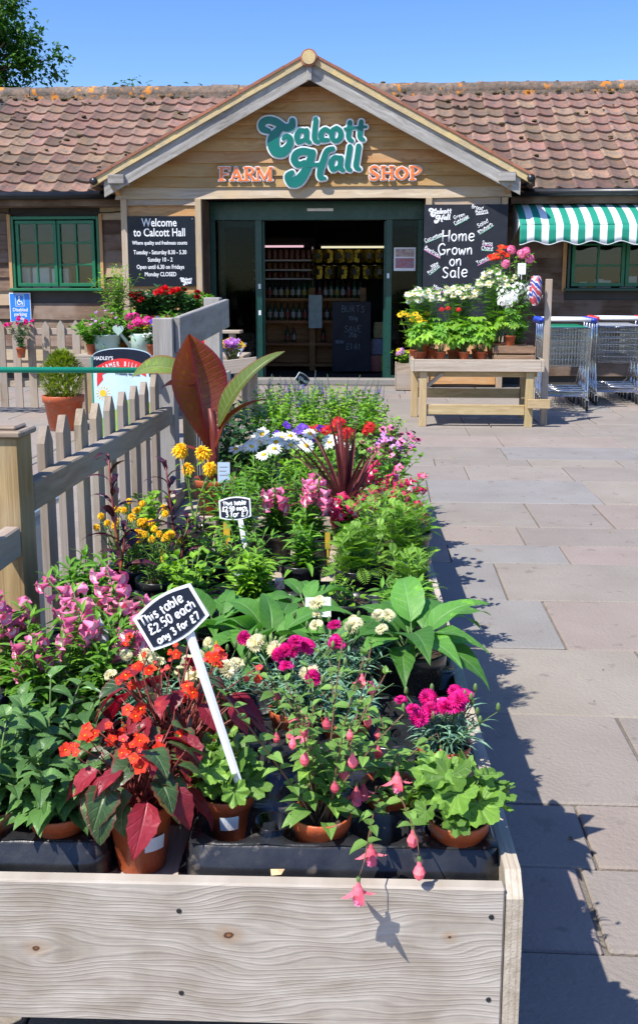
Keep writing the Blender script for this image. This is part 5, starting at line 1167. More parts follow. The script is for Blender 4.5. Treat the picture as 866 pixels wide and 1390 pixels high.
LM = {}
def lmats():
    G = leafmat
    LM['dahlia'] = G('dahlia_leaf', (.070, .165, .045), (.12, .25, .06), (.2, .32, .14), .35, .4, .22)
    LM['green'] = G('fresh_leaf', (.09, .25, .022), (.16, .36, .034), (.24, .42, .1), .35)
    LM['lime'] = G('lime_leaf', (.16, .36, .02), (.25, .46, .035), (.25, .42, .1), .3)
    LM['fox'] = G('foxglove_leaf', (.075, .235, .035), (.12, .31, .05), (.20, .38, .14), .55, .5, .3, 9)
    LM['dianthus'] = G('blue_green_leaf', (.11, .25, .165), (.19, .35, .22), None, 0, .5, .15)
    LM['begonia'] = G('begonia_leaf', (.040, .085, .030), (.085, .16, .045), (.16, .24, .10), .7, .38, .18, 5, (.22, .035, .03), spec=.5)
    LM['begonia_red'] = G('begonia_red_leaf', (.20, .014, .025), (.34, .028, .045), (.30, .05, .06), .5, .4, .3, 5)
    LM['geranium'] = G('geranium_leaf', (.095, .22, .03), (.18, .33, .05), (.22, .34, .12), .4, .5, .22, 3)
    LM['fuchsia'] = G('fuchsia_leaf', (.12, .26, .045), (.20, .36, .075), (.22, .34, .12), .5)
    LM['dark'] = G('maroon_leaf', (.030, .006, .013), (.065, .012, .022), (.16, .03, .04), .5, .3, .15, spec=.6)
    LM['canna'] = G('bronze_canna_leaf', (.14, .014, .018), (.22, .06, .016), (.36, .02, .07), .7, .3, .25, 20, (.20, .010, .045), tcol=(.62, .12, .01), spec=.55)
    LM['canna_green'] = G('green_canna_leaf', (.12, .19, .035), (.17, .24, .05), (.30, .33, .14), .5, .4, .32, 18, (.28, .10, .03))
    LM['cordyline'] = G('red_cordyline_leaf', (.10, .022, .024), (.19, .045, .045), (.26, .08, .08), .35, .35, .2, 1)
    LM['fern'] = G('feathery_leaf', (.14, .31, .035), (.22, .40, .05), None, 0, .55, .3)
    LM['ivy'] = G('deep_green_leaf', (.03, .10, .028), (.055, .155, .035), (.10, .18, .08), .4, .35, .15)
    LM['purple'] = G('purple_leaf', (.05, .02, .03), (.10, .03, .05), None, 0, .4, .2)
    LM['conifer'] = G('golden_conifer', (.14, .22, .02), (.23, .30, .03), None, 0, .6, .25)
    LM['tree'] = G('tree_leaf', (.04, .115, .016), (.075, .18, .026), None, 0, .5, .3)
    LM['stem'] = G('green_stem', (.09, .17, .045), (.14, .22, .07), None, 0, .5, 0)
    LM['redstem'] = G('red_stem', (.19, .035, .03), (.25, .06, .05), None, 0, .45, 0)
    LM['brownstem'] = G('brown_stem', (.16, .09, .05), (.22, .13, .07), None, 0, .6, 0)
    for n, a, b in (('pink', (.78, .11, .30), (.88, .33, .52)), ('magenta', (.66, .015, .24), (.80, .05, .38)), ('white', (.82, .83, .76), (.88, .88, .84)), ('cream', (.80, .76, .52), (.85, .82, .62)), ('orange', (.70, .022, .014), (.84, .07, .022)), ('red', (.60, .012, .02), (.75, .03, .04)), ('darkred', (.28, .006, .012), (.42, .012, .02)),
                    ('yellow', (.85, .48, .01), (.90, .60, .02)), ('fuchsia', (.80, .10, .17), (.88, .27, .33)), ('coral', (.75, .05, .07), (.86, .12, .12)), ('purple', (.10, .03, .42), (.17, .06, .55)), ('lilac', (.55, .22, .60), (.65, .35, .68)), ('hot', (.80, .03, .28), (.88, .08, .38)), ('crimson', (.66, .02, .11), (.80, .06, .20))):
        LM['p_' + n] = G('petal_' + n, a, b, None, 0, .55, .28, spec=.25)
lmats()
def bm_(gen, mats_, n=3, **k): return [gen(s_ + 11, **k).mesh('flower', [LM[q] for q in mats_]) for s_ in range(n)]
BL = dict(daisy=bm_(daisy, ('p_white', 'p_yellow')), bigdaisy=bm_(daisy, ('p_white', 'p_yellow'), r=.036, n=20), marg=bm_(daisy, ('p_white', 'p_yellow'), r=.045, n=14), margy=bm_(daisy, ('p_cream', 'p_yellow'), r=.045, n=14),
          magenta=bm_(carnation, ('p_magenta', 'stem')), white=bm_(carnation, ('p_cream', 'stem')), mari=bm_(marigold, ('p_yellow', 'stem'), r=.034), maris=bm_(marigold, ('p_yellow', 'stem'), r=.015), maric=bm_(marigold, ('p_cream', 'stem'), r=.05),
          bellpink=bm_(bell, ('p_pink', 'p_white', 'stem')), bellcrim=bm_(bell, ('p_crimson', 'p_white', 'stem'), L=.032, r=.012), bellwhite=bm_(bell, ('p_white', 'p_cream', 'stem'), L=.045, r=.013), bellpink2=bm_(bell, ('p_pink', 'p_white', 'stem'), L=.034, r=.014),
          fuch=bm_(fuchsia, ('p_fuchsia', 'p_magenta', 'stem')), fuchopen=bm_(fuchsia, ('p_fuchsia', 'p_pink', 'stem'), open_=True), beg=bm_(five, ('p_orange', 'p_yellow'), r=.0125, n=5), begc=bm_(five, ('p_coral', 'p_yellow'), r=.010, n=4, el=.8),
          redumb=bm_(umbel, ('p_red', 'stem')), pinkumb=bm_(umbel, ('p_hot', 'stem'), r=.05, fr=.022, n=18), whiteumb=bm_(umbel, ('p_white', 'stem'), r=.07, n=40, fr=.022), redumb2=bm_(umbel, ('p_crimson', 'stem'), r=.04, fr=.02), pinkbig=bm_(umbel, ('p_pink', 'stem'), r=.06, n=18, fr=.035),
          rose=bm_(rose, ('p_red', 'stem'), r=.06), roseD=bm_(rose, ('p_darkred', 'stem'), r=.055), rosew=bm_(rose, ('p_white', 'stem'), r=.05), rosep=bm_(rose, ('p_hot', 'stem'), r=.03), rosel=bm_(rose, ('p_lilac', 'stem'), r=.05), spike=bm_(spike, ('p_purple', 'stem')), imp=bm_(five, ('p_pink', 'p_yellow'), r=.022), impl=bm_(five, ('p_lilac', 'p_white'), r=.022),
          lily=bm_(five, ('p_orange', 'p_yellow'), r=.075, n=6), yel=bm_(daisy, ('p_yellow', 'brownstem'), r=.05, n=16), pansyy=bm_(five, ('p_yellow', 'purple'), r=.035), pansyp=bm_(five, ('p_purple', 'p_yellow'), r=.035), purpl=bm_(umbel, ('p_lilac', 'stem'), r=.05, fr=.02))

def pot_parts(root, r, h, kind, n=28):
    m = M['terra'] if kind == 'terra' else M['blackpot']
    pt = part('pot', MB().lathe([(0, 0), (r * .70, 0), (r * .72, .003), (r * .93, h * .80), (r * 1.0, h * .81), (r * 1.03, h * .985), (r * 1.02, h), (r * .96, h), (r * .92, h * .84), (r * .9, h * .8)], n), m, root, True)
    V = [(0, 0, h * .90)]; F = []; rg = random.Random(int(r * 1e5) + n)
    for k, fr in enumerate((.35, .7, 1.0)):
        for i in range(n): q = 2 * PI * i / n; V.append((fr * r * .93 * math.cos(q), fr * r * .93 * math.sin(q), h * .87 + rg.uniform(-.003, .004)))
    F = [(0, 1 + i, 1 + (i + 1) % n) for i in range(n)] + [(1 + k * n + i, 1 + (k + 1) * n + i, 1 + (k + 1) * n + (i + 1) % n, 1 + k * n + (i + 1) % n) for k in range(2) for i in range(n)]
    part('soil', MB().add(V, F), M['soil'], root)
    return h * .88
POT = {'s': ('terra', .047, .092), 'sb': ('black', .047, .092), 'm': ('black', .064, .125), 'l': ('black', .080, .15), 'tm': ('terra', .053, .11), 'tl': ('terra', .085, .16), 'x': ('terra', .20, .34), 'xs': ('terra', .055, .10)}

class Plant:
    def __init__(s, name, label, cat, loc, pot='s', group=None, seed=0):
        s.rg = random.Random(seed * 31 + 5); s.root = thing(name, label, cat, loc, s.rg.uniform(-.3, .3) * 0, group); s.st = MB(); s.fo = {}
        s.z0 = pot_parts(s.root, POT[pot][1], POT[pot][2], POT[pot][0]) if pot else 0.0
        s.pr = POT[pot][1] * .7 if pot else .02
    def stem(s, az, lean, H, r=.0022, bend=.15, base=None, n=7, keep=True, tip=.55, z0=None):
        b = base or (s.rg.uniform(-1, 1) * s.pr * .6, s.rg.uniform(-1, 1) * s.pr * .6); d = Vector((-math.sin(az), math.cos(az), 0)); P = []
        wx, wy = s.rg.uniform(-.06, .06) * H, s.rg.uniform(-.06, .06) * H
        for i in range(n):
            t = i / (n - 1); q = Vector((b[0], b[1], s.z0 - .01 if z0 is None else z0)) + d * (lean * H * t ** 1.35) + Vector((wx * math.sin(PI * t), wy * math.sin(PI * t), H * (t - bend * lean * t * t)))
            P.append(q)
        if keep: s.st.tube(P, [r * (1 - (1 - tip) * i / (n - 1)) for i in range(n)], 5)
        return P
    @staticmethod
    def along(P, t):
        k = t * (len(P) - 1); i = min(int(k), len(P) - 2); return P[i].lerp(P[i + 1], k - i)
    def leaf(s, src, M_, obj=False, m='green', name='leaf'):
        if obj: put(name, src, s.root, M_)
        else: s.fo.setdefault(m, MB()).merge(src, M_, 0, s.rg.random())
    def bloom(s, kind, M_, name='flower'): put(name, s.rg.choice(BL[kind]), s.root, M_)
    def done(s, stemmat='stem'):
        if s.st.v: part('stems', s.st, LM[stemmat], s.root, True)
        for m, mb in s.fo.items(): part('foliage', mb, LM[m], s.root, kind='stuff')
        return s.root

def bush(name, label, cat, loc, pot, n, H, lean, lf, lm, per, ls=(1, .6), el=(.5, .2), phyl='alt', obj=False, blooms=(), stem='stem', r=.0022, t0=.12, group=None, seed=0, roll=.4, az0=None, topleaf=2, Hv=.2, skirt=12):
    """many-stemmed plant; lf: leaf shapes (MB when merged, mesh when each leaf is an object)"""
    p = Plant(name, label, cat, loc, pot, group, seed); rg = p.rg
    if pot in ('s', 'sb', 'm', 'l'):
        for k in range(skirt):
            a = 2.4 * k + rg.uniform(-.3, .3); p.leaf(rg.choice(lf), T(-math.sin(a) * p.pr * .9, math.cos(a) * p.pr * .9, p.z0 + rg.uniform(.004, .03)) @ Rz(a) @ Rx(rg.uniform(-.35, .5)) @ Ry(rg.uniform(-.5, .5)) @ S(ls[0] * rg.uniform(.75, 1.2)), obj, lm if isinstance(lm, str) else rg.choice(lm))
    for k in range(n):
        az = 2.4 * k + rg.uniform(-.4, .4) if az0 is None else rg.gauss(az0, .8); ln = lean * math.sqrt((k + .4) / n) * rg.uniform(.8, 1.15); pk_ = [b for b in blooms if rg.random() < b[1]]; h = H * rg.uniform(1 - Hv, 1 + Hv * .5) * (1 - .18 * ln) * (.72 if blooms and blooms[0][3] == 'bells' and not pk_ else 1)
        P = p.stem(az, ln, h, r)
        for i in range(per):
            t = t0 + (1 - t0) * (i + rg.uniform(0, .5)) / per; q = p.along(P, min(t, 1)); s_ = (ls[0] + (ls[1] - ls[0]) * t) * rg.uniform(.8, 1.15); e = el[0] + (el[1] - el[0]) * t + rg.uniform(-.25, .25)
            base = 1.57 * i + rg.uniform(-.3, .3) + az
            for j in range({'alt': 1, 'opp': 2, 'whorl': 3}[phyl]):
                a = (2.4 * i + az + rg.uniform(-.4, .4)) if phyl == 'alt' else base + j * 2 * PI / (2 if phyl == 'opp' else 3)
                L_ = rg.choice(lf); p.leaf(L_, T(*q) @ Rz(a) @ Rx(e) @ Ry(rg.uniform(-roll, roll)) @ S(s_), obj, lm if isinstance(lm, str) else rg.choice(lm))
        tip = P[-1]
        for j in range(topleaf): p.leaf(rg.choice(lf), T(*tip) @ Rz(rg.uniform(0, 6.3)) @ Rx(.7 + .3 * rg.random()) @ S(ls[1] * .8), obj, lm if isinstance(lm, str) else rg.choice(lm))
        for kind, prob, cnt, mode, sc in pk_:
            if mode == 'up': p.bloom(kind, T(tip.x, tip.y, tip.z + .004) @ Rz(rg.uniform(0, 6)) @ Rx(rg.uniform(0, .7)) @ S(sc * rg.uniform(.85, 1.12)))
            elif mode == 'face': p.bloom(kind, T(tip.x, tip.y, tip.z + .004) @ Rz(rg.uniform(-.7, .7)) @ Rx(rg.uniform(.35, .95)) @ S(sc * rg.uniform(.85, 1.12)))
            elif mode == 'bells':
                for i in range(cnt):
                    t = 1.0 - .42 * i / cnt; q = p.along(P, min(t, 1)); a = 2.1 * i + rg.uniform(-.4, .4); p.bloom(kind, T(*q) @ Rz(a) @ T(0, .004, 0) @ Rx(-1.75 + rg.uniform(-.35, .35)) @ S(sc * rg.uniform(.8, 1.15)))
            elif mode == 'hang':
                for i in range(cnt):
                    t = rg.uniform(.6, 1); q = p.along(P, t); a = rg.uniform(0, 6.3); d = Vector((math.cos(a) * .02, math.sin(a) * .02, -.012)); p.st.tube([q, q + d * .6 + Vector((0, 0, .008)), q + d], .0007, 4); p.bloom(kind, T(*(q + d)) @ Rx(rg.uniform(-.3, .3)) @ S(sc * rg.uniform(.85, 1.2)))
            elif mode == 'spray':
                for i in range(cnt):
                    a = rg.uniform(0, 6.3); d = Vector((math.cos(a) * .02, math.sin(a) * .02, rg.uniform(-.004, .018))) * sc; p.st.tube([tip, tip + d], .0008, 4); p.bloom(kind, T(*(tip + d)) @ Rz(rg.uniform(0, 6)) @ Rx(rg.uniform(.2, 1.3)) @ S(sc * rg.uniform(.8, 1.15)))
    return p, stem
def fin(x): return x[0].done(x[1])
def lset(m, n, *a, **k): return [leaf(*a, seed=i + 3, **k).mesh('leaf', [LM[m]]) for i in range(n)]
def lraw(n, *a, **k): return [leaf(*a, seed=i + 3, **k) for i in range(n)]
def xy(px, py, z, base): q = at(px, py, z=z); return (q.x, q.y, base)
ZT = BED + .0065; ZB = BED + .0005                                       # in a tray cup, on the planks
# --- nearest row
dl = [leaf(.062, .036, 'ovate', 16, 2, .30, 1.25, .02, .055, s_, .25 * (s_ - 1.5)).mesh('leaf', [LM['dahlia']]) for s_ in range(4)]
for i, (x, y, h, lb_) in enumerate(((-.497, 1.43, .125, 'leafy dark green dahlia in terracotta pot beside the red begonia'), (-.60, 1.445, .15, 'leafy dark green dahlia at the outer corner of the knotty front board'), (-.555, 1.56, .165, 'taller leafy dahlia behind the front dahlias'))):
    fin(bush('dahlia_plant', lb_, 'plant', (x, y, ZT), 's', 8, h, .75, dl, 'dahlia', 6, (1.05, .75), (.35, .1), 'opp', True, r=.0028, seed=40 + i, group=None))
bgl = [leaf(.075, .058, 'heart', 10, 2, .18, .9, .02, .05, s_, .25).mesh('leaf', [LM['begonia']]) for s_ in range(3)]; bgr = [leaf(.085, .045, 'ovate', 10, 2, .2, .8, .02, .06, s_, -.2).mesh('leaf', [LM['begonia_red']]) for s_ in range(2)]
def begonia(label, loc, seed, n, H, red):
    p = Plant('begonia', label, 'plant', loc, 'tm', None, seed); rg = p.rg
    for k in range(n):
        az = 2.4 * k + rg.uniform(-.3, .3); f = (k + .5) / n; ln = .25 + .95 * f; h = H * (1.05 - .62 * f) * rg.uniform(.85, 1.1); P = p.stem(az, ln, h, .0024, .1)
        src = rg.choice(bgr) if rg.random() < red else rg.choice(bgl); p.leaf(src, T(*P[-1]) @ Rz(az + rg.uniform(-.5, .5)) @ Rx(-.25 - .75 * f + rg.uniform(-.25, .3)) @ Ry(rg.uniform(-.5, .5)) @ S(rg.uniform(.65, 1.1) * (.75 + .35 * f)), True)
    for k in range(14):
        az = rg.uniform(0, 6.3); P = p.stem(az, rg.uniform(.1, .7), H * rg.uniform(.8, 1.25), .0016); tip = P[-1]
        for i in range(rg.randrange(2, 5)):
            d = Vector((rg.uniform(-.018, .018), rg.uniform(-.02, .01), rg.uniform(-.012, .015))); p.st.tube([tip, tip + d], .0008, 4); p.bloom(rg.choice(('beg', 'beg', 'begc')), T(*(tip + d)) @ Rz(rg.uniform(-.8, .8)) @ Rx(rg.uniform(.3, 1.4)) @ S(rg.uniform(.45, .98)))
    return p.done('redstem')
begonia('red flowered begonia with drooping bronze leaves behind the front board', (-.372, 1.445, ZB), 3, 52, .125, .3)
begonia('red flowered begonia with crimson leaves between dahlias and geranium', (-.345, 1.60, ZB), 8, 50, .185, .62)
ger = [round_leaf(.034, 7, s_).mesh('leaf', [LM['geranium']]) for s_ in range(4)]
def geranium(label, loc, seed, n, H, spread, sc=1.0, pot='s', blooms=0, kind='redumb', cat='plant', group=None, m=None):
    p = Plant('geranium', label, cat, loc, pot, group, seed); rg = p.rg
    for k in range(n):
        f = (k + .5) / n; az = 2.4 * k + rg.uniform(-.3, .3); ln = spread * (.15 + f); h = H * (1.1 - .55 * f) * rg.uniform(.85, 1.1); P = p.stem(az, ln, h, .0017, .12, tip=.8)
        p.leaf(rg.choice(m or ger), T(*P[-1]) @ Rz(az + rg.uniform(-.4, .4)) @ Rx(-.15 - .7 * f * rg.uniform(.6, 1.3) + rg.uniform(-.25, .25)) @ Ry(rg.uniform(-.35, .35)) @ S(sc * rg.uniform(.6, 1.12)), True)
    for k in range(blooms):
        P = p.stem(rg.uniform(0, 6.3), rg.uniform(.1, .6), H * rg.uniform(1.3, 1.7), .0018); p.bloom(kind, T(*P[-1]))
    return p.done('stem')
geranium('green geranium in terracotta pot holding the slanted price sign', (-.245, 1.505, ZT), 2, 22, .085, .75)
geranium('scallop leaved geranium in terracotta pot at the table corner', (.125, 1.445, ZT), 5, 26, .095, 1.0)
fl_ = lset('fuchsia', 4, .036, .022, 'ovate', nl=6, fold=.3, droop=.8, teeth=.03)
fin(bush('fuchsia_plant', 'bushy fuchsia with pink buds in terracotta pot behind front board', 'plant', (-.087, 1.445, ZT), 's', 17, .28, .62, fl_, 'fuchsia', 7, (1.1, .6), (.25, .15), 'opp', True, (('fuch', .6, 2, 'hang', .85), ('fuchopen', .2, 1, 'hang', .95)), 'brownstem', .0019, .18, seed=6))
p = Plant('fuchsia_plant', 'trailing fuchsia drooping over the pot tray beside the corner geranium', 'plant', (.02, 1.545, ZT), 's', None, 9); rg = p.rg
for k, (az, ln, h) in enumerate(((3.02, 1.75, .135), (3.35, 1.6, .145), (2.5, .9, .15), (.4, .5, .15), (5.2, .7, .14), (1.5, .6, .12), (3.2, .6, .16))):
    P = p.stem(az, ln, h, .0018, .45)
    for i in range(6):
        q = p.along(P, .25 + .75 * i / 6)
        for j in range(2): p.leaf(rg.choice(fl_), T(*q) @ Rz(1.57 * i + j * PI + .4) @ Rx(rg.uniform(-.2, .3)) @ S(rg.uniform(.6, 1)), True)
    for i in range(2 if k < 4 else 1): q = p.along(P, 1 - .25 * i); d = Vector((rg.uniform(-.01, .01), -.008, -.02)); p.st.tube([q, q + d], .0007, 4); p.bloom('fuch' if k % 2 else 'fuchopen', T(*(q + d)) @ S(rg.uniform(.95, 1.25)))
p.done('brownstem')
# fuchsia sprig hanging over the front board
dn = lraw(4, .05, .0055, 'strap', nl=4, fold=.5, droop=1.1)
def dianthus(label, x, y, seed, kind, nb, H=.10, z=None, pot='s', n=24, group=None, bh=1.25, sc=1.0):
    p = Plant('dianthus', label, 'plant', (x, y, ZT if z is None else z), pot, group, seed); rg = p.rg
    for k in range(n):
        az = 2.4 * k; ln = .95 * math.sqrt((k + .3) / n) * rg.uniform(.8, 1.2); P = p.stem(az, ln, H * rg.uniform(.6, 1.05), .0014)
        for i in range(7):
            q = p.along(P, .15 + .85 * i / 7)
            for j in range(2): p.leaf(rg.choice(dn), T(*q) @ Rz(az + 1.57 * i + j * PI + rg.uniform(-.3, .3)) @ Rx(rg.uniform(.2, .9)) @ Ry(rg.uniform(-.5, .5)) @ S(rg.uniform(.7, 1.1) * sc), False, 'dianthus')
    for k in range(nb):
        P = p.stem(rg.uniform(0, 6.3), rg.uniform(.15, .75), H * bh * rg.uniform(.85, 1.15), .0014); p.bloom(kind, T(*P[-1]) @ Rz(rg.uniform(-1, 1)) @ Rx(rg.uniform(.1, 1.0)) @ S(rg.uniform(.6, 1.12)))
    for k in range(nb):
        P = p.stem(rg.uniform(0, 6.3), rg.uniform(.2, .9), H * bh * rg.uniform(.75, 1.05), .0012); p.st.tube([P[-1], P[-1] + Vector((0, 0, .006)), P[-1] + Vector((0, 0, .013)), P[-1] + Vector((0, 0, .017))], [.0015, .0042, .0036, .001], 7)
    return p.done('dianthus' if False else 'stem')
dianthus('magenta carnation in terracotta pot behind the corner geranium', .118, 1.70, 3, 'magenta', 13, .085, bh=1.25)
dianthus('magenta carnation in the tray between white carnations and fuchsia', -.165, 1.84, 4, 'magenta', 11, .125)
dianthus('white carnation beside the slanted price sign stake', -.315, 1.83, 5, 'white', 10, .115)
dianthus('white carnation between magenta carnations and the white plant label', -.085, 1.96, 6, 'white', 8, .135)
dianthus('flowerless blue green carnation between the fuchsia pots', -.06, 1.80, 7, 'white', 2, .09)
dianthus('white carnation at the foot of the pink penstemons', -.44, 1.78, 17, 'white', 5, .10)
# --- foxgloves
fxl = [leaf(.185, .078, 'ovate', 14, 4, .22, 1.35, .022, .025, s_, .3 * (s_ - 1)).mesh('leaf', [LM['fox']]) for s_ in range(4)]
def foxglove(label, loc, seed, n, sc=1.0, pot='l', blooms=0):
    p = Plant('foxglove', label, 'plant', loc, pot, None, seed); rg = p.rg
    for k in range(n):
        f = (k + .5) / n; az = 2.4 * k + rg.uniform(-.3, .3); P = p.stem(az, .5 + .5 * f, .055 * sc * rg.uniform(.7, 1.4), .0036, .1, (0.012 * math.cos(az), .012 * math.sin(az)), 5)
        p.leaf(rg.choice(fxl), T(*P[-1]) @ Rz(az) @ Rx(.70 - .72 * f + rg.uniform(-.15, .2)) @ Ry(rg.uniform(-.3, .3)) @ S(sc * rg.uniform(.62, 1.02)), True)
    return p.done()
foxglove('broad leaved foxglove in black pot overhanging the paving', (.062, 2.04, ZB), 2, 22, 1.0)
foxglove('broad leaved foxglove between carnations and square white plant label', (-.245, 2.10, ZB), 3, 20, .98, 'm')
foxglove('broad leaved foxglove behind the slanted price sign', (-.385, 2.24, ZB), 7, 14, .9, 'm')
foxglove('small broad leaved foxglove behind the white plant label', (-.19, 2.42, ZB), 9, 11, .7, 'm')
# --- penstemons
pl_ = lraw(4, .058, .015, 'lance', nl=5, fold=.3, droop=.8)
def penstemon(label, x, y, seed, H, kind='bellpink', n=8, pot='sb', cnt=9, prob=.8, lean=.4, sc=1.0, z=ZB, m='green', ls=(1.1, .7)):
    return fin(bush('penstemon', label, 'plant', (x, y, z), pot, n, H, lean, pl_, m, 9, ls, (.5, .5), 'opp', False, ((kind, prob, cnt, 'bells', sc),), 'stem', .0021, .08, seed=seed, roll=.3, Hv=.25))
for i, (x, y, h, lb_) in enumerate(((-.655, 1.80, .22, 'pink penstemon against the fence end post'), (-.545, 1.85, .235, 'pink penstemon behind the leafy dahlias'), (-.615, 1.99, .25, 'tall pink penstemon beside the fence end post'), (-.47, 2.0, .25, 'pink penstemon behind the slanted price sign'), (-.74, 1.95, .23, 'pink penstemon in the corner beside the picket fence'))):
    penstemon(lb_, x, y, 60 + i, h, 'bellpink', 15, cnt=11, prob=.13, sc=1.1)
penstemon('white bell flowered penstemon in black pot on the front table', -.225, 2.80, 71, .20, 'bellwhite', 9, 'm', 7, .3, .3)
penstemon('crimson penstemon behind the black nursery pots', -.085, 3.22, 72, .145, 'bellcrim', 11, 'm', 8, .3, .45, 1.1)
penstemon('pale pink penstemon in front of the white daisies', -.345, 3.20, 73, .21, 'bellpink2', 12, 'm', 9, .25, .35, 1.0)
penstemon('pale pink penstemon at the foot of the red cordyline', -.215, 3.12, 74, .20, 'bellpink2', 12, 'm', 9, .25, .35, 1.0)
penstemon('crimson penstemon leaning over the paving from the front table', .10, 3.20, 75, .18, 'bellcrim', 11, 'm', 6, .28, .45, 1.0)
# --- leafy, feathery and marigold plants further back on the first table
fe = [fern(.085, 9, s_) for s_ in range(3)]
for i, (x, y, h, lb_) in enumerate(((.075, 2.55, .12, 'feathery green yarrow behind the foxglove that overhangs the paving'), (.085, 2.90, .17, 'feathery green yarrow by the paving edge beside the black nursery pots'), (.0, 2.98, .19, 'feathery green yarrow beside the crimson penstemon'), (-.065, 2.76, .13, 'feathery seedling in black nursery pot on the front table'))):
    fin(bush('yarrow', lb_, 'plant', (x, y, ZB), 'm', 20, h * 1.1, .5, fe if i % 2 else fe + pl_ * 2, 'fern', 8, (.8, .55), (.75, .6), 'alt', False, (), 'stem', .0016, .1, seed=80 + i))
gl_ = lraw(3, .07, .010, 'strap', nl=4, fold=.3, droop=1.0); ov = lraw(3, .040, .024, 'ovate', nl=5, fold=.25, droop=.7); ovb = lraw(3, .055, .034, 'ovate', nl=5, fold=.25, droop=.8)
fin(bush('leafy_plant', 'young leafy plant in black pot holding the small upright price sign', 'plant', (-.385, 2.77, ZB), 'm', 10, .16, .7, lraw(3, .06, .013, 'lance', nl=4, fold=.3, droop=.9), 'green', 9, (1.1, .7), (.5, .3), 'alt', seed=90))
fin(bush('leafy_plant', 'sparse seedling in black pot behind the white plant label', 'plant', (-.085, 2.46, ZB), 'm', 6, .07, .6, ov, 'lime', 5, (.6, .4), (.5, .3), 'alt', seed=91))
fin(bush('coreopsis', 'yellow coreopsis with fine foliage beside the picket fence', 'plant', (-.705, 2.72, ZB), 'm', 26, .20, .55, lraw(3, .03, .006, 'lance', nl=3, fold=.3, droop=.6), 'green', 12, (1.1, .7), (.6, .5), 'alt', False, (('maris', .6, 1, 'face', .85),), seed=92))
fin(bush('coreopsis', 'yellow coreopsis between the dark maroon stems', 'plant', (-.60, 2.62, ZB), 'm', 20, .17, .5, lraw(3, .03, .006, 'lance', nl=3, fold=.3, droop=.6), 'green', 12, (1.1, .7), (.6, .5), 'alt', False, (('maris', .5, 1, 'face', .85),), seed=93))
fin(bush('leafy_plant', 'fresh green bedding plant in wide black pot by the maroon stems', 'plant', (-.50, 2.78, ZB), 'l', 12, .09, .8, ov, 'lime', 7, (.85, .6), (.4, .2), 'alt', seed=94))
fin(bush('marigold', 'tall yellow marigold in front of the bronze canna', 'plant', (-.61, 3.22, ZB), 'm', 4, .30, .28, lraw(3, .06, .012, 'lance', nl=4, fold=.3, droop=.8), 'lime', 10, (1, .7), (.5, .3), 'alt', False, (('mari', 1, 1, 'face', .95),), r=.003, seed=95, Hv=.3))
fin(bush('leafy_plant', 'leafy green perennial behind the small upright price sign', 'plant', (-.46, 3.10, ZB), 'm', 12, .19, .55, pl_, 'green', 9, (1.1, .7), (.5, .3), 'opp', seed=96))
dk = lraw(3, .12, .022, 'lance', nl=6, fold=.3, droop=1.7)
for i, (x, y, h, lb_) in enumerate(((-.655, 2.44, .40, 'dark maroon leaved lobelia standing near the fence end post'), (-.575, 2.72, .33, 'dark maroon leaved lobelia beside the wide black pot'))):
    p = Plant('lobelia', lb_, 'plant', (x, y, ZB), 'm', None, 30 + i); rg = p.rg
    for st, (az, ln, hh) in enumerate(((1.0, .12, h), (4.2, .22, h * .55))):
        P = p.stem(az, ln, hh, .0048, tip=.5)
        for k in range(18 if st == 0 else 9):
            t = .15 + .85 * k / 18 if st == 0 else .2 + .8 * k / 9; p.leaf(rg.choice(dk), T(*p.along(P, min(t, 1))) @ Rz(2.4 * k) @ Rx(.5 + .45 * t + rg.uniform(-.2, .2)) @ Ry(rg.uniform(-.5, .5)) @ S(rg.uniform(.7, 1.05) * (1.1 - .35 * t)), False, 'dark')
    p.done('redstem')
# cordyline
p = Plant('cordyline', 'spiky dark red cordyline in terracotta pot behind the penstemons', 'plant', (-.125, 3.47, ZB), 'tm', None, 4); rg = p.rg
cdl = [leaf(.36, .021, 'strap', 10, 1, .6, dr, 0, 0, s_).mesh('leaf', [LM['cordyline']]) for s_, dr in enumerate((.15, .5, 1.0, 1.5))]
for k in range(38):
    f = (k + .5) / 38; az = 2.4 * k; p.leaf(cdl[min(3, int(f * 3.6 + rg.uniform(-.5, .5)) if f > .12 else 0)], T(.006 * math.cos(az), .006 * math.sin(az), p.z0 + .035 * (1 - f)) @ Rz(az) @ Rx(1.50 - 1.0 * f + rg.uniform(-.1, .1)) @ S(rg.uniform(.75, 1.08)), True)
p.st.tube([(0, 0, p.z0 - .01), (0, 0, p.z0 + .05)], .013, 8); p.done('redstem')
# canna
p = Plant('canna', 'tall bronze leaved canna in pot beside the grey panel post', 'plant', (-.66, 3.92, ZB), 'tl', None, 5); rg = p.rg
stk = [Vector((0, 0, .12)), Vector((-.005, -.005, .22)), Vector((.005, -.01, .33)), Vector((-.012, -.012, .44))]; p.st.tube(stk, [.020, .019, .016, .010], 10)
def lfr(q, yd, zd):
    y = Vector(yd).normalized(); z = Vector(zd); z = (z - y * z.dot(y)).normalized(); Mx = Matrix((y.cross(z), y, z)).transposed().to_4x4(); Mx.translation = q
    return Mx
SHAPE['canna'] = lambda t: max(.08, math.sin(PI * min(1, t) ** 1.45)) ** .9 if t < .99 else 0
cl = leaf(.50, .25, 'canna', 24, 6, .50, -.25, .028, 0, 2, -.5).mesh('leaf', [LM['canna']]); cl2 = leaf(.42, .13, 'broad', 16, 4, .3, .95, .006, 0, 3, .2).mesh('leaf', [LM['canna_green']]); cl3 = leaf(.28, .085, 'lance', 16, 4, .35, 1.75, .004, 0, 4, .5).mesh('leaf', [LM['canna_green']]); cl4 = leaf(.34, .06, 'ovate', 14, 3, .6, 1.5, 0, 0, 5).mesh('leaf', [LM['canna']])
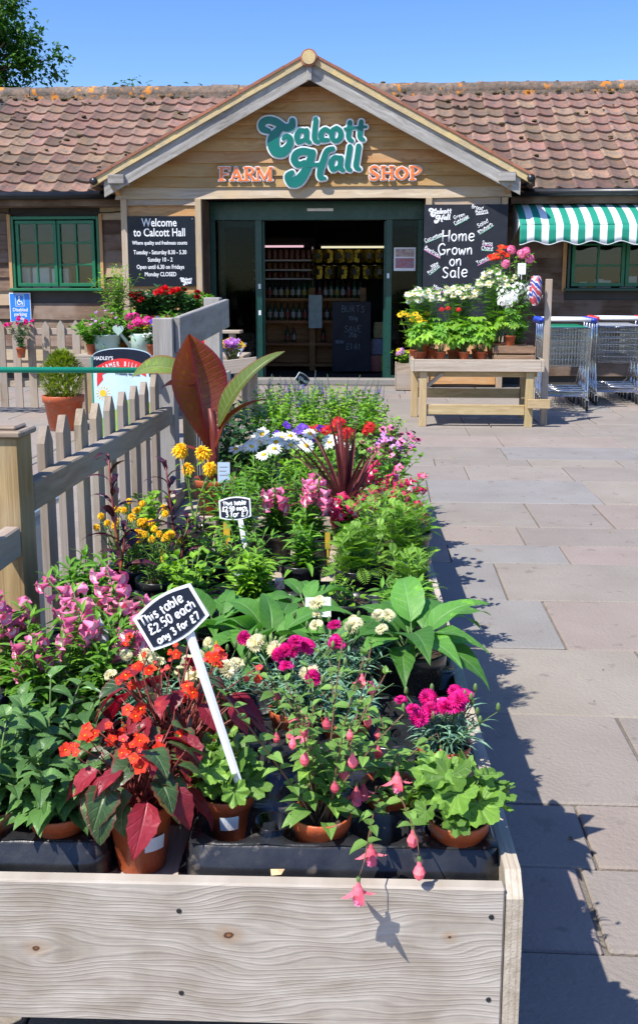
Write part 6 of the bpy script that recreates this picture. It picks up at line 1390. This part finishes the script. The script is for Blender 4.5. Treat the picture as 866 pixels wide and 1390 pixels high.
p.leaf(cl, lfr((-.005, -.02, .24), (-.20, .06, 1), (.45, -1, .05)), True)
p.leaf(cl2, lfr((.015, -.01, .36), (.55, -.05, 1), (-.6, -.55, .5)), True)
p.leaf(cl4, lfr((.012, -.015, .27), (.45, -.1, 1), (-.7, -.3, .6)), True)
p.leaf(cl3, lfr((-.09, -.02, .57), (-1, -.15, .30), (.25, -.75, .8)), True)
p.leaf(leaf(.16, .06, 'ovate', 10, 3, .4, 1.2, 0, 0, 6).mesh('leaf', [LM['canna']]), lfr((-.06, -.02, .53), (-1, -.1, .2), (.1, -.6, 1)), True)
p.leaf(leaf(.20, .06, 'ovate', 10, 3, .4, 1.2, 0, 0, 6).mesh('leaf', [LM['canna']]), T(-.01, 0, .20) @ Rz(R(100)) @ Rx(R(50)), True)
p.done('redstem')
# --- second table
fin(bush('shasta_daisy', 'white shasta daisies beside the bronze canna', 'plant', (-.47, 4.02, ZB), 'm', 13, .21, .8, gl_, 'green', 10, (1, .6), (.6, .3), 'alt', False, (('bigdaisy', .8, 1, 'face', .85),), seed=100, Hv=.15))
fin(bush('shasta_daisy', 'white shasta daisies in front of the red geraniums', 'plant', (-.29, 4.06, ZB), 'm', 11, .215, .8, gl_, 'green', 10, (1, .6), (.6, .3), 'alt', False, (('bigdaisy', .8, 1, 'face', .85),), seed=101, Hv=.15))
for i, (x, y) in enumerate(((-.26, 4.55), (-.10, 4.62), (-.17, 4.36))): geranium('red flowered geranium behind the white shasta daisies', (x, y, ZB), 20 + i, 24, .12, .8, 1.1, 'm', 4, 'redumb', group='red geraniums on the table near the doorway')
for i, (x, y) in enumerate(((.02, 4.30), (.055, 4.62))): fin(bush('impatiens', 'purple leaved impatiens with pink and lilac flowers by the paving edge', 'plant', (x, y, ZB), 'm', 16, .17, .75, ovb, ('purple', 'green', 'purple'), 6, (.9, .7), (.4, .2), 'alt', False, (('imp', .45, 1, 'face', .9), ('impl', .35, 1, 'face', .9)), 'redstem', seed=110 + i, group='impatiens on the table near the doorway'))
fin(bush('impatiens', 'pink impatiens between the cordyline and the paving edge', 'plant', (.055, 3.50, ZB), 'm', 14, .19, .6, pl_, 'green', 9, (1, .7), (.5, .3), 'opp', False, (('bellcrim', .5, 4, 'bells', 1.0), ('imp', .3, 1, 'face', .8)), seed=113))
fin(bush('impatiens', 'leafy impatiens with small pink flowers behind the cordyline', 'plant', (.03, 3.93, ZB), 'm', 16, .19, .7, ovb, 'green', 7, (.9, .7), (.4, .2), 'alt', False, (('imp', .35, 1, 'face', .7),), seed=114))
fin(bush('ivy_plant', 'deep green ivy leaved plant behind the bronze canna', 'plant', (-.60, 4.42, ZB), 'm', 14, .22, .75, ovb, 'ivy', 9, (1.1, .8), (.2, 0), 'alt', seed=115)); fin(bush('ivy_plant', 'deep green ivy leaved plant against the slatted panel', 'plant', (-.72, 4.75, ZB), 'm', 14, .27, .6, ovb, 'ivy', 9, (1.1, .8), (.2, 0), 'alt', seed=116))
fin(bush('salvia', 'dusky purple flowered plant between daisies and red geraniums', 'plant', (-.38, 4.42, ZB), 'm', 14, .20, .6, ov, 'ivy', 8, (1, .7), (.3, .2), 'alt', False, (('pansyp', .5, 1, 'face', .8),), seed=117))
k = 0
for (x, y, h, b, lb_) in ((-.62, 5.05, .28, 0, ''), (-.46, 4.95, .24, 0, ''), (-.30, 5.0, .23, 0, ''), (-.14, 5.0, .21, 0, ''), (.01, 4.98, .19, 0, ''), (-.55, 5.45, .27, 1, 's'), (-.38, 5.4, .25, 1, 's'), (-.22, 5.42, .25, 1, 's'), (-.06, 5.45, .22, 0, ''), (-.60, 5.8, .25, 1, 's'), (-.42, 5.8, .26, 1, 's'), (-.24, 5.82, .26, 1, 's'), (-.08, 5.8, .24, 1, 's')):
    fin(bush('salvia' if b else 'basil_plant', 'green salvia with purple flower spikes on the table near the doorway' if b else 'bushy bright green bedding plant on the table near the doorway', 'plant', (x, y, ZB), 'm', 18, h, .6, ov, 'lime' if k % 3 else 'green', 10, (1.15, .8), (.35, .2), 'opp', False, (('spike', .5, 1, 'up', 1.1),) if b else (), seed=120 + k, group='purple salvias on the table near the doorway' if b else 'bright green bedding plants on the table near the doorway', Hv=.15)); k += 1

# price stickers on two of the pots
for nm_, a0, zc in (('red flowered begonia with drooping', -70, .055), ('green geranium in terracotta pot holding', -95, .055)):
    rt_ = [o for o in bpy.data.objects if o.get('label', '').startswith(nm_)][0]; mb = MB(); r0 = .0465 if 'begonia' in nm_ else .0415
    V = [(r0 * (1 + .25 * (z - zc) / .09 + .035) * math.cos(R(a0 + 8 * i)), r0 * (1 + .25 * (z - zc) / .09 + .035) * math.sin(R(a0 + 8 * i)), z) for z in (zc - .012, zc + .012) for i in range(6)]
    part('price_sticker', mb.add(V, [(i, i + 1, 7 + i, 6 + i) for i in range(5)]), M['white'], rt_)
# leafy fillers where the stock stands close
for i, (x, y, h, lf_, lm_, lb_) in enumerate(((-.50, 3.36, .17, 'pl', 'green', 'lance leaved perennial in front of the canna pot'), (-.74, 3.10, .16, 'ov', 'lime', 'fresh green bedding plant between fence and marigold'), (-.30, 3.46, .17, 'gl', 'green', 'grassy leaved daisy plant without flowers near the cordyline'), (-.48, 3.86, .16, 'gl', 'green', 'grassy leaved plant at the foot of the shasta daisies'), (-.32, 3.88, .17, 'pl', 'lime', 'lance leaved plant at the foot of the shasta daisies'), (-.16, 3.90, .17, 'ov', 'green', 'small leaved bedding plant behind the cordyline'), (-.33, 2.50, .13, 'pl', 'lime', 'young lance leaved perennial behind the square white plant label'), (.06, 2.32, .12, 'pl', 'green', 'lance leaved perennial beside the foxglove that overhangs the paving'), (-.48, 2.42, .15, 'ov', 'lime', 'fresh green bedding plant behind the pink penstemons'), (-.70, 2.28, .17, 'pl', 'green', 'lance leaved perennial against the fence end post'), (-.54, 4.62, .22, 'ov', 'green', 'small leaved bedding plant beside the slatted panel'), (-.30, 4.72, .19, 'ov', 'lime', 'bright bedding plant behind the red geraniums'))):
    fin(bush('leafy_plant', lb_, 'plant', (x, y, ZB), 'm', 15, h, .6, {'pl': pl_, 'ov': ov, 'gl': gl_}[lf_], lm_, 9, (1.1, .8), (.5, .3), 'opp' if lf_ == 'pl' else 'alt', seed=500 + i))
pt_ = MB(); rg = random.Random(77)
for k in range(46):
    q = Vector((rg.uniform(.35, 2.6), rg.uniform(2.2, 9.0), .004)); s__ = rg.uniform(.006, .014); a = rg.uniform(0, 6.3)
    pt_.merge(leaf(s__ * 1.6, s__, 'ovate', 3, 1, .4, 1.0), T(*q) @ Rz(a), rg.randrange(3), .5)
o = part('fallen_petals', pt_, [LM['p_pink'], LM['p_yellow'], LM['brownstem']], None); o['kind'] = 'stuff'; o['label'] = 'fallen petals and leaf scraps on the paving'

# --- plant labels standing in the pots
def card(label, p, w_, h, m, rz=0, tilt=.35, lines=3, shape=None):
    o = thing('plant_label', label, 'plant label', p, rz); Mx = Rx(-tilt)
    pts = shape or [(-w_ / 2, 0), (w_ / 2, 0), (w_ / 2, h), (-w_ / 2, h)]
    part('card', MB().poly(pts, .0008, 0, Mx), m, o)
    part('spike', MB().poly([(-.003, -.05), (.003, -.05), (.003, .0), (-.003, .0)], .0008, 0, Mx @ T(0, .001, 0)), m, o)
    for i in range(lines): part('print', MB().box(-w_ * .36, w_ * (.30 - .12 * (i % 2)), -.0009, -.0005, h * (.75 - .2 * i), h * (.75 - .2 * i) + h * .05, 0, Mx), mat('print_grey', (.35, .37, .42), None, 9, .7), o)
    return o
q = at(432, 838, Y=2.33); card('square white plant label in front of the sparse seedling', q, .062, .048, M['white'], R(6), .3)
q = at(398, 892, Y=1.97); card('pale blue plant label among the white carnations', q, .022, .030, mat('pale_blue_card', (.45, .6, .66), None, 9, .5), R(-12), .2, 2)
ymat = mat('picture_card_yellow', (.75, .45, .03), (.35, .35, .06), 60, .4)
q = at(292, 905, Y=1.98); card('pointed yellow picture label behind the white carnations', q, .02, .055, ymat, R(-20), .1, 0, [(-.009, 0), (.007, 0), (.011, .025), (.001, .058), (-.011, .028)])
q = at(220, 772, Y=2.66); card('yellow picture label beside the coreopsis', q, .022, .055, ymat, R(-15), .1, 0, [(-.010, 0), (.010, -.002), (.012, .045), (0, .062), (-.012, .05)])
q = at(308, 735, Y=2.98); card('orange picture label behind the small upright price sign', q, .02, .06, ymat, R(10), .1, 0)
q = at(445, 745, Y=2.95); card('orange picture label behind the feathery seedling', q, .016, .05, ymat, R(14), .1, 0)
q = at(304, 655, Y=3.62); card('pale blue label standing in the canna pot', q, .045, .075, mat('pale_blue_label', (.45, .58, .72), None, 9, .5), R(8), .15, 3)
q = at(140, 890, Y=1.9); card('white label tucked among the pink penstemons', q, .03, .075, M['white'], R(25), .2, 2, [(-.014, 0), (.010, 0), (.016, .04), (-.002, .08), (-.012, .04)])
q = at(590, 880, Y=2.12); card('large white label behind the foxglove that overhangs the paving', q, .05, .07, M['white'], R(-20), .1, 2)
q = at(380, 800, Y=2.5); card('pink and white picture label beside the square white plant label', q, .025, .03, mat('pink_card', (.75, .7, .7), (.6, .08, .16), 80, .5), R(10), .2, 0)
q = at(325, 795, Y=2.62); card('white label in front of the small upright price sign', q, .03, .035, M['white'], R(30), .3, 2)

# --- right hand display bench plants
pm = [palmate(.085, 7, s_).mesh('leaf', [LM['lime' if s_ % 2 else 'green']]) for s_ in range(4)]
BZ = .6455
for i, (px, lb_) in enumerate(((570, 'green palmate plant at the doorway end of the display bench'), (598, 'green palmate plant second from the doorway on the display bench'), (630, 'green palmate plant third from the doorway on the display bench'), (654, 'green palmate plant beside the wooden crate'))):
    q = at(px, 480, Y=10.2); geranium(lb_, (q.x, 10.20, BZ), 200 + i, 36, .27, .6, 1.25, 'xs', cat='plant', m=pm)
q = at(614, 470, Y=10.42); geranium('green palmate plant behind the front pots of the display bench', (q.x, 10.44, BZ), 206, 34, .30, .55, 1.2, 'xs', 3, 'redumb', m=pm)
q = at(692, 455, Y=10.26); geranium('leafy white flowered plant standing on the wooden crate', (1.27, 10.24, BZ + .158), 207, 34, .24, .75, 1.0, 'xs', 3, 'whiteumb', m=pm)
for i, (px, lb_) in enumerate(((648, 'green palmate plant at the back of the display bench'), (588, 'green palmate plant behind the doorway end pots'))):
    q = at(px, 480, Y=10.5); geranium(lb_, (q.x, 10.60, BZ), 220 + i, 34, .33, .6, 1.25, 'xs', m=pm)
fn = [fern(.11, 7, s_) for s_ in range(2)]
for i, (px, y, h, kinds, lb_) in enumerate(((574, 10.62, .56, (('marg', .7, 1, 'face', .75), ('margy', .5, 1, 'face', .7)), 'white marguerite beside the shop doorway'), (625, 10.75, .60, (('margy', .7, 1, 'face', .75), ('marg', .6, 1, 'face', .75)), 'cream and white marguerite in front of the chalkboard writing'), (672, 10.72, .74, (('margy', .7, 1, 'face', .7), ('marg', .5, 1, 'face', .7)), 'cream marguerite below the orange lilies'))):
    q = at(px, 430, Y=y); fin(bush('marguerite', lb_, 'plant', (q.x, y, BZ), 'tl', 38, h, .34, fn, 'green', 9, (1.2, .9), (.5, .3), 'alt', False, kinds, r=.004, seed=210 + i, Hv=.12, t0=.25))
q = at(560, 470, Y=10.45); fin(bush('marguerite', 'yellow flowered plant at the doorway corner of the display bench', 'plant', (q.x + .02, 10.5, BZ), 'xs', 16, .42, .4, fn, 'lime', 8, (1, .7), (.5, .3), 'alt', False, (('yel', .7, 1, 'face', .6),), r=.004, seed=214))
lil = lraw(3, .16, .022, 'lance', nl=5, fold=.3, droop=1.0)
q = at(676, 430, Y=10.8); fin(bush('lily', 'orange lilies in front of the chalkboard', 'plant', (q.x, 10.82, BZ), 'tl', 9, .98, .14, lil, 'green', 16, (1, .7), (.6, .4), 'alt', False, (('lily', .9, 1, 'face', .8),), r=.006, seed=216, Hv=.08))
q = at(704, 430, Y=10.62); fin(bush('peony', 'pink flowered plant with bamboo cane by the bench post', 'plant', (q.x, 10.62, BZ), 'tl', 7, .95, .16, ovb, 'green', 14, (1.6, 1.2), (.4, .2), 'alt', False, (('pinkbig', .6, 1, 'face', .7),), r=.005, seed=217, Hv=.12))
q = at(712, 430, Y=10.35); fin(bush('hydrangea', 'white hydrangea beside the bench post', 'plant', (q.x - .04, 10.52, BZ), 'tl', 9, .62, .35, ovb, 'green', 10, (2, 1.6), (.3, .1), 'alt', False, (('whiteumb', .8, 1, 'face', 1.0), ('purpl', .2, 1, 'face', 1.0)), r=.005, seed=218, Hv=.25))
q = at(707, 372, Y=10.5); o = card('white plant label with photograph on the pink flowered plant', (q.x, 10.45, q.z), .08, .11, M['white'], R(-8), .05, 2)
# planter by the doorway
q = at(548, 530, z=0); pw = thing('wooden_planter', 'small grey wooden planter of yellow flowers beside the doorway', 'planter', (q.x, q.y + .1, 0))
for s__ in (-1, 1): plank('planter_side', pw, (-.1, s__ * .14, .19), (.1, s__ * .14, .19), .36, .02, M['fence']); plank('planter_end', pw, (s__ * .11, -.15, .19), (s__ * .11, .15, .19), .38, .02, M['fence'], (1, 0, 0))
part('soil', MB().box(-.098, .098, -.128, .128, .02, .33), M['soil'], pw)
fin(bush('primula', 'yellow flowers with lilac bells growing in the small wooden planter', 'plant', (q.x, q.y + .1, .325), None, 14, .24, .7, ovb, 'lime', 6, (1.5, 1.1), (.4, .1), 'alt', False, (('yel', .35, 1, 'face', .7), ('purpl', .2, 1, 'up', .8)), r=.003, seed=230))
# --- plants on the left bench
def bench_plant(name, lb_, px, dy, n, h, lean, lf, lm, per, ls, bl_, seed, pot='tm', z=None, group=None):
    q = at(px, 470, Y=YL + dy); return fin(bush(name, lb_, 'plant', (q.x, YL + dy, (zl + .001) if z is None else z), pot, n, h, lean, lf, lm, per, ls, (.4, .2), 'alt', False, bl_, r=.003, seed=seed, group=group, Hv=.25))
lvb = lraw(3, .10, .066, 'ovate', nl=5, fold=.25, droop=.7)
RZ_ = zl + .237
bench_plant('rose_bush', 'bright red roses on the plant bench below the welcome board', 232, .62, 20, .30, .60, lvb, 'ivy', 9, (1.1, .8), (('rose', .45, 1, 'face', 1.0), ('rosew', .25, 1, 'face', .9)), 301, 'tl', RZ_)
bench_plant('rose_bush', 'dark red and white roses beside the bamboo on the plant bench', 193, .62, 18, .26, .6, lvb, 'ivy', 9, (1.1, .8), (('roseD', .5, 1, 'face', .9), ('rosew', .3, 1, 'face', .9)), 302, 'tl', RZ_)
bench_plant('rose_bush', 'dark red rose bush at the doorway end of the plant bench', 255, .60, 16, .28, .6, lvb, 'ivy', 9, (1.1, .8), (('roseD', .5, 1, 'face', .8),), 303, 'tl', RZ_)
bench_plant('bamboo', 'tall light green bamboo on the plant bench by the corner post', 160, .62, 30, .55, .5, lraw(3, .11, .02, 'lance', nl=4, fold=.3, droop=.9), 'lime', 14, (1, .8), (), 304, 'tl', RZ_)
bench_plant('orchid_plant', 'strappy pale leaved plant in the mint planter', 143, .22, 18, .42, .6, lraw(3, .18, .03, 'lance', nl=5, fold=.3, droop=1.0), 'green', 6, (1, .8), (('impl', .4, 1, 'face', .9),), 305, None, zl + .02)
bench_plant('ivy_plant', 'trailing ivy beside the mint planter', 124, .12, 26, .27, 1.2, ovb, 'green', 11, (1.7, 1.3), (), 306, 'tm'); bench_plant('pink_geranium', 'hot pink geranium growing in the mint watering can', 192, .24, 12, .36, .45, lvb, 'green', 7, (1.2, .9), (('pinkumb', .75, 1, 'face', 1.0),), 307, None, zl + .03)
bench_plant('pansy', 'yellow and purple pansies beside the watering can', 214, .20, 16, .30, .5, ovb, 'green', 7, (1.2, .9), (('pansyy', .6, 1, 'face', .9), ('pansyp', .3, 1, 'face', .9)), 308, 'tm'); bench_plant('cyclamen', 'white flowered small plant at the front of the plant bench', 206, .06, 12, .14, .7, ovb, 'ivy', 6, (1, .8), (('rosew', .4, 1, 'face', .6), ('roseD', .15, 1, 'face', .6)), 309, 'tm')
bench_plant('leafy_shrub', 'dense dark green shrub behind the red roses', 212, .74, 26, .32, 1.0, lvb, 'ivy', 12, (1.3, 1.0), (), 311, 'tl', RZ_); bench_plant('leafy_shrub', 'dense leafy shrub at the back of the plant bench by the doorway', 262, .74, 22, .26, .9, lvb, 'green', 11, (1.1, .9), (), 312, 'tl', RZ_); bench_plant('leafy_shrub', 'low spreading green shrub between mint planter and bamboo', 168, .42, 24, .36, .9, ovb, 'green', 12, (1.8, 1.4), (), 313, 'tm'); bench_plant('leafy_shrub', 'low green shrub beneath the red roses', 236, .36, 24, .32, 1.0, lvb, 'green', 11, (1.2, 1), (), 314, 'tm')
bench_plant('pansy', 'yellow pansies under the bright red roses', 240, .25, 16, .26, .5, ovb, 'green', 7, (1.2, .9), (('pansyy', .6, 1, 'face', .9), ('rosel', .2, 1, 'face', .7)), 310, 'tm')
# bunches on the stand
for i, (dx, kinds) in enumerate(((-.02, (('yel', .7, 1, 'face', .75), ('rosel', .5, 1, 'face', .8))), (-.17, (('redumb', .8, 1, 'face', 1.2), ('pansyy', .3, 1, 'face', 1.0))))):
    b_ = fin(bush('flower_bunch', ('bunch of yellow and lilac chrysanthemums' if i == 0 else 'bunch of red and yellow flowers') + ' on the timber stand', 'flowers', (STAND.x + dx, 7.28 - .04 * i, STAND.z - .0145), None, 14, .17, .45, ov, 'green', 5, (1.2, 1), (.5, .3), 'alt', False, kinds, r=.003, seed=320 + i, Hv=.12))
    part('wrapping', MB().lathe([(.03, 0), (.045, .05), (.085, .12), (.10, .15)], 16, 0, None, lambda q, z: 1 + .08 * math.sin(6 * q)), M['clearplastic'], b_, True)
# roses hung on the garden fence, conifer in pot
q = at(30, 520, Y=YF - .15); hb = fin(bush('miniature_rose', 'small pink roses in a pot hung on the garden fence', 'plant', (q.x, YF - .125, .62), 'tm', 16, .34, .55, ovb, 'ivy', 8, (1, .8), (.4, .2), 'alt', False, (('rosep', .7, 1, 'face', .9),), r=.003, seed=331))
part('hook', MB().box(-.02, .02, .055, .075, .05, .112), M['gutter'], hb)
q = at(88, 583, z=0); cf = Plant('conifer', 'golden green dwarf conifer in large terracotta pot', 'shrub', (q.x, q.y, 0), 'x', None, 6); rg = cf.rg
sp = lraw(3, .07, .022, 'lance', nl=2, fold=.3, droop=.5)
for k in range(1500):
    z = rg.random() ** .85; r = .205 * math.sin(PI * min(1, (z * .82 + .16))) ** .7 * rg.uniform(.35, 1.0) ** .5 * (1 + .10 * math.sin(5 * z + k)); a = rg.uniform(0, 6.3)
    cf.leaf(rg.choice(sp), T(r * math.cos(a), r * math.sin(a), .30 + z * .44) @ Rz(a - PI / 2) @ Rx(1.05 + rg.uniform(-.5, .4)) @ S(rg.uniform(.7, 1.2)), False, 'conifer')
cf.done('brownstem')

# ------------------------------------------------------------------ trees beyond the roof
def tree(label, base, H, crown, seed, n, ls=.22, group=None):
    rt = thing('tree', label, 'tree', base, 0, group); rg = random.Random(seed); mb = MB(); tips = []
    mb.tube([(0, 0, 0), (.1, 0, H * .3), (0, .1, H * .6), (.05, 0, H * .95)], [.22, .17, .1, .03], 8)
    for k in range(26):
        z = H * rg.uniform(.35, .95); a = rg.uniform(0, 6.3); L = crown * rg.uniform(.5, 1.0) * (1.15 - .7 * (z / H - .35)); d = Vector((math.cos(a), math.sin(a), rg.uniform(.15, .6)))
        P = [Vector((0, 0, z)), Vector((0, 0, z)) + d * L * .5 + Vector((0, 0, -.1)), Vector((0, 0, z)) + d * L]; mb.tube(P, [.06, .04, .012], 5); tips += [(P[2], L), (P[1].lerp(P[2], .5), L), (P[1], L * .8)]
    part('trunk', mb, LM['brownstem'], rt, True)
    lf = lraw(3, ls, ls * .6, 'ovate', nl=2, fold=.3, droop=.5); cr = MB()
    cl_ = [(t_ + Vector((rg.gauss(0, .35), rg.gauss(0, .35), rg.gauss(0, .3))), rg.uniform(.25, .6)) for t_, L in tips for _ in range(2)]
    for k in range(n):
        c, r = rg.choice(cl_); v = Vector((rg.gauss(0, 1), rg.gauss(0, 1), rg.gauss(0, .75))); v = v.normalized() * r * rg.random() ** .45
        cr.merge(rg.choice(lf), T(*(c + v)) @ Rz(rg.uniform(0, 6.3)) @ Rx(rg.uniform(-.9, .7)) @ Ry(rg.uniform(-.6, .6)) @ S(rg.uniform(.6, 1.2)), 0, rg.random())
    part('crown', cr, LM['tree'], rt, kind='stuff'); return rt
p = at(-25, 60, Y=26); tree('tall leafy tree rising behind the end of the tiled roof', (p.x, 26, 0), p.z + 1.5, 1.9, 5, 15000, .17)
p = at(192, 117, Y=30); tree('distant tree top just showing above the lichened ridge', (p.x, 30, 0), p.z + .30, .8, 8, 2500, .2, 'tree tops above the ridge')
p = at(232, 117, Y=30); tree('distant tree top just showing above the lichened ridge', (p.x, 30, 0), p.z + .25, 1.0, 9, 3000, .2, 'tree tops above the ridge')
